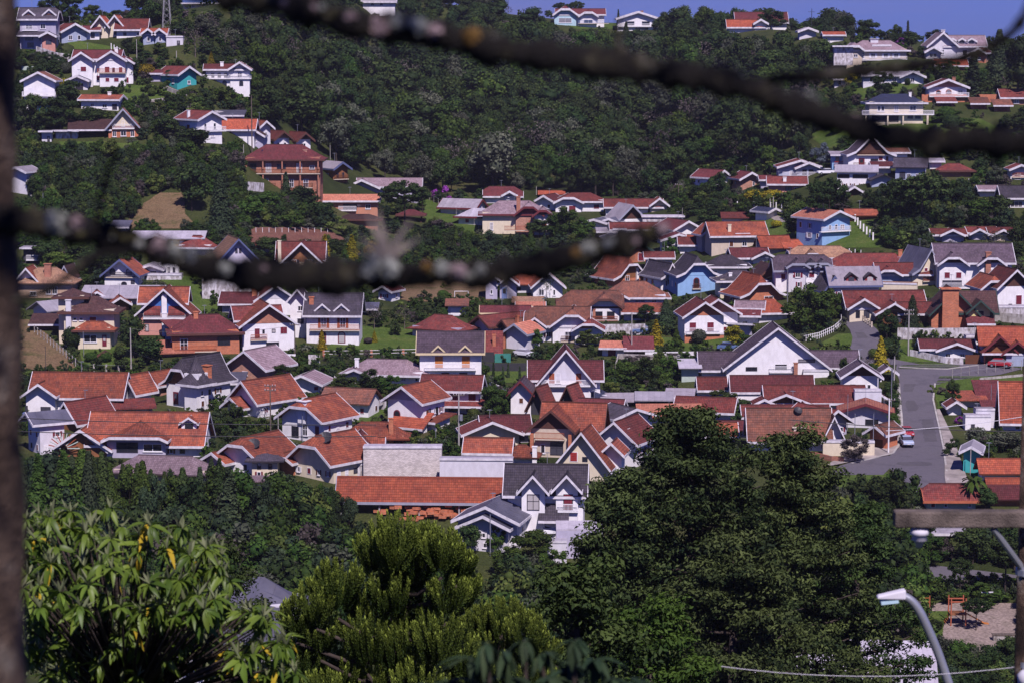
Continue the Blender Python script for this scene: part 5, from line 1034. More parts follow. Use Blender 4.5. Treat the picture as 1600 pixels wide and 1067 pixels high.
H(430, 492, 'white house with red roof and an orange chimney behind the brick gable', [V('G', 60, 60, 22, 24, 'red', 'white', x=0, panel='palewhite')], yaw=14, chim=[(-32, 6, 7, 42, 'brickorange', 20)])
H(420, 548, 'house with a broad red gable, brick infill and white shutters row', [V('G', 82, 64, 38, 34, 'orange', 'white', panel='brick', win='c -18 20 8 15 maroon;d -8 20 7 15 white;b 8 28 6 6;c 24 26 10 10 maroon;b 6 4 20 9', ov=7), V('S', 70, 34, 44, 20, 'red', 'white', x=-10, y=34)], yaw=16, bal=[(-16, 18, 26, 5, 's_rust')])
H(466, 528, 'narrow white stair tower between two red roofed houses', [V('G', 24, 44, 56, 20, 'purple', 'white', win='w 4 42 8 8;c 4 22 10 8')], sh='dark')
H(520, 538, 'white house with dark roof, two orange lit dormers and arched doors', [V('S', 82, 56, 44, 32, 'charcoal', 'white', trim='white', win='s -14 26 9 16 rust;s 16 26 9 16 rust;a -16 2 12 18 maroon;a 14 2 12 18 maroon', of=8)], dorm=[(0, -16, 5, 20, 2, 11, 'c'), (0, 14, 5, 20, 2, 11, 'c')], bal=[(4, 23, 78, 7, 's_rust')], chim=[(-34, 12, 7, 72, 'brickorange', 50)], sh='rust', yaw=-2)
H(322, 554, 'brick house with maroon hipped roof and a blue side wall', [V('H', 104, 60, 32, 26, 'maroon', 'brickorange', trim='brown', x=0, win='w -34 8 12 18;b 28 14 20 13', ov=7, of=8)], bal=[(-16, 6, 66, 6, 's_rust')], chim=[(-14, 24, 7, 64, 'brickorange', 44)], yaw=10, sh='dark')
H(286, 536, 'blue painted side wing of the brick hipped house', [V('M', 40, 30, 26, 4, 'maroon', 'blue', trim='', win='b -4 8 6 8')], yaw=24, cat='outbuilding', name='outbuilding')
H(276, 556, 'low salmon tiled terrace below the blue wing', [V('M', 44, 30, 8, 8, 'salmon', 'pink', trim='')], cat='outbuilding', name='outbuilding', yaw=14)
H(284, 636, 'grey shingled house with a bell curved gable and corner turret', [V('G', 62, 80, 34, 42, 'charcoal', 'white', cf=.4, fl=1, panel='wood', win='d -12 4 10 20 maroon;w 14 8 16 14'), V('H', 26, 26, 38, 44, 'charcoal', 'white', x=28, y=-10, trim='white')], yaw=-34, chim=[(36, 20, 11, 66, 'brickorange', 36)])
H(388, 602, 'brick gable house with lavender roof and a white window', [V('G', 72, 66, 26, 28, 'mauve', 'brickpink', trim='white', win='w -6 16 10 6')], yaw=-28)
H(356, 614, 'dark grey flat roof between the turret house and brick gable', [V('M', 44, 30, 18, 6, 'slate', 'white')], cat='outbuilding', name='outbuilding')
H(120, 648, 'long orange red roofed house with white porch gable', [V('S', 142, 56, 26, 36, 'orange', 'white', trim='white'), V('G', 46, 30, 30, 20, 'orange', 'white', x=-54, y=-12, win='b 8 2 16 12')], yaw=-5, sh='brown')
H(205, 640, 'white gable end with a little orange hood and box window', [V('G', 30, 30, 24, 30, 'orange', 'lilac', win='w 2 12 8 8')], yaw=-32)
H(238, 616, 'small white edged double gable between two roofs', [V('G', 36, 40, 14, 20, 'orange', 'brickpink')], yaw=-34)
H(196, 652, 'stone terrace wall with a long tiled coping', [V('M', 84, 10, 18, 3, 'red', 'stained', trim='')], yaw=14, cat='terrace', name='terrace')
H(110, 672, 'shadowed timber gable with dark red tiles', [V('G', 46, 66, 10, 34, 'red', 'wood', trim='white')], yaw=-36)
H(54, 706, 'white box house with grey sheet roof and a blue water tank', [V('G', 50, 40, 46, 16, 'slate', 'palewhite', trim='white')], yaw=-58)
H(200, 712, 'sprawling red roofed house with a flat topped picture dormer', [V('S', 176, 80, 16, 46, 'orange', 'white', x=28, trim='white'), V('G', 86, 70, 10, 32, 'orange', 'wood', x=-70, y=-8, trim='white'), V('G', 92, 40, 26, 24, 'orange', 'lilac', x=16, y=-14, cf=.75, trim='white', win='b -14 8 34 16;w 26 10 30 12')],
  dorm=[(0, 66, 20, 24, 12, 10, 'g')], yaw=-3, sh='dark')
H(120, 708, 'brown fan shaped gable in front of the sprawling red roof', [V('G', 88, 40, 8, 30, 'orange', 'aqua', panel='wood', x=14)], yaw=-22, hist=False)
H(394, 650, 'orange tiled house with a white nested gable facing left', [V('G', 62, 84, 20, 34, 'orange', 'white', x=-12, win='b 0 4 10 8'), V('G', 36, 20, 12, 16, 'orange', 'white', x=-24, y=-12)], yaw=-40)
H(474, 688, 'white porch house with plum shutters and a broad orange roof', [V('G', 84, 70, 32, 32, 'orange', 'white', x=0, trim='white', cf=.35, win='b -16 4 14 18;w 4 8 10 18;c 28 8 8 18')], yaw=-34, chim=[(0, 2, 15, 62, 'white', 28)], sh='maroon')
H(540, 650, 'maroon brown roof with a tall white end wall', [V('S', 76, 46, 20, 20, 'brown', 'white', trim='')], yaw=-18)
H(474, 612, 'little white gabled outbuilding by the hedge', [V('G', 58, 46, 12, 14, 'mauve', 'white')], yaw=-12)
H(600, 598, 'lavender hipped roof house sunk behind garden shrubs', [V('H', 120, 56, 12, 20, 'mauve', 'white', x=0), V('G', 50, 24, 10, 12, 'mauve', 'white', x=-44, y=-8)], yaw=-8, chim=[(-44, 6, 6, 36, 'white', 20)])
H(372, 738, 'orange roofed house with a clipped front gable and dish', [V('G', 86, 80, 20, 34, 'orange', 'white', x=6, trim='white', cf=.3), V('G', 44, 26, 14, 16, 'orange', 'lilac', x=-34, y=-10)], yaw=-34, dish=[(22, 12, 44, 11)])
H(414, 748, 'beige box with grey roof between two orange roofs', [V('H', 40, 34, 28, 8, 'charcoal', 'cream', trim='')])
H(446, 740, 'small orange roofed porch with an arched brick front', [V('G', 34, 40, 18, 14, 'orange', 'brickorange', cf=.4)], yaw=-30, cat='porch', name='porch')
H(490, 748, 'orange roofed house with a tiny red triangle dormer and dish', [V('G', 88, 80, 26, 40, 'orange', 'cream', x=0, trim='white', cf=.35)], yaw=-40, dish=[(8, 18, 62, 12)])
H(526, 738, 'small steep red and white gablet above the party wall', [V('G', 22, 20, 8, 20, 'red', 'redwood')], cat='gablet', name='gablet')
H(250, 750, 'low mauve grey roofs behind the dark cedars', [V('H', 150, 60, 10, 22, 'mauve', 'beige', trim='', x=0)], yaw=-10, cat='building', name='building')
H(412, 768, 'white curved wall with a grey arch behind the pale tree', [V('M', 54, 20, 18, 0, 'mauve', 'white', trim='')], cat='outbuilding', name='outbuilding')
# close buildings among the foreground trees
H(402, 990, 'grey metal hipped roof half hidden by big leaves', [V('H', 150, 90, 30, 46, 'slate', 'palewhite', x=-30, trim='white')], depth=150, yaw=-10, cat='building', name='building')
H(300, 1062, 'pale wall and grey roof low behind the big leaved tree', [V('S', 280, 90, 40, 60, 'slate', 'palewhite', trim='white')], depth=140, cat='building', name='building')
H(1320, 1090, 'white ribbed metal roof below the cedar and lamp', [V('M', 270, 70, 20, 38, 'pale', 'palewhite', trim='white')], depth=240, cat='building', name='building', yaw=-6)
# ------------------------------------------------------------------ plants
NPR = np.random.default_rng(11)
def npmesh(name, verts, quads, tone, mat, mats=None, mi=None):
    me = bpy.data.meshes.new(name); nv, nf = len(verts), len(quads)
    me.vertices.add(nv); me.vertices.foreach_set('co', np.asarray(verts, np.float32).ravel())
    me.loops.add(nf * 4); me.loops.foreach_set('vertex_index', np.asarray(quads, np.int32).ravel())
    me.polygons.add(nf); me.polygons.foreach_set('loop_start', np.arange(0, nf * 4, 4, dtype=np.int32))
    a = me.attributes.new('tone', 'FLOAT', 'POINT'); a.data.foreach_set('value', np.asarray(tone, np.float32))
    for m in (mats or [mat]): me.materials.append(MATS[m])
    if mi is not None: me.polygons.foreach_set('material_index', np.asarray(mi, np.int32))
    me.update(calc_edges=True); return me
def unit(v): return v / np.maximum(np.linalg.norm(v, axis=1, keepdims=True), 1e-9)
def leaf_quads(c, n, size, tone, asp=0.62, rng=NPR, along=None):
    """rhombic leaf or leaf-clump faces at c facing n"""
    N = len(c); n = unit(n); r = unit(rng.normal(size=(N, 3))) if along is None else unit(along)
    t = unit(np.cross(n, r)) if along is None else unit(r - n * np.sum(r * n, 1, keepdims=True)); b = np.cross(n, t); s = np.asarray(size).reshape(-1, 1) * np.ones((N, 1))
    bend = n * s * .18
    v = np.stack([c - t * s * .5 - bend, c + b * s * asp * .5, c + t * s * .5 - bend, c - b * s * asp * .5], 1).reshape(-1, 3)
    q = np.arange(N * 4).reshape(-1, 4); return v, q, np.repeat(tone, 4)
def join(parts):
    V, Q, T, o = [], [], [], 0
    for v, q, t in parts: V.append(v); Q.append(q + o); T.append(t); o += len(v)
    return np.concatenate(V), np.concatenate(Q), np.concatenate(T)
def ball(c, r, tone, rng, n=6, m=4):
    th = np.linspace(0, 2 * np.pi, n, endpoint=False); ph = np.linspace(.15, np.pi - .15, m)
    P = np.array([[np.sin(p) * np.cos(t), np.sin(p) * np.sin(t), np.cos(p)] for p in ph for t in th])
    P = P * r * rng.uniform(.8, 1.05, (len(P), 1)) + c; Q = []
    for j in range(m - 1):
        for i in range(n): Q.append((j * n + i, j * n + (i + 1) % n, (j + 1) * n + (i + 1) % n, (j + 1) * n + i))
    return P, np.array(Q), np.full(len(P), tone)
def crown_broad(seed, n, leaf, lobes=14, rx=.36, z0=.28, z1=.98, core=True, squash=1.0, holes=0.0):
    rng = np.random.default_rng(seed); C, Rr = [], []
    for k in range(lobes):
        an = rng.uniform(0, 2 * np.pi); zz = rng.uniform(0.08, 1) ; rad = math.sqrt(rng.uniform(0, 1)) * math.sin(math.pi * min(max(.15 + .75 * zz, 0), 1)) ** .7
        rl = rng.uniform(.10, .17) * (1 if lobes < 30 else .72)
        C.append((math.cos(an) * rad * (rx - rl * .5), math.sin(an) * rad * (rx - rl * .5), z0 + rl * .6 + (z1 - z0 - rl * 1.5) * zz)); Rr.append(rl)
    C, Rr = np.array(C), np.array(Rr); k = rng.choice(lobes, n, p=Rr ** 2 / (Rr ** 2).sum())
    d = unit(rng.normal(size=(n, 3)) + np.array([0, 0, .35])); rr = Rr[k] * rng.uniform(.78, 1.12, n); p = C[k] + d * rr[:, None] * np.array([1, 1, squash])
    D = np.linalg.norm(p[:, None, :] - C[None], axis=2) / Rr[None]; D[np.arange(n), k] = 9
    keep = D.min(1) > .72; p, d, k = p[keep], d[keep], k[keep]
    tl = rng.uniform(0, 1, lobes); tone = np.clip(tl[k] * .55 + rng.uniform(-.1, .5, len(k)), 0, 1)
    nn = unit(d + rng.normal(size=d.shape) * .55)
    parts = [leaf_quads(p, nn, leaf * rng.uniform(.6, 1.3, len(p)), tone, rng=rng)]
    if core:
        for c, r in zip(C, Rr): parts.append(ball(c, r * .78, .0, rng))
    return join(parts)
def crown_cone(seed, n, leaf, r=.27, z0=.06, drop=.25, layers=11, power=.85):
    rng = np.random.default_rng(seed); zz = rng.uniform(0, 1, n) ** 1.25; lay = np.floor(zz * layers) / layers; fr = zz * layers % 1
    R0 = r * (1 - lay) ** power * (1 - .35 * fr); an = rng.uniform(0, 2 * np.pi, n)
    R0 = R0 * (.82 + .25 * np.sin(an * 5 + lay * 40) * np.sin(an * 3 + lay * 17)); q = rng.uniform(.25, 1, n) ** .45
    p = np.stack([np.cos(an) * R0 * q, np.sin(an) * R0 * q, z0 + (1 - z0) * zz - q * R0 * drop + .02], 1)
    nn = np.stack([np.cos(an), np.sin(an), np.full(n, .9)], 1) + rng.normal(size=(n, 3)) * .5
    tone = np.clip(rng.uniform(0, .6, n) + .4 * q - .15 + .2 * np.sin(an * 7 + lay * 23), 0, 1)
    core = []
    m = 8; P, Q = [], []
    for j in range(5):
        z = j / 4
        for i in range(m): a = 2 * np.pi * i / m; P.append((math.cos(a) * r * .55 * (1 - z) ** .85, math.sin(a) * r * .55 * (1 - z) ** .85, z0 + (1 - z0) * z * .95))
    for j in range(4):
        for i in range(m): Q.append((j * m + i, j * m + (i + 1) % m, (j + 1) * m + (i + 1) % m, (j + 1) * m + i))
    return join([leaf_quads(p, nn, leaf * rng.uniform(.6, 1.3, n), tone, rng=rng), (np.array(P), np.array(Q), np.zeros(len(P)))])
def crown_umbrella(seed, n, leaf):
    rng = np.random.default_rng(seed); parts = []; C = []
    for lev, (z, rr, k) in enumerate(((.92, .20, 7), (.84, .32, 11), (.74, .36, 12), (.64, .24, 7))):
        for i in range(k):
            a = 2 * np.pi * (i + rng.uniform(-.25, .25)) / k; q = rng.uniform(.75, 1.05); C.append((math.cos(a) * rr * q, math.sin(a) * rr * q, z + rng.uniform(-.03, .03)))
    C.append((0, 0, .97)); C = np.array(C); k = rng.integers(0, len(C), n); d = unit(rng.normal(size=(n, 3)) + [0, 0, .3]); rl = .075
    p = C[k] + d * rl * rng.uniform(.6, 1.1, (n, 1)) * [1, 1, .75]
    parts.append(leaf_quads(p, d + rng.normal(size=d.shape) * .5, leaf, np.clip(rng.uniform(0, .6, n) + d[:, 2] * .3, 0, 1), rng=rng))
    for c in C: parts.append(ball(c, rl * .62, 0, rng, 5, 3))
    # limbs
    for c in C:
        a = np.array([0, 0, c[2] - .07]); t = c - a; L = np.linalg.norm(t); s = unit(np.cross(t, [0, 0, 1.0])[None])[0] * .008 if L > 0 and (abs(t[0]) + abs(t[1])) > 1e-6 else np.array([.008, 0, 0])
        up = np.array([0, 0, .012]); V_ = np.array([a - s, a + s, c + s, c - s, a - up, a + up, c + up, c - up]); parts.append((V_, np.array([[0, 1, 2, 3], [4, 5, 6, 7]]), np.zeros(8)))
    return join(parts)
def crown_palm(seed):
    rng = np.random.default_rng(seed); parts = []
    for i in range(26):
        a = 2 * np.pi * i / 26 + rng.uniform(-.1, .1); el = rng.uniform(-.2, 1.2); pts = []
        for s in np.linspace(0, 1, 6): r = .34 * s * math.cos(el * .7) + .02; z = .68 + .3 * s * math.sin(el) - .22 * s * s; pts.append((math.cos(a) * r, math.sin(a) * r, z))
        pts = np.array(pts); side = np.array([-math.sin(a), math.cos(a), 0]) * .035
        V_ = np.concatenate([pts - side * np.array([.3, 1, 1.2, 1.1, .8, .1])[:, None] + [0, 0, -.012], pts + side * np.array([.3, 1, 1.2, 1.1, .8, .1])[:, None] + [0, 0, .012]]); Q = [(j, j + 1, 7 + j, 6 + j) for j in range(5)]
        parts.append((V_, np.array(Q), np.full(12, rng.uniform(0, 1))))
    return join(parts)
def crown_bush(seed, n, leaf, ball_=False):
    rng = np.random.default_rng(seed)
    if ball_:
        d = unit(rng.normal(size=(n, 3))); p = d * .46 * rng.uniform(.9, 1.04, (n, 1)) + [0, 0, .5]
        return join([leaf_quads(p, d + rng.normal(size=d.shape) * .4, leaf, rng.uniform(0, 1, n), rng=rng), ball(np.array([0, 0, .5]), .42, 0, rng, 10, 7)])
    return crown_broad(seed, n, leaf, 12, .55, -.12, .95)
def trunk_mesh(name, h0, r, lean=0, mat='bark', forks=3, seed=0):
    rnd = random.Random(seed); m = MB(); b = Vector((0, 0, -.12)); t = Vector((lean, 0, h0)); m.tube([b, Vector((lean * .3, .01, h0 * .4)), t], [r * 1.25, r, r * .75], 6)
    for k in range(forks):
        a = 2 * math.pi * k / forks + rnd.uniform(0, 1); e = t + Vector((math.cos(a) * .2, math.sin(a) * .2, rnd.uniform(.2, .34))); m.tube([t - Vector((0, 0, .03)), (t + e) / 2 + Vector((0, 0, -.02)), e], [r * .6, r * .42, r * .2], 5)
    return m.me(name, mat)
_tc = {}
KINDS_ = {  # kind: (builder, variants, leaf material default)
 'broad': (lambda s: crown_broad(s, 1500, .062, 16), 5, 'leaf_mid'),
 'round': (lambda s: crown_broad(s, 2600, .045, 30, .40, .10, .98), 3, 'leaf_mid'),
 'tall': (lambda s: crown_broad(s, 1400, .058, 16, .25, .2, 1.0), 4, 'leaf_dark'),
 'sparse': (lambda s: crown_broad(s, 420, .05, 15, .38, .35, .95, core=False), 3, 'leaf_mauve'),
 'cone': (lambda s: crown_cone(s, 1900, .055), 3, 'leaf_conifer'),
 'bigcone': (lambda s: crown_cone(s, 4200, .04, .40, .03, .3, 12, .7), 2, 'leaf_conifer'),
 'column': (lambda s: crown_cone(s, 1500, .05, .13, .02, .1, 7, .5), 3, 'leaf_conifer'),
 'umbrella': (lambda s: crown_umbrella(s, 2400, .045), 3, 'leaf_dark'),
 'palm': (lambda s: crown_palm(s), 2, 'leaf_mid'),
 'bush': (lambda s: crown_bush(s, 900, .085), 5, 'leaf_dark'),
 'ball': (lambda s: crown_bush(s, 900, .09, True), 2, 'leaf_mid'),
}
TR = dict(broad=(.45, .022, 3), round=(.3, .02, 3), tall=(.4, .016, 3), sparse=(.5, .014, 5), cone=(.3, .015, 0), bigcone=(.3, .02, 0), column=(.12, .015, 0), umbrella=(.93, .014, 0), palm=(.7, .02, 0), bush=(.2, .02, 0), ball=(.2, .03, 0))
def tree(px, py, hp, wp, kind, label, cat='tree', name=None, mat=None, group=None, depth=None, parts=True, rz=None):
    p = at(px, py) if depth is None else at_depth(px, py, depth)
    q = 1.0 / proj(p)[2]; bld, nvar, dm = KINDS_[kind]; mat = mat or dm; v = random.randrange(nvar); key = (kind, v, mat)
    if key not in _tc:
        cv = bld(100 + v * 7 + len(kind)); hh, rr, fk = TR[kind]
        _tc[key] = (npmesh('crown', *cv, mat), trunk_mesh('trunk', hh, rr, 0, 'bark_pale' if kind in ('sparse', 'palm') else 'bark', fk, v))
    cm, tm = _tc[key]; base_w = dict(broad=.74, round=.8, tall=.52, sparse=.76, cone=.54, bigcone=.8, column=.27, umbrella=.82, palm=.7, bush=1.1, ball=.92)[kind]
    h = hp * q; w = wp * q / base_w; name = name or dict(bush='shrub', ball='shrub', cone='conifer', bigcone='conifer', column='cypress', palm='palm').get(kind, 'tree')
    e = empty(name, (p.x, p.y, p.z), random.uniform(0, 6.28) if rz is None else rz); lab(e, label, cat, group)
    link('crown', cm, e, scale=(w, w, h))
    if kind not in ('bush', 'ball'): link('trunk', tm, e, scale=(min(w, h), min(w, h), h))
    return e
def inside(poly, x, y):
    c = False; j = len(poly) - 1
    for i in range(len(poly)):
        if (poly[i][1] > y) != (poly[j][1] > y) and x < (poly[j][0] - poly[i][0]) * (y - poly[i][1]) / (poly[j][1] - poly[i][1]) + poly[i][0]: c = not c
        j = i
    return c
def blocks(px, py, h, w, Yp, slack=2):
    for x0, y0, x1, y1, Y in BOXES:
        if Yp < Y + 8 and px + w / 2 - slack > x0 and px - w / 2 + slack < x1 and py > y0 and py - h + slack < y1:
            return True
        if abs(Yp - Y) < 5 and x0 < px < x1: return True
    return False
def gn_scatter(name, label, cat, sources, pts):
    """one stuff object: sources spread over points (x, y, z, turn, width, height, source index)"""
    sc = bpy.data.collections.new(name + '_sources')
    for i, me in enumerate(sources): sc.objects.link(bpy.data.objects.new('clump_%03d' % i, me))
    A = np.array(pts, np.float32); n = len(A); me = bpy.data.meshes.new(name); me.vertices.add(n); me.vertices.foreach_set('co', A[:, :3].ravel())
    def at_(nm, tp, arr, key='vector'): a = me.attributes.new(nm, tp, 'POINT'); a.data.foreach_set(key, np.ascontiguousarray(arr).ravel())
    z = np.zeros(n, np.float32); at_('turn', 'FLOAT_VECTOR', np.stack([z, z, A[:, 3]], 1)); at_('size', 'FLOAT_VECTOR', np.stack([A[:, 4], A[:, 4], A[:, 5]], 1)); at_('pick', 'INT', A[:, 6].astype(np.int32), 'value')
    o = link(name, me); g = bpy.data.node_groups.new(name, 'GeometryNodeTree'); g.interface.new_socket('Geometry', in_out='INPUT', socket_type='NodeSocketGeometry'); g.interface.new_socket('Geometry', in_out='OUTPUT', socket_type='NodeSocketGeometry')
    N, L_ = g.nodes, g.links; gi = N.new('NodeGroupInput'); go = N.new('NodeGroupOutput'); ip = N.new('GeometryNodeInstanceOnPoints'); ci = N.new('GeometryNodeCollectionInfo')
    ci.inputs['Collection'].default_value = sc; ci.inputs['Separate Children'].default_value = True; ci.inputs['Reset Children'].default_value = True; ip.inputs['Pick Instance'].default_value = True
    L_.new(gi.outputs[0], ip.inputs['Points']); L_.new(ci.outputs[0], ip.inputs['Instance'])
    for nm, tp, so in (('turn', 'FLOAT_VECTOR', 'Rotation'), ('size', 'FLOAT_VECTOR', 'Scale'), ('pick', 'INT', 'Instance Index')):
        a = N.new('GeometryNodeInputNamedAttribute'); a.data_type = tp; a.inputs['Name'].default_value = nm; L_.new(a.outputs['Attribute'], ip.inputs[so])
    L_.new(ip.outputs[0], go.inputs[0]); o.modifiers.new('scatter', 'NODES').node_group = g; lab(o, label, cat, kind='stuff'); return o
# ---- forest on the far hillside
FOREST = [(385, 95), (330, 62), (280, 52), (225, 30), (215, 8), (350, -22), (560, -16), (700, -2), (770, 22), (850, 44), (960, 50), (1060, 52), (1130, 56), (1320, 72), (1318, 130), (1322, 200), (1262, 212), (1262, 245), (1205, 262), (1185, 268), (1085, 275), (1065, 312), (950, 314), (760, 306), (655, 302), (545, 272), (478, 226), (405, 194), (380, 150)]
rng = np.random.default_rng(5); cand = []
for Yv in np.arange(560, 930, 5.0):
    for Xv in np.arange(-110, 130, 5.0):
        x, y = Xv + rng.uniform(-2.3, 2.3), Yv + rng.uniform(-2.3, 2.3); z = ground(x, y); a, b, s = proj((x, y, z))
        if inside(FOREST, a, b):
            h = rng.uniform(6.5, 12.5) * (rng.choice([.6, .8, 1.0, 1.0, 1.35])); w = h * rng.uniform(.62, .85)
            if b < 70: h *= .7; w *= .8
            if not blocks(a, b, h * s, w * s, y, 3): cand.append((y, x, z, h, w, a, b, s))
cand.sort()
FK = [('broad', 'leaf_dark', 'dark broadleaf tree in the forest on the far hillside'), ('tall', 'leaf_dark', 'dark narrow tree in the forest on the far hillside'), ('broad', 'leaf_mid', 'mid green broadleaf tree in the forest on the far hillside'),
      ('round', 'leaf_dark', 'dark dense round tree in the forest on the far hillside'), ('sparse', 'leaf_mauve', 'thin mauve brown tree in the forest on the far hillside'), ('broad', 'leaf_grey', 'grey green tree in the forest on the far hillside'), ('umbrella', 'leaf_dark', 'dark umbrella crowned tree in the forest on the far hillside')]
FW = [32, 18, 14, 14, 9, 12, 4]
nindiv = 85; SH = []
rf = random.Random(3)
for i, (y, x, z, h, w, a, b, s) in enumerate(cand):
    k, m, lb = rf.choices(FK, FW)[0]
    if i < nindiv: tree(a, b, h * s, w * s, k, lb, 'tree', mat=m, group='trees of the hillside forest', depth=y)
    else: SH.append((x, y, z, h, w, k, m))
FM = ['leaf_dark', 'leaf_mid', 'leaf_mauve', 'leaf_grey']
FS, FI = [], {}
for k in ('broad', 'tall', 'round', 'sparse'):
    for mt in FM:
        for s in range(3):
            FI[(k, mt, s)] = len(FS); sd = 500 + s * 3 + len(k)
            FS.append(npmesh('forest_tree', *{'broad': lambda: crown_broad(sd, 1000, .058, 14), 'tall': lambda: crown_broad(sd, 900, .054, 14, .25, .2, 1.0), 'round': lambda: crown_broad(sd, 1100, .054, 20, .4, .1), 'sparse': lambda: crown_broad(sd, 300, .055, 13, .38, .35, .95, core=False)}[k](), mt))
FP = []
for (x, y, z, h, w, k, m) in SH:
    if k == 'umbrella': k = 'tall'
    FP.append((x, y, z - .3, rf.uniform(0, 6.28), w / dict(broad=.74, tall=.52, round=.8, sparse=.76)[k], h, FI[(k, m, rf.randrange(3))]))
gn_scatter('forest_canopy', 'mixed dark forest covering the upper part of the far hillside', 'forest', FS, FP)
print('forest', len(cand))

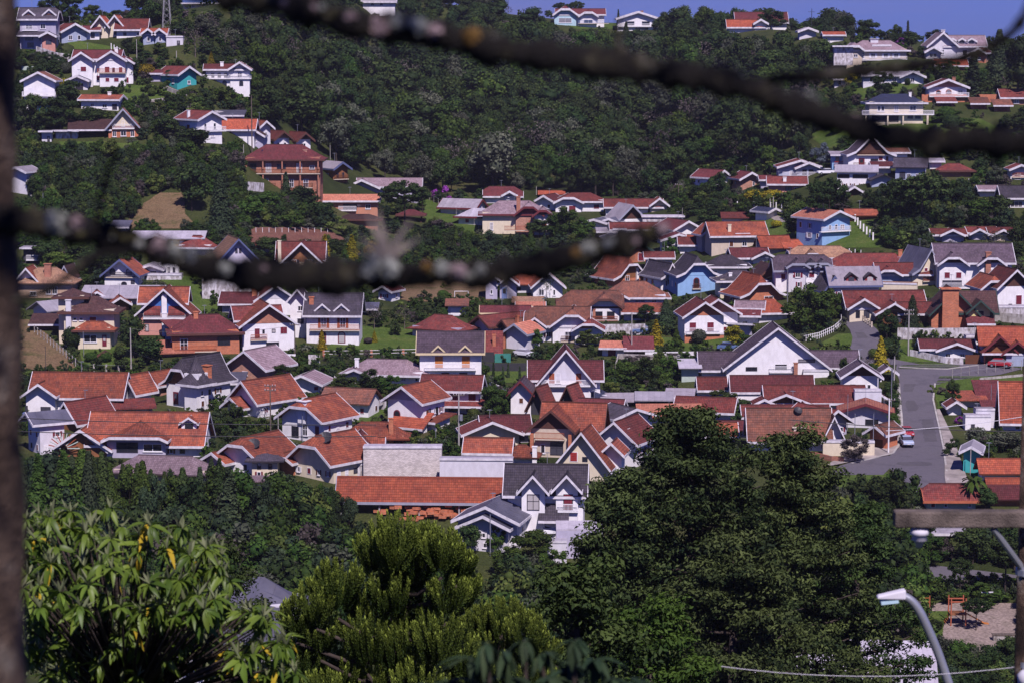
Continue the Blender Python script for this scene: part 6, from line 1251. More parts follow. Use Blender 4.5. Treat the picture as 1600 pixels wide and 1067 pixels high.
# ---- trees picked out one by one: x, base y, height, width, kind, material, label
T = [
 (108, 40, 52, 55, 'round', 'leaf_dark', 'dark round tree on the skyline behind the grey dormered house'), (82, 24, 40, 50, 'round', 'leaf_dark', 'dark tree crown at the top behind the dormered roof'),
 (145, 32, 28, 34, 'round', 'leaf_dark', 'low dark tree left of the chapel gables on the skyline'), (185, 26, 18, 30, 'round', 'leaf_dark', 'small dark tree breaking the skyline above the twin gables'),
 (215, 30, 44, 40, 'broad', 'leaf_dark', 'dark tree right of the twin orange gables'), (236, 44, 46, 36, 'broad', 'leaf_dark', 'dark tree beside the lattice mast'), (305, 90, 50, 46, 'sparse', 'leaf_mauve', 'bare mauve tree below the lattice mast'),
 (352, 80, 46, 60, 'sparse', 'leaf_grey', 'wide pale grey thicket tree right of the mast'), (330, 104, 22, 20, 'cone', 'leaf_yellow', 'little golden conifer above the white balustrade house'),
 (205, 118, 28, 26, 'bush', 'leaf_dark', 'dark shrub against the wine shuttered house'), (228, 125, 26, 30, 'ball', 'leaf_yellow', 'yellow flowering tree beside the wine shuttered house'), (212, 128, 36, 22, 'tall', 'leaf_dark', 'dark narrow tree between the white house and the yellow one'),
 (232, 142, 22, 30, 'bush', 'leaf_dark', 'dark shrub under the yellow flowering tree'), (195, 146, 24, 22, 'bush', 'leaf_dark', 'rounded dark shrub at the terrace wall corner'), (237, 151, 14, 13, 'ball', 'leaf_light', 'small bright clipped bush on the terraced lawn'),
 (102, 138, 16, 18, 'ball', 'leaf_yellow', 'yellow green bush beside the little grey shed'), (110, 165, 40, 50, 'broad', 'leaf_dark', 'dark tree in front of the teal basement house'), (50, 215, 70, 60, 'round', 'leaf_dark', 'large dark tree at the left edge below the teal basement'),
 (95, 205, 56, 66, 'round', 'leaf_dark', 'large dark tree behind the white hut'), (140, 200, 34, 46, 'broad', 'leaf_dark', 'dark tree behind the carport of the A frame'), (275, 130, 24, 40, 'bush', 'leaf_dark', 'dark shrubs in front of the teal cottage'),
 (255, 150, 22, 30, 'bush', 'leaf_mid', 'green shrub below the teal cottage'), (300, 160, 24, 44, 'bush', 'leaf_light', 'light green shrubs under the balustrade house'), (340, 160, 26, 44, 'bush', 'leaf_light', 'bright weedy shrubs beside the curved wall'), (370, 168, 26, 40, 'bush', 'leaf_mid', 'green shrub beside the tall grey pole'),
 (235, 200, 34, 26, 'cone', 'leaf_conifer', 'dark conifer right of the A frame'), (262, 216, 36, 44, 'broad', 'leaf_dark', 'dark bushy tree between the A frame and the white gable house'), (300, 240, 40, 60, 'broad', 'leaf_dark', 'dark tree below the white gable house'),
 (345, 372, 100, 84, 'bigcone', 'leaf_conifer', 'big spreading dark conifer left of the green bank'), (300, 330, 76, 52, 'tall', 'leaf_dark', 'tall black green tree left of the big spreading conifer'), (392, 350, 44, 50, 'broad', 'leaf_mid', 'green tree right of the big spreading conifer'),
 (447, 312, 42, 32, 'cone', 'leaf_conifer', 'dark bushy conifer in front of the brick lodge'), (470, 330, 40, 60, 'broad', 'leaf_dark', 'dark blue green tree below the brick lodge'), (418, 335, 36, 60, 'broad', 'leaf_mid', 'bright green tree on the bank under the lodge'),
 (500, 350, 36, 60, 'broad', 'leaf_dark', 'dark tree in front of the salmon house'), (455, 358, 26, 70, 'bush', 'leaf_mid', 'green thicket on top of the clay bank'), (520, 362, 24, 60, 'bush', 'leaf_light', 'light green thicket at the right of the clay bank'),
 (632, 362, 78, 84, 'umbrella', 'leaf_dark', 'umbrella crowned araucaria right of the salmon house'), (660, 340, 46, 30, 'umbrella', 'leaf_dark', 'narrow araucaria beside the green slope'), (692, 314, 26, 36, 'bush', 'leaf_purple', 'vivid purple flowering tree above the lavender roof'),
 (885, 380, 58, 70, 'round', 'leaf_mid', 'big round green tree right of the scalloped villa'), (912, 384, 46, 50, 'round', 'leaf_mid', 'second round green tree at the end of the valley hedge'), (843, 372, 30, 46, 'broad', 'leaf_dark', 'dark tree under the scalloped villa balcony'),
 (690, 366, 26, 40, 'bush', 'leaf_mauve', 'mauve brown shrub at the foot of the green slope'), (715, 374, 22, 36, 'bush', 'leaf_dark', 'dark shrub at the foot of the green slope'), (655, 378, 26, 50, 'bush', 'leaf_dark', 'dark shrubs under the araucaria'),
 (810, 364, 20, 12, 'cone', 'leaf_yellow', 'little yellow conifer under the villa balcony'), (812, 392, 20, 16, 'cone', 'leaf_yellow', 'yellow leaved tree in the valley hedge'), (508, 414, 46, 38, 'cone', 'leaf_yellow', 'golden conifer left of its twin on the clay bank'),
 (550, 414, 46, 44, 'cone', 'leaf_yellow', 'golden conifer right of its twin on the clay bank'), (529, 408, 36, 22, 'tall', 'leaf_dark', 'dark tree between the two golden conifers'), (582, 412, 36, 30, 'broad', 'leaf_yellow', 'yellowish tree behind the upright branch stub'), (420, 400, 30, 50, 'broad', 'leaf_dark', 'dark tree left of the timber gable house'),
 (1295, 372, 92, 70, 'umbrella', 'leaf_dark', 'tall bare stemmed araucaria in front of the light blue house'), (1248, 372, 50, 54, 'round', 'leaf_dark', 'dark round tree left of the light blue house'), (1286, 262, 40, 40, 'round', 'leaf_blue', 'silver blue tree right of the nested gables'),
 (1123, 315, 48, 44, 'round', 'leaf_dark', 'dark round tree between the two red roofed cottages'), (1146, 296, 30, 18, 'tall', 'leaf_dark', 'dark narrow tree left of the brick gabled cottage'), (1203, 280, 32, 24, 'palm', 'leaf_mid', 'short palm behind the brick gabled cottage'),
 (1180, 318, 22, 36, 'ball', 'leaf_yellow', 'yellow flowering hedge tree over the drive gate'), (1208, 318, 22, 38, 'ball', 'leaf_yellow', 'yellow flowering hedge tree nearest the pink bungalow'), (1155, 322, 20, 34, 'bush', 'leaf_light', 'light green bush left of the yellow hedge trees'),
 (1213, 356, 12, 18, 'ball', 'leaf_yellow', 'round yellow bush on the slope below the drive'), (1170, 340, 16, 22, 'bush', 'leaf_mauve', 'reddish brown shrub beside the navy hut'), (1090, 330, 24, 34, 'bush', 'leaf_mid', 'green shrubs by the pale terrace'), (1100, 350, 26, 60, 'bush', 'leaf_dark', 'grey green thicket behind the cream hall'),
 (1440, 372, 100, 100, 'umbrella', 'leaf_dark', 'broad dark araucaria in the middle of the right slope'), (1405, 360, 80, 70, 'umbrella', 'leaf_dark', 'araucaria left of the broad one on the right slope'), (1470, 345, 62, 60, 'round', 'leaf_dark', 'dark round tree right of the broad araucaria'),
 (1500, 345, 54, 60, 'broad', 'leaf_dark', 'dark bushy tree on the right slope under the grey gabled roof'), (1530, 350, 40, 60, 'broad', 'leaf_mid', 'green tree above the red roofed row'), (1560, 350, 46, 50, 'broad', 'leaf_dark', 'dark tree left of the half timbered house'),
 (1590, 395, 56, 40, 'broad', 'leaf_dark', 'dark tree at the right edge below the half timbered house'), (1553, 400, 40, 50, 'sparse', 'leaf_grey', 'grey airy tree in front of the red roofed row'), (1484, 392, 18, 30, 'bush', 'leaf_white', 'white blossoming shrub in front of the row end cottage'),
 (1262, 515, 74, 86, 'round', 'leaf_mid', 'big dense round tree above the white rail fence'), (1298, 500, 50, 40, 'round', 'leaf_mid', 'smaller dense tree joined to the big round one by the road'), (1048, 402, 32, 30, 'round', 'leaf_mid', 'small round green tree right of the branch end'),
 (1190, 435, 24, 40, 'bush', 'leaf_dark', 'dark shrubs in front of the white modern villa'), (1230, 448, 24, 44, 'bush', 'leaf_dark', 'dark bush row below the white modern villa'), (945, 438, 22, 70, 'bush', 'leaf_dark', 'dark hedge clump left of the bell gabled timber house'),
 (1064, 492, 24, 34, 'tall', 'leaf_dark', 'dark tree at the left of the brick based gable house'), (1040, 512, 44, 50, 'bigcone', 'leaf_conifer', 'dark spreading conifer in front of the mottled roof'), (1008, 505, 30, 34, 'round', 'leaf_dark', 'dark shrub tree beside the parked blue car'),
 (1025, 542, 42, 38, 'cone', 'leaf_yellow', 'yellow golden conifer on the shaded lawn'), (1057, 541, 28, 28, 'cone', 'leaf_mid', 'stout green conifer right of the golden one'), (1092, 537, 24, 24, 'ball', 'leaf_grey', 'grey brown clipped bush in front of the plum shutters'),
 (1146, 545, 38, 30, 'tall', 'leaf_yellow', 'yellow green tree left of the great gable'), (1158, 545, 26, 26, 'round', 'leaf_mid', 'round green bush at the foot of the yellow green tree'), (1180, 522, 18, 20, 'ball', 'leaf_light', 'pale yellow green bush beside the slanting carport'),
 (918, 540, 26, 50, 'round', 'leaf_light', 'bright round bush behind the A frame roof'), (837, 545, 32, 22, 'tall', 'leaf_mid', 'green tree left of the A frame wing'), (854, 470, 44, 24, 'sparse', 'leaf_dark', 'bare dark sapling in front of the white steep gable'),
 (668, 500, 22, 46, 'bush', 'leaf_dark', 'dark hedge shrub left of the garden shed'), (585, 515, 40, 26, 'sparse', 'leaf_mauve', 'bare mauve tree in the clipped garden'), (632, 515, 40, 32, 'sparse', 'leaf_mauve', 'bare purple tree behind the clipped garden'),
 (588, 512, 26, 28, 'round', 'leaf_dark', 'dark round garden tree left of the clipped lawn'), (617, 524, 22, 26, 'round', 'leaf_dark', 'dark round garden bush behind the clipped lawn'), (585, 535, 18, 16, 'cone', 'leaf_yellow', 'tiny golden bush on the clipped lawn'), (575, 537, 10, 14, 'ball', 'leaf_mauve', 'low brown bush beside the tiny golden one'),
 (503, 548, 32, 24, 'cone', 'leaf_yellow', 'rusty golden conifer in front of the arched doors'), (478, 555, 20, 30, 'palm', 'leaf_grey', 'grey spiky palm shrub in front of the stair tower'), (462, 560, 20, 34, 'bush', 'leaf_dark', 'dark shrub beside the pole in the front yard'),
 (112, 545, 36, 30, 'ball', 'leaf_dark', 'dark clipped ball tree in front of the cream tower house'), (208, 560, 66, 40, 'tall', 'leaf_dark', 'dark tall tree between the tower house and the star gable'), (236, 570, 46, 44, 'tall', 'leaf_dark', 'dark tree in front of the blue wing'),
 (190, 580, 40, 28, 'tall', 'leaf_dark', 'dark conifer like tree behind the long orange roof'), (185, 440, 52, 50, 'umbrella', 'leaf_dark', 'dark araucaria left of the arched window gable'), (155, 442, 48, 56, 'umbrella', 'leaf_dark', 'dark araucaria nearest the bell shaped gable'), (140, 440, 50, 40, 'tall', 'leaf_dark', 'dark tree above the cream tower house roof'),
 (92, 432, 40, 50, 'broad', 'leaf_mid', 'green tree behind the tan roofed house'), (125, 420, 44, 50, 'broad', 'leaf_dark', 'dark tree under the thick lichen branch'), (70, 415, 50, 50, 'broad', 'leaf_dark', 'dark tree beside the hidden balcony'),
 (108, 636, 44, 38, 'broad', 'leaf_yellow', 'yellow flowering tree against the long orange red roof'), (136, 642, 58, 52, 'sparse', 'leaf_dark', 'thin dark tree in front of the long orange red roof'), (128, 644, 44, 44, 'broad', 'leaf_dark', 'bushy dark tree under the thin one'),
 (366, 672, 44, 46, 'round', 'leaf_dark', 'dark dense tree right of the sprawling red roof'), (378, 668, 30, 30, 'round', 'leaf_mid', 'green tree beside the nested white gable'), (412, 668, 34, 26, 'sparse', 'leaf_white', 'white flowering shrub beside the porch house'),
 (440, 602, 34, 46, 'round', 'leaf_dark', 'dark shrub mass right of the brick gable house'), (490, 590, 26, 60, 'bush', 'leaf_dark', 'dark hedge below the clipped garden fence'), (420, 600, 30, 34, 'bush', 'leaf_dark', 'dark bush left of the hedge below the garden fence'),
 (535, 606, 24, 50, 'round', 'leaf_dark', 'dark bush in front of the lavender hipped roof'), (580, 610, 36, 50, 'round', 'leaf_dark', 'round dark tree in front of the lavender hipped roof'), (612, 616, 32, 46, 'round', 'leaf_mid', 'round mid green tree left of the white arched window house'), (643, 592, 28, 18, 'tall', 'leaf_dark', 'dark narrow tree against the gablet house'),
 (772, 652, 52, 50, 'round', 'leaf_mid', 'round green tree beside the light blue side wall'), (740, 656, 20, 20, 'ball', 'leaf_light', 'pale green bush in the yard of the broad red roof'), (724, 672, 24, 46, 'bush', 'leaf_dark', 'dark hedge below the yard of the broad red roof'), (690, 692, 34, 46, 'bush', 'leaf_mid', 'dark green bush right of the clay tiled gazebo'),
 (946, 590, 30, 26, 'tall', 'leaf_dark', 'dark tree at the right of the A frame wing'), (975, 605, 42, 50, 'round', 'leaf_mid', 'mixed hedge tree at the left of the curved garden'), (1010, 600, 44, 50, 'round', 'leaf_dark', 'dark bush at the middle of the curved garden'), (1045, 592, 38, 50, 'round', 'leaf_mid', 'green bush at the right of the curved garden'),
 (958, 618, 26, 30, 'bush', 'leaf_light', 'yellow green bush at the corner of the curved garden'), (1000, 566, 14, 60, 'bush', 'leaf_mauve', 'mauve flowering creeper on the garden wall'), (1054, 562, 12, 50, 'bush', 'leaf_mauve', 'mauve flowering hedge on the wall by the green hut'), (1093, 572, 28, 18, 'tall', 'leaf_dark', 'dark hedge column left of the great gable wing'), (1088, 586, 14, 16, 'ball', 'leaf_mauve', 'plum red bush beside the green hut'),
 (1130, 634, 30, 50, 'bush', 'leaf_dark', 'dark bush below the square red roof'), (1160, 648, 26, 30, 'broad', 'leaf_dark', 'dark shrub tree above the stepped red edge'), (1318, 596, 40, 16, 'tall', 'leaf_dark', 'dark climbing shrub at the right end of the great gable'), (1302, 590, 16, 22, 'bush', 'leaf_dark', 'low dark shrub at the foot of the great gable'),
 (1376, 580, 54, 40, 'cone', 'leaf_yellow', 'golden conifer at the street corner'), (1384, 555, 28, 26, 'ball', 'leaf_dark', 'dark clipped bush behind the golden conifer'), (1355, 580, 30, 34, 'sparse', 'leaf_mauve', 'bare purple shrub left of the golden conifer'), (1352, 590, 20, 30, 'bush', 'leaf_dark', 'dark garden bush above the open gable roof'),
 (1385, 530, 48, 40, 'round', 'leaf_dark', 'dark tree at the bend of the climbing road'), (1425, 512, 50, 42, 'bigcone', 'leaf_conifer', 'dark green conifer in front of the red roofed wing'), (1437, 545, 28, 16, 'tall', 'leaf_dark', 'dark shrub behind the concrete pole'),
 (1393, 634, 42, 26, 'tall', 'leaf_dark', 'upper dark hedge tree along the left pavement'), (1396, 655, 36, 24, 'tall', 'leaf_dark', 'second dark hedge tree along the left pavement'), (1397, 676, 32, 22, 'tall', 'leaf_mid', 'third hedge tree along the left pavement'), (1394, 692, 24, 18, 'tall', 'leaf_mid', 'lowest hedge tree along the left pavement'),
 (1336, 722, 46, 50, 'round', 'leaf_mauve', 'round pink tinged tree at the lower street corner'), (1352, 705, 26, 24, 'round', 'leaf_dark', 'dark round bush behind the pink tinged tree'), (1487, 636, 46, 30, 'round', 'leaf_dark', 'dark round tree on the inside of the street corner'), (1480, 616, 18, 30, 'bush', 'leaf_mauve', 'reddish bush above the dark round tree on the corner'),
 (1500, 662, 14, 22, 'bush', 'leaf_purple', 'small purple bush in the yard beside the street'), (1493, 712, 30, 40, 'bush', 'leaf_dark', 'dark bush below the street yards'), (1530, 700, 34, 50, 'broad', 'leaf_grey', 'soft grey green tree above the teal hut'), (1575, 706, 34, 54, 'broad', 'leaf_grey', 'grey green tree in front of the white gutter roof'),
 (1520, 795, 66, 44, 'palm', 'leaf_mid', 'ragged palm between the maroon and orange roofs'), (1540, 800, 40, 40, 'broad', 'leaf_dark', 'dark shrub tree beside the ragged palm'), (1480, 765, 12, 24, 'bush', 'leaf_dark', 'low dark bush on top of the maroon hipped roof wall'),
 (775, 862, 44, 40, 'round', 'leaf_mid', 'small round tree in front of the double bargeboard cottage'), (735, 868, 52, 40, 'broad', 'leaf_dark', 'slim stemmed dark tree against the white cottage wall'), (830, 885, 60, 80, 'round', 'leaf_mid', 'wide green tree below the two gabled white house'), (868, 905, 50, 60, 'round', 'leaf_mid', 'green tree in front of the stepped pale walls'), (795, 900, 50, 60, 'round', 'leaf_mid', 'green tree left of the wide one below the white house'),
 (1250, 112, 46, 50, 'round', 'leaf_dark', 'large dark tree left of the hilltop villa'), (1280, 130, 70, 66, 'round', 'leaf_dark', 'largest dark tree below the hilltop villa'), (1225, 90, 40, 40, 'broad', 'leaf_dark', 'dark tree under the skyline scrap of white house'), (1290, 60, 42, 26, 'cone', 'leaf_conifer', 'pointed dark conifer on the right skyline'),
 (1322, 60, 34, 30, 'umbrella', 'leaf_dark', 'umbrella tree right of the pointed skyline conifer'), (1355, 68, 38, 46, 'round', 'leaf_dark', 'rounded dark tree behind the hilltop villa'), (1400, 66, 28, 28, 'round', 'leaf_dark', 'dark tree above the right end of the villa roof'), (1418, 74, 40, 10, 'column', 'leaf_conifer', 'thin cypress spike right of the villa roof'), (1408, 72, 14, 22, 'bush', 'leaf_purple', 'purple flowering bush beside the cypress spike'),
 (1424, 80, 32, 22, 'tall', 'leaf_dark', 'dark tree right of the cypress spike'), (1462, 70, 24, 42, 'round', 'leaf_dark', 'dark tree behind the mansion gables'), (1520, 158, 74, 38, 'column', 'leaf_conifer', 'tall broad cypress right of the mansion'), (1560, 128, 80, 70, 'bigcone', 'leaf_conifer', 'big dark conifer at the right edge of the hilltop'), (1590, 160, 110, 60, 'tall', 'leaf_dark', 'tall dark tree at the right frame edge on the hilltop'),
 (1475, 132, 34, 60, 'round', 'leaf_dark', 'dark tree above the pink white chalet'), (1382, 148, 36, 44, 'round', 'leaf_dark', 'dark lawn tree in front of the long white house'), (1372, 132, 22, 26, 'tall', 'leaf_dark', 'shadowy tree behind the lawn tree'), (1418, 134, 12, 10, 'ball', 'leaf_dark', 'tiny clipped bush at the corner of the sunlit lawn'), (1330, 134, 22, 30, 'bush', 'leaf_yellow', 'olive yellow shrub left of the sunlit lawn'),
 (1545, 150, 26, 50, 'bush', 'leaf_dark', 'dark shrubs above the brick garages'), (1478, 190, 20, 60, 'bush', 'leaf_mid', 'green shrubs on the slope under the garages'), (1510, 200, 18, 60, 'bush', 'leaf_mid', 'low green shrubs on the rough slope'), (1590, 210, 34, 50, 'broad', 'leaf_dark', 'dark tree at the right edge of the rough slope'), (1318, 150, 28, 24, 'sparse', 'leaf_grey', 'grey creeper tree beside the stone steps'),
 (1320, 232, 20, 24, 'tall', 'leaf_dark', 'dark tree left of the big white chalet'), (1204, 34, 34, 56, 'round', 'leaf_dark', 'big round tree behind the dark skyline roof'),
 (876, 22, 26, 26, 'umbrella', 'leaf_dark', 'left umbrella araucaria behind the ridge house'), (900, 22, 30, 30, 'umbrella', 'leaf_dark', 'right umbrella araucaria behind the ridge house'), (966, 48, 32, 8, 'column', 'leaf_conifer', 'thin dark cypress between the two ridge houses'), (978, 52, 18, 16, 'cone', 'leaf_conifer', 'small dark conifer in front of the white ridge house'),
 (1030, 58, 28, 26, 'broad', 'leaf_dark', 'dark tree at the right end of the white ridge house'), (1062, 56, 30, 44, 'broad', 'leaf_dark', 'dark bamboo like clump on the ridge'), (1090, 62, 28, 40, 'broad', 'leaf_dark', 'dark clump left of the bright orange roof'), (936, 76, 34, 26, 'cone', 'leaf_conifer', 'dark conifer below the ridge house lawn'), (690, 10, 22, 40, 'round', 'leaf_dark', 'dark tree right of the white hilltop house'), (728, 18, 24, 34, 'umbrella', 'leaf_dark', 'dark tree at the left end of the open skyline'), (640, 6, 20, 40, 'round', 'leaf_dark', 'round tree at the top edge beside the white hilltop house'),
 (1500, 930, 60, 44, 'umbrella', 'leaf_dark', 'small dark pine over the grey park road'), (1570, 930, 90, 90, 'umbrella', 'leaf_dark', 'dark wide pine right of the playground'), (1525, 985, 52, 50, 'umbrella', 'leaf_dark', 'pine in front of the climbing frame'), (1457, 1012, 46, 36, 'umbrella', 'leaf_dark', 'small bushy pine beside the sandy ground'),
 (1545, 1066, 60, 70, 'round', 'leaf_dark', 'dark shrub tree in the lower right corner'), (1500, 1075, 60, 70, 'round', 'leaf_dark', 'dark round shrub below the sandy ground'), (1580, 1060, 70, 60, 'round', 'leaf_dark', 'dark shrub at the foot of the utility pole'), (1432, 1042, 46, 60, 'round', 'leaf_mid', 'green shrub at the edge of the ribbed metal roof'),
 (1450, 880, 50, 70, 'round', 'leaf_mid', 'green tree beneath the wooden crossarm'), (1520, 880, 60, 70, 'broad', 'leaf_dark', 'dark tree behind the park road'), (1585, 890, 70, 60, 'broad', 'leaf_dark', 'dark tree at the right edge behind the park road'), (1460, 940, 34, 80, 'bush', 'leaf_mid', 'green hedge bank below the park road'), (1530, 940, 30, 90, 'bush', 'leaf_mid', 'grassy shrub bank right of the park lamps'),
 (1440, 850, 44, 60, 'broad', 'leaf_dark', 'dark tree left of the blue white shed roof'), (1396, 800, 62, 80, 'round', 'leaf_mid', 'dark green tree below the end of the street'), (1380, 830, 90, 100, 'round', 'leaf_dark', 'broad dark tree behind the cedar at the street end'),
]
for x, y, h, w, k, m, lb in T: tree(x, y, h, w, k, lb, 'shrub' if k in ('bush', 'ball') else 'tree', mat=m)
for i, x in enumerate((771, 786, 794, 812)): tree(x, 590 + (i % 2) * 6, 24, 8, 'column', 'dark clipped pillar shrub on the flat lawn by the gates', 'shrub', name='clipped_shrub', group='clipped pillar shrubs on the flat lawn')
HOMES = [(o.location.copy(), o['label']) for o in COL.objects if o.type == 'EMPTY' and o.get('category') in ('house', 'building', 'shed', 'outbuilding', 'hut', 'garage')]
ADJ = dict(leaf_dark='dark', leaf_mid='mid green', leaf_light='light green', leaf_grey='grey green', leaf_conifer='blackish', leaf_mauve='mauve')
NOUN = dict(bush='leafy shrub', ball='rounded shrub', broad='spreading tree', round='round crowned tree', tall='narrow tree', cone='conifer', bigcone='broad conifer')
def beside(p, k, m):
    q, lb = min(HOMES, key=lambda h: (h[0] - p).length); side = 'in front of' if p.y < q.y - 3 else 'behind' if p.y > q.y + 6 else 'beside'
    return ' '.join((ADJ.get(m, 'dark') + ' ' + NOUN[k] + ' ' + side + ' the ' + lb).split()[:16])
# hedge line across the valley
rng = random.Random(21)
for i in range(22):
    x = 628 + i * 10.6; k = rng.choice(['cone', 'tall', 'broad']); m = rng.choice(['leaf_dark', 'leaf_conifer', 'leaf_mid']); y = 400 + rng.uniform(-6, 8) - abs(i - 12) * .4; tree(x, y, rng.uniform(28, 40), rng.uniform(18, 26), k, beside(at(x, y), k, m), 'tree', mat=m, group='trees of the hedge across the valley')
for i in range(16):
    x = 640 + i * 12.5; tree(x, 492 + rng.uniform(-5, 5), rng.uniform(14, 20), rng.uniform(16, 24), 'bush', 'green hedge shrub along the goal post field', 'shrub', mat=rng.choice(['leaf_dark', 'leaf_mid', 'leaf_light']), group='hedge shrubs along the field')
# wooded slopes and town gardens, kept clear of the houses
def scatter(poly, n, hs, kinds, mats, label, group, cat='shrub', seed=1, dmin=7, free=True, ratio=(.9, 1.5)):
    rr = random.Random(seed); xs = [p[0] for p in poly]; ys = [p[1] for p in poly]; got = []; tries = 0
    while len(got) < n and tries < n * 40:
        tries += 1; x, y = rr.uniform(min(xs), max(xs)), rr.uniform(min(ys), max(ys)); h = rr.uniform(*hs)
        if not inside(poly, x, y): continue
        k = rr.choice(kinds); w = h * rr.uniform(*ratio) if k in ('bush', 'ball') else h * rr.uniform(.6, .9)
        if any(abs(x - a) < dmin and abs(y - b) < dmin * .7 for a, b in got): continue
        p = at(x, y)
        if free and blocks(x, y, h, w, p.y, 3): continue
        m = rr.choice(mats); got.append((x, y)); tree(x, y, h, w, k, beside(p, k, m), cat, mat=m, group=group)
    print(group, len(got))
D, M, L = 'leaf_dark', 'leaf_mid', 'leaf_light'
scatter([(30, 232), (240, 226), (380, 240), (395, 300), (300, 310), (230, 305), (195, 356), (40, 356)], 26, (24, 42), ['broad', 'round', 'tall', 'broad'], [D, M, M, D], 'tangled green tree on the wooded left slope', 'trees of the wooded left slope', 'tree', 2, 16)
scatter([(40, 90), (400, 100), (400, 220), (40, 225)], 34, (10, 20), ['bush', 'bush', 'ball'], [D, M, D, 'leaf_grey'], 'dark garden shrub among the upper left houses', 'garden shrubs of the upper left slope', seed=3, dmin=10)
scatter([(1300, 60), (1600, 80), (1600, 250), (1440, 250), (1300, 250)], 34, (12, 26), ['bush', 'bush', 'ball'], [D, M, D], 'dark shrub between the upper right houses', 'shrubs of the upper right slope', seed=5, dmin=11)
scatter([(1350, 285), (1600, 290), (1600, 405), (1440, 385), (1360, 380)], 20, (22, 38), ['broad', 'round', 'tall'], [D, M, D, 'leaf_grey'], 'dark tree of the thicket on the lower right slope', 'thicket of the lower right slope', 'tree', 6, 14)
scatter([(30, 400), (620, 440), (1000, 430), (1330, 400), (1600, 400), (1600, 620), (1480, 700), (1390, 560), (1340, 700), (700, 700), (30, 640)], 90, (9, 18), ['bush', 'bush', 'ball'], [D, M, D, M, L], 'dark green garden shrub between the town houses', 'garden shrubs between the town houses', seed=9, dmin=10)
# belt of trees below the town: tops follow an uneven line
TOPX = [0, 60, 150, 230, 290, 350, 390, 430, 520, 570, 640, 700, 800, 900, 960, 1300, 1400]
TOPY = [706, 700, 703, 722, 728, 712, 742, 732, 752, 790, 800, 822, 850, 850, 850, 800, 780]
rr = random.Random(31); nb = 0
for i in range(46):
    x = 25 + i * 11.6 + rr.uniform(-6, 6); tp = float(np.interp(x, TOPX, TOPY)); b = rr.uniform(800, 860); h = b - tp + rr.uniform(-14, 2)
    k = rr.choice(['tall', 'round', 'cone', 'broad', 'bigcone', 'round']) if x > 400 else rr.choice(['bigcone', 'cone', 'bigcone', 'tall', 'round'])
    m = rr.choice(['leaf_conifer', D, M, D, 'leaf_conifer']); tree(x, b, h, h * rr.uniform(.45, .7), k, beside(at(x, tp + 40), k, m), 'tree', mat=m, group='tree belt below the town')
# everything green that nobody could count: undergrowth and garden greenery
LROADS = [[(1395, 560), (1520, 560), (1600, 570), (1600, 592), (1475, 592), (1485, 780), (1425, 780), (1375, 740), (1290, 745), (1290, 715), (1395, 700)], [(1305, 480), (1345, 490), (1385, 525), (1375, 545), (1400, 575), (1330, 570), (1325, 530)],
  [(505, 508), (650, 508), (660, 552), (505, 556)], [(758, 570), (832, 570), (832, 600), (760, 600)], [(620, 440), (770, 440), (770, 470), (620, 470)], [(515, 690), (600, 636), (600, 655), (535, 690)],
  [(662, 305), (770, 368), (740, 378), (662, 345)], [(1172, 326), (1215, 326), (1262, 380), (1180, 370)], [(1335, 130), (1440, 130), (1400, 158), (1333, 158)], [(185, 134), (240, 134), (295, 155), (250, 166), (195, 155)], [(85, 220), (290, 222), (285, 240), (85, 244)],
  [(250, 300), (290, 300), (312, 360), (198, 360)], [(385, 354), (545, 360), (540, 388), (385, 388)], [(28, 498), (50, 498), (120, 580), (30, 580)], [(120, 538), (215, 538), (215, 576), (120, 576)], [(1400, 530), (1530, 562), (1530, 574), (1400, 574)],
  [(1270, 520), (1334, 520), (1330, 545), (1270, 545)], [(985, 526), (1150, 526), (1150, 546), (985, 546)], [(1455, 588), (1600, 588), (1600, 615), (1470, 625)], [(1340, 186), (1570, 186), (1570, 214), (1340, 214)], [(1290, 340), (1380, 345), (1380, 390), (1290, 390)],
  [(930, 18), (1060, 28), (1060, 50), (880, 50)], [(98, 60), (190, 60), (190, 88), (98, 88)], [(1265, 203), (1332, 203), (1332, 235), (1265, 235)], [(240, 430), (300, 430), (346, 495), (300, 495)], [(1430, 940), (1600, 940), (1600, 1030), (1430, 1030)], [(1405, 600), (1520, 560), (1520, 780), (1400, 780)]]
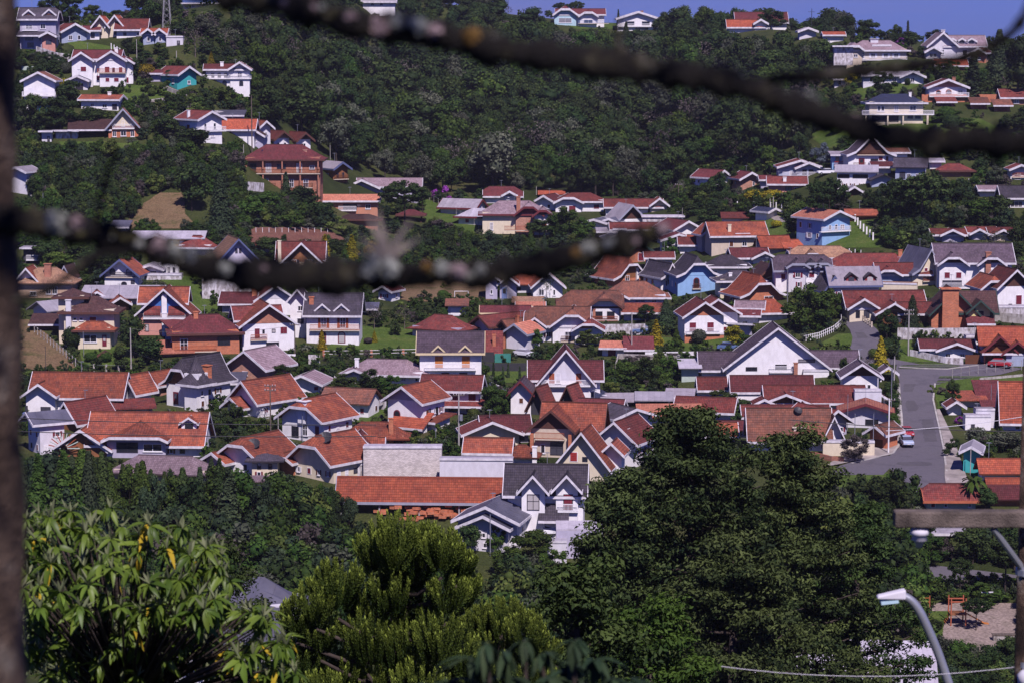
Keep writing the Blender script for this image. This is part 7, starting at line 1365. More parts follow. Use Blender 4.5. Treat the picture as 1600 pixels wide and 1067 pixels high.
MASS = [  # polygon, count, height range in metres, trunks allowed
 ([(-20, 232), (240, 226), (385, 232), (400, 300), (300, 310), (230, 305), (195, 356), (-20, 356)], 620, (2.2, 5.5), 2),
 ([(-20, 85), (410, 100), (410, 232), (-20, 235)], 620, (1.2, 3.4), 2), ([(370, 290), (560, 345), (560, 374), (330, 374)], 240, (2, 4.5), 3), ([(1295, 60), (1690, 80), (1690, 290), (1440, 290), (1255, 262)], 520, (1.6, 4.4), 2),
 ([(1350, 285), (1690, 290), (1690, 410), (1440, 395), (1360, 390)], 330, (2.5, 6), 2), ([(930, 262), (1260, 250), (1320, 330), (1290, 345), (1100, 345), (1040, 335), (930, 306)], 330, (1.6, 4), 2), ([(400, 380), (560, 330), (760, 300), (1000, 400), (1000, 440), (560, 450), (400, 410)], 520, (1.6, 4), 2),
 ([(30, 400), (620, 440), (1000, 430), (1330, 400), (1690, 400), (1690, 720), (1340, 720), (900, 760), (500, 760), (30, 720)], 3600, (.9, 2.6), 1), ([(30, 715), (520, 760), (700, 830), (930, 860), (1450, 800), (1450, 1000), (1300, 1000), (500, 1067), (30, 1000)], 700, (4, 9), 0),
 ([(-20, -10), (360, 0), (390, 95), (-20, 90)], 340, (1.4, 3.6), 2), ([(350, -10), (1690, 40), (1690, 95), (350, 95)], 260, (1.4, 3.4), 2), ([(150, 356), (420, 372), (420, 470), (-20, 440), (-20, 356)], 480, (1.6, 4), 2), ([(1430, 830), (1690, 830), (1690, 882), (1430, 882)], 60, (3, 6), 0), ([(1430, 906), (1600, 914), (1600, 939), (1430, 939)], 120, (1, 2), 0), ([(1440, 1030), (1600, 1040), (1600, 1120), (1440, 1120)], 70, (2, 4), 0), ([(1602, 600), (1700, 600), (1700, 1060), (1602, 1060)], 260, (2, 5), 0), ([(-90, 380), (24, 380), (24, 1000), (-90, 1000)], 260, (2, 5), 0)]
UP = []; rm = random.Random(77); MM = [D, M, 'leaf_grey', L, 'leaf_mauve', 'leaf_conifer']
US = [npmesh('undergrowth_plant', *(crown_bush(900 + i, 260, .125) if b == 0 else crown_broad(930 + i, 620, .072, 12, .36, .02, .98)), mt) for mt in MM for b in (0, 1) for i in range(3)]
for poly, n, (h0, h1), tall in MASS:
    xs = [p[0] for p in poly]; ys = [p[1] for p in poly]; got = tries = 0
    while got < n and tries < n * 14:
        tries += 1; x, y = rm.uniform(min(xs), max(xs)), rm.uniform(min(ys), max(ys))
        if not inside(poly, x, y) or any(inside(lr, x, y) for lr in LROADS): continue
        p = at(x, y); s = proj(p)[2]; h = rm.uniform(h0, h1)
        if y > 735 and x < 1300: h = min(h, max((y - float(np.interp(x, TOPX, TOPY)) - 8) / s, 0.0))
        if h < .5: continue
        w = h * rm.uniform(.9, 1.5) if h < 3.5 else h * rm.uniform(.7, .95)
        if blocks(x, y, h * s, w * s, p.y, 3): continue
        got += 1; b = 0 if h < 2.6 else 1; UP.append((p.x, p.y, p.z - .1, rm.uniform(0, 6.28), w / (.74 if b else 1.1), h, MM.index(rm.choices(MM, [38, 30, 7, 9, 3, 14])[0]) * 6 + b * 3 + rm.randrange(3)))
    print('mass', got, n)
gn_scatter('undergrowth', 'mixed green undergrowth and hedges filling slopes and gardens', 'undergrowth', US, UP)
# ------------------------------------------------------------------ poles, walls, fences, cars
def pole(x, yb, yt, label, r=.13, mat='concrete_pole', arm=0, box=False, name='utility_pole', lamp=False):
    p = at(x, yb); s = proj(p)[2]; h = (yb - yt) / s; e = empty(name, p); lab(e, label, 'pole')
    MB().tube([(0, 0, -1), (0, 0, h)], [r, r * .7], 8).obj('shaft', mat, e)
    for k in range(arm):
        a = MB().box(-.9, .9, -.06, .06, h - .25 - .7 * k, h - .12 - .7 * k).obj('crossarm', 'old_wood', e)
        for X in (-.8, -.35, .35, .8): MB().tube([(X, 0, 0), (X, 0, .2)], .05, 6).obj('insulator', 'w_palewhite', a, (0, 0, h - .12 - .7 * k))
    if box: MB().tube([(0, 0, 0), (0, 0, .9)], .3, 10).obj('transformer', 'steel', e, (.32, -.25, h * .55))
    if lamp: MB().tube([(0, 0, 0), (.5, -.7, .25), (.9, -1.3, .3)], .035, 6).obj('lamp_arm', 'steel', e, (0, 0, h - 1.2)); MB().box(.75, 1.05, -1.7, -1.2, .22, .36).obj('lamp_head', 'w_palewhite', e, (0, 0, h - 1.2))
    return e
for a in [(205, 578, 512, 'white concrete pole in front of the blue wing'), (461, 566, 506, 'weathered pole in the yard of the arched door house', .13, 'old_wood', 1), (131, 560, 518, 'thin steel pole over the small garden lawn', .06, 'steel'), (72, 590, 540, 'thin dark pole beside the dirt track', .06, 'dark_metal'),
  (214, 102, 62, 'pale lamp pole on the terraced slope', .1), (276, 102, 80, 'short pale pole behind the teal cottage', .12), (394, 245, 150, 'very tall brown pole beside the brick lodge', .16, 'old_wood'), (381, 262, 226, 'thin white pole in front of the brick lodge', .1), (68, 345, 302, 'faint grey pole on the wooded left slope', .07, 'steel'),
  (717, 706, 614, 'grey pole with a transformer in the middle of town', .15, 'concrete_pole', 1, True), (423, 684, 600, 'weathered pole with crossarms beside the white porch house', .13, 'old_wood', 2), (435, 690, 650, 'short pale post beside the porch house', .08), (473, 690, 642, 'slim metal pole beside the plum shuttered porch', .07, 'steel'),
  (681, 700, 668, 'thin post in front of the clay tiled gazebo', .06, 'steel'), (987, 556, 488, 'tall pale pole by the brick gatehouse', .12), (766, 868, 802, 'slim grey pole in front of the double bargeboard cottage', .08, 'steel'), (1419, 556, 484, 'grey pole with crossarms above the street corner', .15, 'concrete_pole', 2),
  (1397, 602, 556, 'pale pole at the street corner', .13), (1371, 632, 590, 'white pole beside the little gate roof', .1, 'w_white'), (1388, 708, 622, 'white pole on the left pavement above the cars', .13, 'w_white', 1), (1392, 664, 576, 'thin pole beside the long dark hedge', .07, 'steel'), (1364, 712, 645, 'slim pole in front of the salmon tiled gable', .07, 'steel'), (1335, 712, 645, 'grey pole nearest the stepped red roofs', .07, 'steel'),
  (1230, 484, 420, 'street light pole in front of the white modern villa', .08, 'steel', 0, False, 'utility_pole', True), (1258, 470, 428, 'slim pole right of the white modern villa', .06, 'steel'), (1298, 494, 462, 'short pole at the start of the climbing road', .08), (1060, 320, 288, 'brown pole in front of the forest edge', .12, 'old_wood', 1), (1066, 345, 325, 'short post by the pale terrace', .06), (1145, 272, 258, 'white post above the brick gabled cottage', .1),
  (838, 305, 292, 'white post above the sloping white gable', .1), (1085, 262, 240, 'grey post in the forest edge', .08) , (1208, 335, 308, 'left white post of the drive gate pair', .12), (1203, 336, 311, 'right white post of the drive gate pair', .12), (516, 250, 205, 'thin dead tree pole beside the forest edge', .07), (1350, 318, 298, 'white post below the tiny white edged roof', .1),
  (1430, 870, 858, 'short wooden post behind the park road', .1, 'old_wood'), (1548, 645, 600, 'thin pole in the right hand yards', .06, 'steel'), (1516, 742, 700, 'pale pole in front of the teal grey hut', .08), (24 + 1300, 672, 615, 'slim pole left of the open gable roof', .06, 'steel')]: pole(*a)
def tower(x, yb, h, label, w=2.4):
    p = at(x, yb); e = empty('lattice_mast', p); lab(e, label, 'mast')
    for sx in (-1, 1):
        for sy in (-1, 1): MB().tube([(sx * w / 2, sy * w / 2, -1), (sx * .35, sy * .35, h)], .07, 5).obj('leg', 'w_grey', e)
    m = MB(); n = 8
    for k in range(n):
        z0, z1 = h * k / n, h * (k + 1) / n; a, b = w / 2 + (.35 - w / 2) * k / n, w / 2 + (.35 - w / 2) * (k + 1) / n
        for sx, sy in ((1, 0), (-1, 0), (0, 1), (0, -1)):
            for fl in (-1, 1):
                if sx: m.tube([(sx * a, fl * a, z0), (sx * b, -fl * b, z1)], .022, 4)
                else: m.tube([(fl * a, sy * a, z0), (-fl * b, sy * b, z1)], .022, 4)
    o = m.obj('cross_bracing', 'w_grey', e); o['kind'] = 'stuff'
tower(261, 50, 13, 'grey steel lattice mast on the skyline right of the chapel gables')
def mast(x, yb, yt, label, arms, d=None):
    p = at(x, yb); s = proj(p)[2]; h = (yb - yt) / s; e = empty('mast', p); lab(e, label, 'mast'); MB().tube([(0, 0, -1), (0, 0, h)], .09, 6).obj('shaft', 'dark_metal', e)
    for z, w in arms: MB().box(-w / 2, w / 2, -.05, .05, h - z - .05, h - z + .05).obj('arm', 'dark_metal', e)
mast(1268, 46, 10, 'thin antenna mast shaped like a cross on the skyline', [(1.0, 2.2)]); mast(1116, 54, 24, 'dark wooden mast with crossbars on the skyline', [(.6, 2.6), (1.5, 2.2), (2.4, 1.6)])
mast(794, 22, -14, 'thin dark mast on the open ridge', [(.6, .8)]); mast(1418, 78, 38, 'thin mast beside the cypress spike', []); mast(1039, 52, 20, 'thin mast right of the white ridge house', []); mast(934, 40, 15, 'thin mast on the blue railed ridge house', [])
def wall_line(pts, h, mat, label, t=.25, cat='wall', name='boundary_wall', cap=None):
    P = []
    for (x0, y0), (x1, y1) in zip(pts[:-1], pts[1:]):
        n = max(2, int(abs(x1 - x0) / 8) + 1)
        for k in range(n): P.append(at(x0 + (x1 - x0) * k / n, y0 + (y1 - y0) * k / n))
    P.append(at(*pts[-1])); s = proj(P[0])[2]; hm = h / s; o_ = P[0].copy(); v, f = [], []
    for i, p in enumerate(P):
        d = (P[min(i + 1, len(P) - 1)] - P[max(i - 1, 0)]); d.z = 0; d = d.normalized() if d.length else Vector((1, 0, 0)); nn = Vector((-d.y, d.x, 0)) * t / 2; q = p - o_
        v += [tuple(q - nn - Vector((0, 0, .6))), tuple(q + nn - Vector((0, 0, .6))), tuple(q + nn + Vector((0, 0, hm))), tuple(q - nn + Vector((0, 0, hm)))]
    for i in range(len(P) - 1):
        a, b = i * 4, i * 4 + 4; f += [(a, b, b + 3, a + 3), (a + 1, a + 2, b + 2, b + 1), (a + 3, b + 3, b + 2, a + 2)]
    e = (len(P) - 1) * 4; f += [(0, 3, 2, 1), (e, e + 1, e + 2, e + 3)]
    o = link(name, mesh(name, v, f, mat), None, o_); lab(o, label, cat); return o
wall_line([(1402, 530), (1440, 531), (1530, 530)], 18, 'w_stained', 'long black stained boundary wall above the street corner'); wall_line([(1422, 556), (1450, 562), (1478, 568), (1505, 570)], 10, 'w_stained', 'low curved white wall of the maroon roofed bungalow')
wall_line([(1508, 569), (1530, 569)], 15, 's_brown', 'brown sliding gate in the low curved wall', .12, 'gate', 'gate'); wall_line([(57, 84), (90, 94), (124, 98)], 11, 'w_stained', 'grey retaining wall under the dormered hilltop house'); wall_line([(212, 172), (235, 164), (265, 160), (300, 162)], 8, 'w_concrete', 'curved grey retaining wall below the terraced lawn')
wall_line([(256, 140), (280, 150), (300, 160)], 7, 'w_concrete', 'straight sloping wall joining the curved retaining wall'); wall_line([(34, 110), (86, 110)], 6, 'w_palegreen', 'low pale green wall above the brown roofed gable'); wall_line([(935, 524), (1008, 523)], 17, 'w_stained', 'long white stained yard wall behind the blue car')
wall_line([(1008, 560), (1085, 559)], 10, 'w_white', 'white panelled garden wall right of the gatehouse'); wall_line([(962, 580), (966, 562), (1080, 566)], 10, 'w_concrete', 'grey garden wall behind the mauve creeper'); wall_line([(757, 580), (822, 580)], 13, 'dark_metal', 'tall charcoal fence wall behind the flat lawn', .12)
wall_line([(773, 566), (798, 566)], 14, 's_green', 'pale and green double yard gates', .1, 'gate', 'gate'); wall_line([(754, 566), (772, 566)], 16, 'dark_metal', 'dark panel beside the green yard gates', .1); wall_line([(481, 680), (520, 668), (560, 656)], 7, 'w_palewhite', 'white plinth wall running up beside the porch house')
wall_line([(765, 600), (797, 618), (800, 622)], 6, 'w_white', 'sloping white wall beside the round green tree'); wall_line([(412, 566), (442, 566)], 14, 'dark_metal', 'dark green panel wall under the front yard', .1); wall_line([(443, 567), (462, 567)], 14, 'w_white', 'white wall stub beside the weathered yard pole'); wall_line([(482, 570), (500, 570)], 16, 'w_stained', 'mould stained white wall end by the hedge')
wall_line([(560, 640), (578, 636), (603, 640)], 16, 'w_stained', 'stained pale wall at the top of the sloping lawn'); wall_line([(1264, 712), (1300, 720), (1318, 722)], 8, 'w_brick', 'brick street wall with hedge at the lower corner'); 
wall_line([(1440, 160), (1560, 160)], 12, 'w_brickorange', 'long orange brick wall between the tiled garages'); wall_line([(1530, 500), (1600, 506)], 14, 'w_concrete', 'concrete yard wall right of the yellow gable'); wall_line([(1530, 594), (1600, 588)], 4, 'w_concrete', 'low stone kerb wall along the corner bank')
wall_line([(330, 178), (358, 182)], 6, 'w_stained', 'short stained wall behind the grey shed roof'); wall_line([(360, 296), (412, 300)], 14, 'w_stained', 'stained concrete base wall left of the brick lodge'); wall_line([(45, 300), (52, 318), (62, 346)], 4, 'w_concrete', 'narrow concrete stair wall running down the left slope')
for p_, lb in (([(1461, 600), (1458, 625), (1463, 648), (1468, 670), (1474, 700), (1477, 722), (1481, 750)], 'pale concrete kerb along the right of the street'), ([(1405, 602), (1406, 625), (1409, 650), (1410, 672), (1407, 692), (1396, 708), (1366, 716), (1330, 724)], 'pale concrete kerb along the left of the street'), ([(1528, 571), (1480, 577), (1440, 576), (1405, 574)], 'concrete kerb below the grass verge')): o = wall_line(p_, 1.6, 'kerb', lb, .28, 'kerb', 'kerb'); o['kind'] = 'structure'
def fence(pts, h, n, label, pm='w_white', rm_=None, rails=2, pw=.12, mesh_=False, name='fence'):
    Lx = [math.hypot(b[0] - a[0], b[1] - a[1]) for a, b in zip(pts[:-1], pts[1:])]; T_ = sum(Lx); P = []
    for k in range(n):
        d = T_ * k / (n - 1)
        for (a, b), l in zip(zip(pts[:-1], pts[1:]), Lx):
            if d <= l + 1e-6: P.append(at(a[0] + (b[0] - a[0]) * d / l, a[1] + (b[1] - a[1]) * d / l)); break
            d -= l
    s = proj(P[0])[2]; hm = h / s; e = empty(name, P[0]); lab(e, label, 'fence'); o_ = P[0]
    pme = MB().box(-pw / 2, pw / 2, -pw / 2, pw / 2, -.5, hm).me('post', pm)
    for p in P: link('post', pme, e, p - o_)
    if rails:
        for k in range(rails):
            z = hm * (.92 - .45 * k); link('rail', MB().tube([p - o_ + Vector((0, -pw * .6, z)) for p in P], .045 if rm_ != 'steel' else .018, 5).me('rail', rm_ or pm), e)
    return e
fence([(506, 558), (580, 557), (655, 555)], 11, 7, 'white rail fence with orange brick posts before the clipped garden', 'w_brickorange', 'w_white', 2, .4)
fence([(1256, 534), (1280, 529), (1302, 519), (1315, 508), (1314, 500)], 10, 22, 'curved white rail fence round the road bend', 'w_white', 'w_white', 2, .1)
fence([(664, 309), (700, 330), (762, 366)], 11, 15, 'thin post fence down the edge of the green slope', 'w_concrete', 'steel', 1, .08); fence([(1332, 342), (1344, 358), (1364, 376)], 12, 8, 'white slab posts stepping down beside the light blue house', 'w_white', None, 0, .3)
fence([(54, 520), (90, 548), (128, 580)], 12, 16, 'concrete post fence along the dirt track', 'w_concrete', 'steel', 2, .14); fence([(128, 580), (205, 582)], 12, 5, 'grey posts at the foot of the small garden lawn', 'w_concrete', 'steel', 1, .3); fence([(1488, 592), (1530, 584), (1596, 578)], 16, 9, 'leaning wire fence posts along the street corner', 'w_concrete', 'steel', 2, .07)
fence([(1320, 492), (1345, 500), (1362, 512)], 9, 12, 'stone and metal fence of the timber porch house', 'w_beige', 's_brown', 2, .25); fence([(482, 676), (520, 664), (558, 650)], 9, 14, 'grey wire fence on top of the white plinth wall', 'steel', 'steel', 2, .06); fence([(1152, 324), (1230, 326)], 9, 10, 'white gate posts under the yellow hedge trees', 'w_white', None, 0, .2)
fence([(400, 364), (512, 364)], 8, 12, 'thin white posts on top of the clay bank', 'w_white', 'steel', 1, .09); fence([(1300, 392), (1345, 398)], 7, 6, 'white posts at the foot of the slope by the light blue house', 'w_white', None, 0, .14); fence([(1495, 286), (1560, 288)], 7, 8, 'pale posts in front of the dark orange roof', 'w_palewhite', None, 0, .12)
fence([(174, 78), (192, 88)], 10, 5, 'white stub posts below the chapel gables', 'w_white', None, 0, .2); fence([(246, 176), (330, 176)], 10, 8, 'thin grey posts under the curved retaining wall', 'w_concrete', None, 0, .1)
# goal posts
e = empty('goal_post', at(721, 470)); lab(e, 'small white football goal on the worn field', 'goal')
for X in (-1.4, 1.4): MB().tube([(X, 0, -.2), (X, 0, 1.9)], .06, 6).obj('post', 'w_white', e)
MB().tube([(-1.4, 0, 1.9), (1.4, 0, 1.9)], .06, 6).obj('crossbar', 'w_white', e)
for X in (-1.4, 1.4): MB().tube([(X, 0, 1.9), (X, 1, 0)], .03, 5).obj('stay', 'w_white', e)
patch('field', [(438, 640, 760), (452, 630, 765), (468, 625, 770), (472, 640, 760)], 'dirt', 'worn earthy playing field behind the branch', 'field')
mat_plain('car_white', (.75, .76, .8), .3, .05, 1, 0, spec=.6); mat_plain('car_red', (.35, .02, .03), .25, .05, 1, 0, spec=.6); mat_plain('car_blue', (.10, .16, .32), .25, .05, 1, 0, spec=.6); mat_plain('car_silver', (.38, .45, .6), .3, .05, 1, 0, spec=.6); mat_plain('rubber', (.02, .02, .02), .8, .1, 1, 0)
def car(x, y, yaw, mat, label, van=False):
    p = at(x, y); p.z = ground(p.x, p.y) + .1; e = empty('parked_van' if van else 'parked_car', p, R(yaw)); lab(e, label, 'van' if van else 'car')
    L, W = (4.6, 1.8) if van else (4.1, 1.68)
    # side profile in (y, z), the nose towards -y
    P = [(-L / 2, .35), (-L / 2, .72), (-L / 2 + .15, .86), (-L / 2 + 1.05, .98), (L / 2 - .55, 1.02), (L / 2 - .1, .95), (L / 2, .6), (L / 2, .35)] if not van else [(-L / 2, .35), (-L / 2, .9), (-L / 2 + .5, 1.15), (L / 2, 1.15), (L / 2, .35)]
    v = [(-W / 2, a, b) for a, b in P] + [(W / 2, a, b) for a, b in P]; n = len(P); f = [tuple(range(n)), tuple(range(2 * n - 1, n - 1, -1))] + [(k, n + k, n + (k + 1) % n, (k + 1) % n) for k in range(n)]
    o = link('body', mesh('body', v, f, mat), e); bv = o.modifiers.new('b', 'BEVEL'); bv.width = .07; bv.segments = 2
    C = [(-L / 2 + .95, .97), (-L / 2 + 1.55, 1.42), (L / 2 - .95, 1.44), (L / 2 - .35, 1.0)] if not van else [(-L / 2 + .45, 1.12), (-L / 2 + .95, 1.85), (L / 2 - .1, 1.9), (L / 2 - .03, 1.12)]
    wt = W / 2 - .2; wb = W / 2 - .06
    v = [(-(wb if z < 1.2 else wt), a, z) for a, z in C] + [((wb if z < 1.2 else wt), a, z) for a, z in C]; f = [(0, 1, 2, 3), (7, 6, 5, 4)] + [(k, 4 + k, 4 + (k + 1) % 4, (k + 1) % 4) for k in range(4)]
    link('windows', mesh('windows', v, f, 'glass'), e)
    link('roof', MB().box(-wt - .01, wt + .01, C[1][0] + .02, C[2][0] - .02, C[1][1] - .02, C[2][1] + .04).me('roof', mat), e)
    for sx in (-1, 1):
        for yy in (-L / 2 + .78, L / 2 - .78):
            w = MB().tube([(-.1, 0, 0), (.1, 0, 0)], .32, 12).obj('wheel', 'rubber', e, (sx * (W / 2 - .09), yy, .32)); MB().tube([(-.11, 0, 0), (.11, 0, 0)], .18, 8).obj('rim', 'steel', w)
        MB().box(sx * .6 - .16, sx * .6 + .16, -L / 2 - .02, -L / 2 + .06, .62, .76).obj('headlight', 'w_palewhite', e)
    MB().box(-.24, .24, -L / 2 - .03, -L / 2 + .02, .42, .53).obj('number_plate', 'w_palewhite', e)
    MB().box(-W / 2 + .05, W / 2 - .05, -L / 2 - .03, -L / 2 + .1, .36, .44).obj('bumper', 'rubber', e)
    return e
car(1416, 696, 2, 'car_silver', 'silver blue car parked facing down the street'); car(1417, 682, 1, 'car_red', 'dark red car parked right behind the silver blue one'); car(1002, 522, -86, 'car_blue', 'dark blue saloon parked by the white stained wall'); car(819, 558, 55, 'car_white', 'white car parked beside the green yard gates')
car(1092, 292, -60, 'car_white', 'white car on the slope beside the nested gable cottage'); car(982, 722, 20, 'car_white', 'white car between the cedar and the white gable house'); car(855, 834, 8, 'car_white', 'white van parked under the two gabled white house', True); car(1562, 574, 70, 'car_red', 'bright red car under the flat carport')
car(1290, 274, -80, 'car_white', 'white car beside the pale blue nested gables') ; car(1138, 548, 80, 'car_blue', 'dark car hidden beside the yellow green tree')
# timber piles in the open yard shed
for i, (x, y, w, h) in enumerate([(640, 806, 9, 1.7), (700, 806, 7, 1.4), (672, 812, 8, 1.1)]):
    p = at(x, y); e = empty('timber_pile', p); lab(e, ['long heap of rust brown clay goods in the open shed', 'short heap of clay goods at the right of the open shed', 'low heap of clay goods in front of the open shed'][i], 'heap')
    rr = random.Random(i)
    for k in range(22): a = rr.uniform(-w / 2, w / 2); z = rr.uniform(0, h * (1 - abs(a) / w)); MB().box(-.5, .5, -.4, .4, 0, .35).obj('block', 'w_brickorange', e, (a, rr.uniform(-1, 1), z), (0, 0, rr.uniform(-.5, .5)))
# fan shaped window ornament and water tank
e = empty('water_tank', at(40, 706) + Vector((0, 1.5, 5.1))); lab(e, 'blue plastic water tank beside the grey sheet roof', 'tank'); MB().tube([(0, 0, 0), (0, 0, .7), (0, 0, .9)], [.55, .7, .5], 12).obj('tank_body', 's_blue', e); MB().tube([(0, 0, .9), (0, 0, 1.9)], .22, 8).obj('flue', 'dark_metal', e)
e = empty('water_fan', at_depth(100, 700, at(100, 706).y - 4)); lab(e, 'fan shaped pink and green wheel ornament beside the white box house', 'ornament')
for k in range(15):
    an = R(180 - k * 180 / 14); MB().box(-.07, .07, -.04, .04, .5, 2.4).obj('blade', 's_rust' if k % 2 else 'w_palegreen', e, None, (0, math.pi / 2 - an, 0))
# playhouse
e = empty('playhouse', at(162, 566)); lab(e, 'small brown timber playhouse on the garden lawn', 'playhouse'); vol(e, 'G', 1.7, 1.6, 1.1, .7, 'darkbrown', 'darkwood', ov=.25, of=.25, trim='brown', open_=True, found=.2)
# ------------------------------------------------------------------ playground and park
def climb(x, y, label):
    e = empty('climbing_frame', at(x, y)); lab(e, label, 'climbing frame')
    for a, b in ((-.9, -.9), (.9, -.9), (-.9, .9), (.9, .9)): MB().tube([(a, b, -.2), (a, b, 3.4)], .08, 8).obj('post', 't_redorange', e)
    MB().box(-1, 1, -1, 1, 1.3, 1.42).obj('deck', 'w_wood', e); MB().box(-1, 1, -.95, -.88, 2.9, 3.05).obj('rail', 't_redorange', e); MB().box(-1, 1, .88, .95, 2.9, 3.05).obj('rail', 't_redorange', e)
    MB().prism([(0, 0), (2.4, -1.3), (2.9, -1.35), (2.9, -1.27), (2.4, -1.2), (0, .1)], -.35, .35).obj('slide', 's_orange', e, (1.0, 0, 1.35))
    for k in range(5): MB().tube([(-1.0 - .12 * k, -.6, 1.25 - .25 * k), (-1.0 - .12 * k, .6, 1.25 - .25 * k)], .035, 6).obj('rung', 's_orange', e)
climb(1495, 974, 'orange climbing tower with yellow slide on the sand'); 
e = empty('monkey_bars', at(1442, 962)); lab(e, 'orange monkey bars at the left of the playground', 'monkey bars')
for a in (-.8, .8): MB().tube([(a, 0, -.2), (a, 0, 2.6)], .07, 8).obj('post', 't_redorange', e)
for k in range(4): MB().tube([(-.8, 0, .8 + .5 * k), (.8, 0, .8 + .5 * k)], .04, 6).obj('rung', 's_orange', e)
e = empty('flower_arch', at(1578, 1030)); lab(e, 'small yellow play arch beside the sand at the far right', 'play arch'); MB().tube([(-.9, 0, 0), (-.7, 0, 1.1), (0, 0, 1.6), (.7, 0, 1.1), (.9, 0, 0)], .1, 8).obj('arch', 's_orange', e)
for x, yb, yt, lb in ((1428, 892, 868, 'pale double headed park lamp above the grey road'), (1426, 942, 898, 'green post park lamp left of the hedge bank'), (1542, 946, 925, 'green post park lamp behind the pines'), (1423, 985, 960, 'short green post lamp at the playground edge')):
    p = at(x, yb); s = proj(p)[2]; h = (yb - yt) / s; e = empty('park_lamp', p); lab(e, lb, 'lamp'); MB().tube([(0, 0, -.2), (0, 0, h)], .06, 8).obj('post', 's_green', e)
    for sx in (-1, 1): MB().box(sx * .1 if sx > 0 else -.75, .75 if sx > 0 else -.1, -.12, .12, h, h + .12).obj('lamp_head', 'w_palewhite', e)
e = empty('park_bench', at(1585, 1000)); lab(e, 'long dark planter bench on the pale sand', 'bench'); MB().box(-2.6, 2.6, -.4, .4, -.1, .7).obj('base', 'w_concrete', e); MB().box(-2.7, 2.7, -.48, .48, .705, .8).obj('seat', 'old_wood', e)

# ------------------------------------------------------------------ the great cedar and its neighbours
def cedar(px, depth, ytop, rad, seed, label, mat='leaf_cedar', limbs=58, pads=12, per=105, leaf=.29, low=.16, pad=.95):
    r = ray(px, 500); X = r[0] * depth; gz = ground(X, depth); top = at_depth(px, ytop, depth).z; Ht = top - gz
    rg = np.random.default_rng(seed); parts = []; m = MB(); m.tube([(0, 0, -1), (.1, .1, Ht * .5), (0, .1, Ht * .97)], [.62, .38, .05], 10)
    for i in range(limbs):
        t = (i + rg.uniform(0, 1)) / limbs; z = Ht * (1 - .97 * t * (1 - low)); a = i * 2.4 + rg.uniform(-.4, .4)
        down = (Ht - z); L = rad * min(1, (down / (Ht * .36) + .04)) ** .62 * rg.uniform(.72, 1.1); dr = rg.uniform(-.02, .16)
        tip = np.array([math.cos(a) * L, math.sin(a) * L, z - L * dr + .4]); st = np.array([0, 0, z - L * .25])
        mid = (st + tip) / 2 + np.array([0, 0, -.05 * L]); m.tube([st, mid, tip], [.03 + .022 * L, .02 + .012 * L, .02], 5)
        for k in range(pads):
            q = 1 - .72 * (k / pads) ** 1.1; c = (st + (tip - st) * q) if q > .5 else st + (tip - st) * q; c = c + rg.normal(size=3) * np.array([.6, .6, .42]) * (.35 + .12 * L)
            n = per; d = unit(rg.normal(size=(n, 3))); rr = pad * rg.uniform(.75, 1.15); p = c + d * rg.uniform(.35, 1, (n, 1)) * rr * np.array([1, 1, .5])
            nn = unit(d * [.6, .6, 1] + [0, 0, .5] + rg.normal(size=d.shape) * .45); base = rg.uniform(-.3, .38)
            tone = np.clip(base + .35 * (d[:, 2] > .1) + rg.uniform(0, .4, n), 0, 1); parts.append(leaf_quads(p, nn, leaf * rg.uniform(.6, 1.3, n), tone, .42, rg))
    e = empty('cedar', (X, depth, gz)); lab(e, label, 'tree'); m.obj('trunk', 'bark', e, smooth=True); link('crown', npmesh('crown', *join(parts), mat), e); return e
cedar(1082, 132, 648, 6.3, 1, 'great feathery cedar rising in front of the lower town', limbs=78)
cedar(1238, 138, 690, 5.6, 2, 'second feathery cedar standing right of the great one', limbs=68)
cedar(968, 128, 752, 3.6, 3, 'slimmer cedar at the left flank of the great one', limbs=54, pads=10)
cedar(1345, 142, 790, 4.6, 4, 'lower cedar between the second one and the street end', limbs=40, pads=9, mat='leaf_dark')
cedar(1150, 118, 850, 6.0, 5, 'nearer dark cedar spreading under the great one', limbs=54, pads=10)
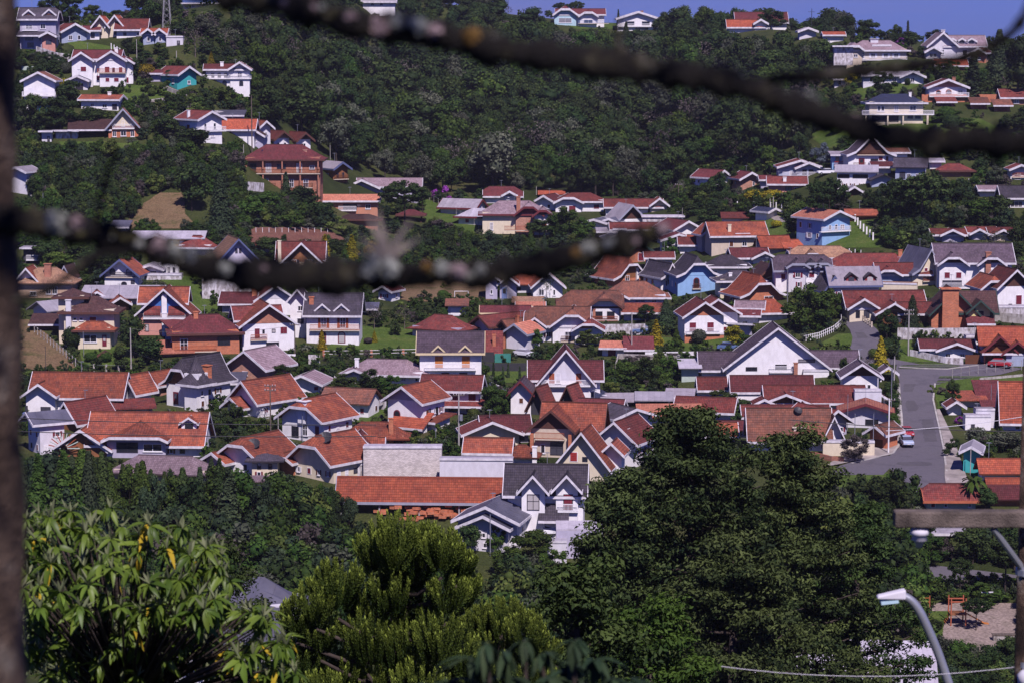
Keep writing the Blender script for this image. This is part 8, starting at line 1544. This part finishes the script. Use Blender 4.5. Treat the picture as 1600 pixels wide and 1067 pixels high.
# ------------------------------------------------------------------ close araucaria with candle like shoots
def araucaria(domes, depth, seed, label):
    px, py = domes[0][0], domes[0][1]; r = ray(px, 500); X = r[0] * depth; gz = ground(X, depth); o_ = Vector((X, depth, gz)); top = at_depth(px, py, depth).z - gz; rg = np.random.default_rng(seed); parts = []; m = MB(); m.tube([(0, 0, -.5), (0, 0, top - .6)], [.26, .08], 8)
    for (x, y, R_) in domes:
        dd_ = depth + rg.uniform(-1.1, .3); c = np.array(at_depth(x, y, dd_) - o_); rr = R_ / (F / depth); root_ = c - np.array([0, 0, rr * 1.9]); q0 = np.array([0, 0, root_[2] - .6]); m.tube([q0, (q0 + root_) / 2 - np.array([0, 0, .15]), root_], [.06, .045, .03], 6); tb = rg.uniform(-.08, .16)
        for j in range(int(30 + R_ * .55)):
            az = rg.uniform(0, 6.28); ph = math.sqrt(rg.uniform(0, 1)) * 1.45; tip = c + np.array([math.cos(az) * math.sin(ph) * 1.05, math.sin(az) * math.sin(ph) * 1.05, math.cos(ph) - .55]) * rr * rg.uniform(.8, 1.12)
            k0 = root_ + (tip - root_) * .25 + rg.normal(size=3) * .05; L = np.linalg.norm(tip - k0); n_ = int(max(34, L / .011)); s = np.linspace(0, 1, n_)[:, None]; ctrl = (k0 + tip) / 2 + np.array([tip[0] - c[0], tip[1] - c[1], 0]) * .28
            P = (1 - s) ** 2 * k0 + 2 * s * (1 - s) * ctrl + s ** 2 * tip; ax = unit(2 * (1 - s) * (ctrl - k0) + 2 * s * (tip - ctrl)); an = np.arange(n_) * 2.4; u1 = unit(np.cross(ax, [.3, .2, 1.0])); u2 = np.cross(ax, u1); w = u1 * np.cos(an)[:, None] + u2 * np.sin(an)[:, None]
            al = unit(ax + w * .75); p = P + w * .028 * np.clip(1.1 - s ** 6, .3, 1) + al * .02; parts.append(leaf_quads(p, unit(w - ax * .5), .085 * rg.uniform(.75, 1.2, n_), np.clip(tb + .05 + .85 * s[:, 0] ** 4 + rg.uniform(-.08, .16, n_), 0, 1), .36, rg, along=al))
    e = empty('araucaria', o_); lab(e, label, 'tree'); m.obj('trunk', 'bark', e, smooth=True); link('crown', npmesh('crown', *join(parts), 'leaf_araucaria'), e); return e
araucaria([(615, 818, 46), (580, 842, 34), (640, 850, 48), (690, 838, 34), (665, 826, 30), (715, 862, 28), (528, 888, 42), (492, 918, 34), (606, 900, 42), (560, 915, 34), (462, 948, 30), (500, 965, 36), (574, 965, 48), (648, 925, 40), (700, 905, 36), (725, 900, 30), (620, 985, 44), (680, 968, 44), (530, 1020, 46), (470, 1010, 34), (590, 1040, 50), (500, 1062, 40), (655, 1040, 46), (720, 1000, 40), (560, 1075, 40), (460, 1070, 34)], 46, 8, 'close young araucaria with bright candle tipped tufts')
araucaria([(784, 948, 44), (745, 960, 34), (820, 968, 36), (770, 1000, 44), (820, 1030, 44), (740, 1040, 44), (850, 1000, 30)], 50, 9, 'smaller araucaria top beside the bright candle tipped one')
# dark trees low in front; the first is added to fill black shade
for px, d, yt, rd, sd, lb, mt in ((900, 60, 900, 2.6, 21, 'added tree filling the black shade below the cedars in the bottom middle', 'leaf_dark'), (330, 95, 860, 4.2, 22, 'dark tree behind the big leaved tree', 'leaf_dark'), (120, 90, 905, 4.4, 23, 'dark tree low at the left behind the big leaves', 'leaf_conifer'), (1020, 70, 960, 3.0, 24, 'dark leafy tree at the bottom below the great cedar', 'leaf_mid')):
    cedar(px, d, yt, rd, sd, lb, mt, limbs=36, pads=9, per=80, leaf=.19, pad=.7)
# ------------------------------------------------------------------ big leaved tree, close at lower left
def leaf_mesh(L, W, droop, fold, mat, tone, name='leaf'):
    v, f = [], []
    for i, s in enumerate((0, .18, .4, .65, .88, 1.0)):
        w = W * (.12, .75, 1.0, .85, .42, .02)[i] / 2; z = -droop * L * s * s; y = L * s * (1 - .12 * droop * s)
        v += [(-w, y, z + fold * w), (0, y, z), (w, y, z + fold * w)]
    for i in range(5): b = i * 3; f += [(b, b + 1, b + 4, b + 3), (b + 1, b + 2, b + 5, b + 4)]
    me = bpy.data.meshes.new(name); me.from_pydata(v, [], f); me.materials.append(MATS[mat]); a = me.attributes.new('tone', 'FLOAT', 'POINT'); a.data.foreach_set('value', [tone] * len(v)); me.polygons.foreach_set('use_smooth', [True] * len(f)); me.update(); return me
LM = [leaf_mesh(.20, .058, .55, .35, 'leaf_loquat', .25), leaf_mesh(.18, .05, .85, .3, 'leaf_loquat', .6), leaf_mesh(.22, .062, .3, .45, 'leaf_loquat', .9), leaf_mesh(.12, .026, -.1, .5, 'leaf_young', .5), leaf_mesh(.19, .055, 1.0, .3, 'leaf_yellow', .9)]
LR = random.Random(4)
POLY1 = [(22, 800), (60, 782), (110, 790), (160, 772), (200, 805), (255, 812), (300, 818), (345, 838), (362, 880), (356, 925), (372, 960), (300, 965), (200, 950), (120, 960), (22, 940)]
POLY2 = [(372, 940), (425, 955), (470, 990), (465, 1050), (430, 1080), (365, 1080), (368, 1000)]
base = Vector((at_depth(190, 1060, 20.5).x, 20.8, 0)); base.z = ground(base.x, base.y); e = empty('big_leaved_tree', base); lab(e, 'close tree with long drooping bright green leaves at lower left', 'tree')
ms = MB(); crownpt = Vector((0, 0, at_depth(190, 1120, 20.5).z - base.z)); ms.tube([(0, 0, -.3), crownpt * .6 + Vector((.05, 0, 0)), crownpt], [.14, .1, .08], 9)
leaves = []
def rosette(px, py, d, k=1.0):
    c = at_depth(px, py, d) - base; a0 = LR.uniform(0, 6.28); tilt = Matrix.Rotation(LR.uniform(-.45, .45), 4, 'X') @ Matrix.Rotation(LR.uniform(-.45, .45), 4, 'Y'); n = LR.randint(11, 15)
    for i in range(n):
        a = a0 + 2.4 * i; el = LR.uniform(-1.0, .5); m = LM[4] if LR.random() < .018 else LM[LR.choice((0, 0, 1, 1, 2))]; sc = LR.uniform(.45, .98) * k
        leaves.append((Matrix.Translation(c) @ tilt @ Matrix.Rotation(a, 4, 'Z') @ Matrix.Rotation(el, 4, 'X') @ Matrix.Rotation(LR.uniform(-.4, .4), 4, 'Y') @ Matrix.Scale(sc, 4), m, d))
    for i in range(4): leaves.append((Matrix.Translation(c) @ tilt @ Matrix.Rotation(a0 + i * 1.05, 4, 'Z') @ Matrix.Rotation(LR.uniform(.6, 1.3), 4, 'X') @ Matrix.Scale(LR.uniform(.7, 1.2) * k, 4), LM[3], d))
    mid = crownpt * .4 + c * .6; mid.z = min(mid.z, c.z - .25); ms.tube([crownpt, mid, c], [.016, .011, .006], 5)
cnt = 0
while cnt < 165:
    x, y = LR.uniform(20, 380), LR.uniform(770, 965)
    if inside(POLY1, x, y): rosette(x, y + 8, 20.2 + LR.uniform(-.9, .9) - (y - 850) * .006); cnt += 1
cnt = 0
while cnt < 34:
    x, y = LR.uniform(370, 470), LR.uniform(940, 1075)
    if inside(POLY2, x, y): rosette(x, y, 19.3 + LR.uniform(-.5, .5)); cnt += 1
for i in range(120): rosette(LR.uniform(20, 370), LR.uniform(950, 1110), 20.4 + LR.uniform(-.8, 1.2))
leaves.sort(key=lambda q: q[2]); LV, LQ, LT, LMI, off = [], [], [], [], 0; nm = ['leaf_loquat', 'leaf_young', 'leaf_yellow']
vis = [q for q in leaves]; first = set(id(q) for q in vis[:290])
for q in leaves:
    M4, me, d = q
    if id(q) in first: o = link('leaf', me, e); o.matrix_local = M4; continue
    co = np.empty(len(me.vertices) * 3, np.float32); me.vertices.foreach_get('co', co); co = co.reshape(-1, 3); A = np.array(M4); v = co @ A[:3, :3].T + A[:3, 3]
    fq = np.array([list(p.vertices) for p in me.polygons]); LV.append(v); LQ.append(fq + off); off += len(v); LT.append(np.full(len(v), me.attributes['tone'].data[0].value + LR.uniform(-.2, .2))); LMI.append(np.full(len(fq), nm.index(me.materials[0].name)))
o = link('leaf_mass', npmesh('leaf_mass', np.concatenate(LV), np.concatenate(LQ), np.concatenate(LT), None, nm, np.concatenate(LMI)), e); o['kind'] = 'stuff'
ms.obj('trunk', 'bark', e, smooth=True)
# ------------------------------------------------------------------ dark leafy shrub very close at the bottom
DM_ = [leaf_mesh(.085, .024, .5, .3, 'leaf_conifer', .1), leaf_mesh(.09, .022, .8, .3, 'leaf_conifer', .5), leaf_mesh(.07, .02, .6, .3, 'leaf_conifer', .2)]
b2 = Vector((at_depth(860, 1060, 7.6).x, 7.6, 0)); b2.z = ground(b2.x, b2.y); e2 = empty('dark_shrub', b2); lab(e2, 'blurred dark shrub with drooping leaves at the bottom middle', 'shrub'); ms2 = MB()
for (x, y, d) in [(760, 1005, 7.2), (790, 1020, 7.4), (820, 1000, 7.6), (735, 1030, 7.3), (850, 1020, 7.8), (900, 1000, 7.6), (930, 1030, 7.5), (860, 1060, 7.6), (960, 1060, 7.7), (700, 1065, 7.4), (1000, 1070, 7.6), (800, 1060, 7.5), (650, 1075, 7.6), (890, 1040, 7.7), (1040, 1080, 7.8)]:
    c = at_depth(x, y, d) - b2; ms2.tube([(0, 0, -.2), c * .55 + Vector((0, 0, .1)), c], [.03, .014, .006], 5); a0 = LR.uniform(0, 6)
    for i in range(20): o = link('leaf', DM_[LR.choice((0, 0, 1, 0, 1, 2))], e2); o.matrix_local = Matrix.Translation(c) @ Matrix.Rotation(a0 + i * 2.4, 4, 'Z') @ Matrix.Rotation(LR.uniform(-1.1, .5), 4, 'X') @ Matrix.Scale(LR.uniform(.7, 1.25), 4)
ms2.obj('stem', 'bark', e2)
# ------------------------------------------------------------------ lichen covered tree at arm's length: trunk at the left, branches across the view
ND = 3.0
def smooth_path(pts, k=5):
    P = [Vector(p) for p in pts]; out = []
    for i in range(len(P) - 1):
        a, b, c, d = P[max(i - 1, 0)], P[i], P[i + 1], P[min(i + 2, len(P) - 1)]
        for j in range(k): t = j / k; out.append(.5 * ((2 * b) + (c - a) * t + (2 * a - 5 * b + 4 * c - d) * t * t + (3 * b - a - 3 * c + d) * t ** 3))
    out.append(P[-1]); return out
tb = Vector((at_depth(-82, 500, ND + .1).x, ND + .1, 0)); tb.z = ground(tb.x, tb.y); e = empty('lichen_covered_tree', tb); lab(e, 'close out of focus tree trunk and lichen spotted branches across the view', 'tree')
tp = [Vector((tb.x - .05, tb.y, tb.z - .2)), Vector((tb.x - .02, tb.y, -1.5)), Vector((tb.x, tb.y, -.6)), Vector((tb.x + .005, tb.y, 0)), Vector((tb.x + .03, tb.y, .7)), Vector((tb.x + .25, tb.y - .3, 1.5)), Vector((tb.x + .6, tb.y - .6, 2.2))]
random.seed(5); MB().tube([p - tb for p in smooth_path(tp, 8)], list(np.interp(np.linspace(0, 1, 49), [0, .3, .7, 1], [.12, .092, .09, .06])), 14, .05).obj('trunk', 'bark_trunk', e, smooth=True)
BR = {
 'main': ([(-82, -420), (120, -150), (300, -30), (420, 2), (500, 22), (560, 40), (640, 48), (700, 60), (760, 74), (830, 86), (900, 95), (1000, 108), (1080, 120), (1130, 130), (1190, 145), (1240, 168), (1310, 190), (1370, 208), (1450, 222), (1530, 222), (1620, 224), (1800, 190), (2050, 150)], [30, 26, 24, 21, 21, 22, 21, 21, 22, 21, 21, 20, 20, 20, 20, 21, 21, 21, 22, 22, 20, 15, 8], (3.05, 2.75)),
 'lower': ([(-80, 330), (0, 342), (60, 350), (150, 366), (230, 386), (300, 412), (360, 426), (430, 432), (520, 432), (600, 432), (700, 430), (780, 425), (850, 412), (910, 396), (960, 384), (1010, 370), (1045, 358)], [28, 24, 21, 20, 20, 22, 23, 24, 24, 23, 20, 19, 23, 23, 22, 18, 10], (3.05, 3.0)),
 'upper_right': ([(1800, 190), (1740, 60), (1680, -80), (1630, -30), (1592, 38), (1560, 66), (1520, 86), (1460, 98), (1390, 108), (1300, 116), (1220, 124), (1180, 128)], [10, 9, 8, 7, 7, 7, 8, 9, 10, 10, 8, 4], (2.78, 2.95)),
 'twig': ([(150, 366), (152, 340), (160, 300), (172, 258), (184, 232)], [7, 6, 6, 5, 4], (3.0, 2.98)), 'twig2': ([(230, 386), (190, 395), (150, 400), (110, 430), (70, 455), (20, 470)], [6, 6, 7, 8, 8, 6], (3.0, 2.9)),
 'twig3': ([(560, 432), (570, 470), (585, 500)], [4, 3, 2], (3.0, 2.97)), 'twig4': ([(966, 108), (966, 70), (968, 30)], [7, 6, 5], (2.9, 2.9)), 'twig5': ([(780, 430), (800, 470), (805, 500)], [7, 5, 3], (3.0, 3.0))}
for nm_, (pts, rd, (d0, d1)) in BR.items():
    n = len(pts); W = [at_depth(x, y, d0 + (d1 - d0) * i / (n - 1)) - tb for i, (x, y) in enumerate(pts)]; P = smooth_path(W, 7); rr = np.interp(np.linspace(0, n - 1, len(P)), range(n), rd) * (.98 if 'twig' not in nm_ else .8) / (F / ND)
    P = [p + Vector((0, random.uniform(-1, 1), random.uniform(-1, 1))) * r * .10 for p, r in zip(P, rr)]
    MB().tube(P, [r * random.choice((.8, .9, 1, 1.1, 1.35)) for r in rr], 12, .16).obj('branch' if 'twig' not in nm_ else 'twig', 'bark_near', e, smooth=True)
mat_plain('lichen_moss', (.14, .13, .05), .95, .4, 40, .5)
def lump(x, y, r, mat, d=2.93):
    c = at_depth(x, y - 4, d) - tb; rg = np.random.default_rng(int(x * 7 + y)); s = r * 1.25 / (F / ND); parts = []
    n = 70; dd = unit(rg.normal(size=(n, 3))); p = np.array(c) + dd * s * rg.uniform(.3, 1.0, (n, 1)); v, q, t = leaf_quads(p, dd + rg.normal(size=dd.shape) * .4, s * .75 * rg.uniform(.5, 1.2, n), np.zeros(n), .8, rg)
    link('lichen', npmesh('lichen', v, q, t, mat), e)
for x, y, r, m in [(595, 44, 13, 'lichen_pink'), (620, 38, 12, 'lichen'), (655, 44, 14, 'lichen'), (680, 52, 12, 'lichen_pink'), (738, 62, 13, 'lichen_orange'), (770, 70, 10, 'lichen'), (548, 30, 9, 'lichen_pink'), (865, 92, 9, 'lichen_orange'), (1000, 104, 8, 'lichen_orange'), (1090, 116, 8, 'lichen_pink'), (1150, 128, 14, 'lichen'), (1172, 138, 9, 'lichen_pink'), (1268, 166, 15, 'lichen'), (1338, 192, 11, 'lichen_pink'), (1368, 206, 10, 'lichen'),
  (85, 350, 16, 'lichen'), (120, 352, 10, 'lichen_pink'), (250, 388, 12, 'lichen_pink'), (275, 396, 12, 'lichen'), (298, 404, 10, 'lichen'), (352, 424, 9, 'lichen'), (585, 420, 14, 'lichen'), (610, 424, 14, 'lichen'), (575, 428, 10, 'lichen'), (668, 420, 8, 'lichen_orange'), (690, 424, 11, 'lichen'), (718, 428, 11, 'lichen_pink'), (750, 426, 8, 'lichen'), (920, 392, 9, 'lichen'), (900, 398, 7, 'lichen_orange'), (1038, 360, 9, 'lichen_pink'), (1448, 104, 7, 'lichen_pink'), (1410, 108, 6, 'lichen')]: lump(x, y, r, m)
for (pts, k) in ((BR['main'][0][2:20], 34), (BR['lower'][0][1:], 26)):
    for _ in range(k):
        i = random.randrange(len(pts) - 1); t = random.random(); lump(pts[i][0] * (1 - t) + pts[i + 1][0] * t, pts[i][1] * (1 - t) + pts[i + 1][1] * t + random.uniform(-9, 8), random.uniform(2.5, 6.5), random.choice(('lichen', 'lichen_pink', 'lichen', 'lichen_moss', 'lichen_moss')), 2.97)
# air plant on the lower branch
pb = at_depth(602, 420, 2.95); ea = empty('air_plant', pb); lab(ea, 'pale upright air plant growing on the lower lichen branch', 'plant')
mat_plain('air', (.26, .22, .18), .8, .3, 20, 0)
for i, (dx, dy, L) in enumerate([(-26, 84, 1), (-10, 92, 1), (-40, 52, .8), (40, 74, .9), (58, 50, .7), (-48, 30, .6), (2, 60, .9), (30, 40, .6)]):
    q = 1 / (F / ND); MB().tube([(0, 0, 0), (dx * .35 * q, -.004, dy * .5 * q), (dx * q, -.01 + .003 * i, dy * q)], [8 * q, 5 * q, 1.5 * q], 6).obj('blade', 'air', ea, smooth=True)
# leafy crown added to the near tree, unseen above the picture, shading its branches
rg = np.random.default_rng(9); n = 3000; dd = unit(rg.normal(size=(n, 3))); p = np.array([.45, 1.15, 2.35]) - np.array(tb) + dd * rg.uniform(.25, 1, (n, 1)) ** .5 * np.array([2.3, 2.2, 1.0])
link('crown', npmesh('crown', *leaf_quads(p, dd + rg.normal(size=dd.shape), .085, rg.uniform(0, 1, n), .5, rg), 'leaf_mid'), e)
# ------------------------------------------------------------------ utility pole, street lamp and wires close at the right
D1 = 16.0; q = D1 / F
c = at_depth(1607, 800, D1); pz = ground(c.x, c.y); e = empty('utility_pole', (c.x, c.y, pz)); lab(e, 'close brown utility pole with a mossy wooden crossarm at the right edge', 'pole'); H0 = at_depth(1607, 560, D1).z - pz
MB().tube([(0, 0, -.5), (0, 0, H0 * .5), (0, 0, H0)], [.085, .07, .06], 12).obj('shaft', 'bark_trunk', e, smooth=True)
za, zb_ = at_depth(1500, 816, D1).z - pz, at_depth(1500, 791, D1).z - pz; x0 = at_depth(1392, 800, D1).x - c.x
ca = MB().box(x0, .95, -.19, -.075, za, zb_).obj('crossarm', 'old_wood', e); bv = ca.modifiers.new('b', 'BEVEL'); bv.width = .012; bv.segments = 2
MB().tube([at_depth(1552, 826, D1 - .15) - Vector((c.x, c.y, pz)), at_depth(1604, 896, D1 - .02) - Vector((c.x, c.y, pz))], .022, 8).obj('brace', 'steel', e)
mi_ = MB(); ic = at_depth(1437, 820, D1 - .13) - Vector((c.x, c.y, pz)); mi_.tube([ic + Vector((0, 0, z)) for z in (.03, -.02, -.03, -.06, -.065, -.10, -.105, -.15)], [.015, .02, .06, .065, .045, .055, .035, .02], 12); mi_.obj('insulator', 'w_palewhite', e, smooth=True)
mi_ = MB(); ic = at_depth(1603, 1058, D1 - .1) - Vector((c.x, c.y, pz)); mi_.tube([ic + Vector((0, 0, z)) for z in (.05, .02, -.06)], [.03, .06, .05], 10); mi_.obj('insulator', 'w_palewhite', e, smooth=True)
for y_ in (1040, 897): mi_ = MB(); ic = at_depth(1607, y_, D1) - Vector((c.x, c.y, pz)); mi_.tube([ic, ic + Vector((0, 0, .04))], .088, 12); mi_.obj('clamp', 'steel', e)
D2 = 19.0; Lp = [(1640, 1500), (1560, 1290), (1512, 1150), (1484, 1072), (1466, 1020), (1450, 982), (1437, 955), (1424, 938), (1408, 929)]
W = [at_depth(x, y, D2) for x, y in Lp]; g0 = Vector((W[0].x + .25, D2, ground(W[0].x + .25, D2))); e = empty('street_lamp', g0); lab(e, 'blue grey street lamp arm with a white head at the lower right', 'street lamp')
MB().tube([p - g0 for p in smooth_path([g0 + Vector((0, 0, -.4))] + W, 5)], .036, 10).obj('arm', 'steel', e, smooth=True)
hd = W[-1] - g0; hb = bpy.data.meshes.new('lamp_head'); v = [(-.20, -.05, -.01), (-.20, .05, -.01), (.04, .06, -.05), (.04, -.06, -.05), (-.19, -.04, .02), (-.19, .04, .02), (.05, .055, .05), (.05, -.055, .05)]
o = link('lamp_head', mesh('lamp_head', [(a * .95, b * .9, z_ * .8) for a, b, z_ in v], [(0, 1, 2, 3), (4, 7, 6, 5), (0, 4, 5, 1), (1, 5, 6, 2), (2, 6, 7, 3), (3, 7, 4, 0)], 'w_palewhite'), e, hd + Vector((-.01, 0, .005)), (0, -.12, 0)); bv = o.modifiers.new('b', 'BEVEL'); bv.width = .02; bv.segments = 2
MB().box(-.16, -.02, -.04, .04, -.06, -.035).obj('lamp_glass', 'w_aqua', o)
for (a, b, d, r_, lb) in [((1480, 668), (1640, 645), 60, .008, 'pale overhead wire crossing the street from the right, upper one'), ((1300, 1061), (1590, 1047), 18.6, .0025, 'thin pale cable above the white ribbed roof'), ((-20, 652), (360, 664), 70, .013, 'upper dark wire over the red roofs at the left'), ((-20, 673), (360, 683), 70, .013, 'lower dark wire over the red roofs at the left'), ((1385, 668), (1640, 676), 70, .013, 'dark overhead wire crossing the lower street')]:
    A, B = at_depth(a[0], a[1], d), at_depth(b[0], b[1], d); A2, B2 = A + (A - B) * .6, B + (B - A) * .6; P = [A2.lerp(B2, t) - Vector((0, 0, 4 * .15 * t * (1 - t) - .15)) for t in np.linspace(0, 1, 16)]
    o = MB().tube([p - A for p in P], r_, 5).obj('cable', 'dark_metal' if 'dark' in lb else 'w_palewhite', None, A); lab(o, lb, 'cable')
for k, (a, b) in enumerate([((423, 604), (717, 618)), ((717, 618), (987, 490)), ((461, 508), (205, 514)), ((1419, 488), (1397, 558)), ((1397, 558), (1388, 624)), ((1388, 624), (1335, 648)), ((1419, 488), (1258, 430)), ((987, 490), (1230, 422)), ((423, 604), (131, 520))]):
    qa, qb = [at(x, y2) for (x, y), y2 in ((a, a[1] + 70), (b, b[1] + 70))]; A, B = at_depth(a[0], a[1], qa.y), at_depth(b[0], b[1], qb.y); P = [A.lerp(B, t) - Vector((0, 0, 4 * 1.1 * t * (1 - t))) for t in np.linspace(0, 1, 14)]
    o = MB().tube([p - A for p in P], .022, 4).obj('service_wire', 'dark_metal', None, A); lab(o, ['service wire from the porch house pole to the transformer pole', 'service wire from the transformer pole to the tall gatehouse pole', 'service wire between the yard pole and the white concrete pole', 'short wire from the corner pole down to the pale one', 'short wire down the left pavement to the white pole', 'wire from the white pavement pole towards the stepped roofs', 'long wire from the corner pole to the modern villa', 'long wire from the gatehouse pole to the modern villa street light', 'long wire from the porch house pole to the garden lawn pole'][k], 'wire')
# ------------------------------------------------------------------ thin valley air
_hz = bpy.data.materials.new('air'); _hz.use_nodes = True; _n, _l = _hz.node_tree.nodes, _hz.node_tree.links; _n.clear()
_o = _n.new('ShaderNodeOutputMaterial'); _p = _n.new('ShaderNodeVolumePrincipled'); _p.inputs['Color'].default_value = (.80, .78, .92, 1); _p.inputs['Density'].default_value = .00007; _p.inputs['Anisotropy'].default_value = .2; _l.new(_p.outputs[0], _o.inputs['Volume']); MATS['air_volume'] = _hz
o = MB().box(-2600, 2600, -60, 4200, -520, 62).obj('haze', 'air_volume'); lab(o, 'thin bluish haze in the valley air', 'haze', kind='stuff')
SC.cycles.volume_bounces = 0; SC.cycles.volume_step_rate = 4; SC.cycles.volume_max_steps = 32
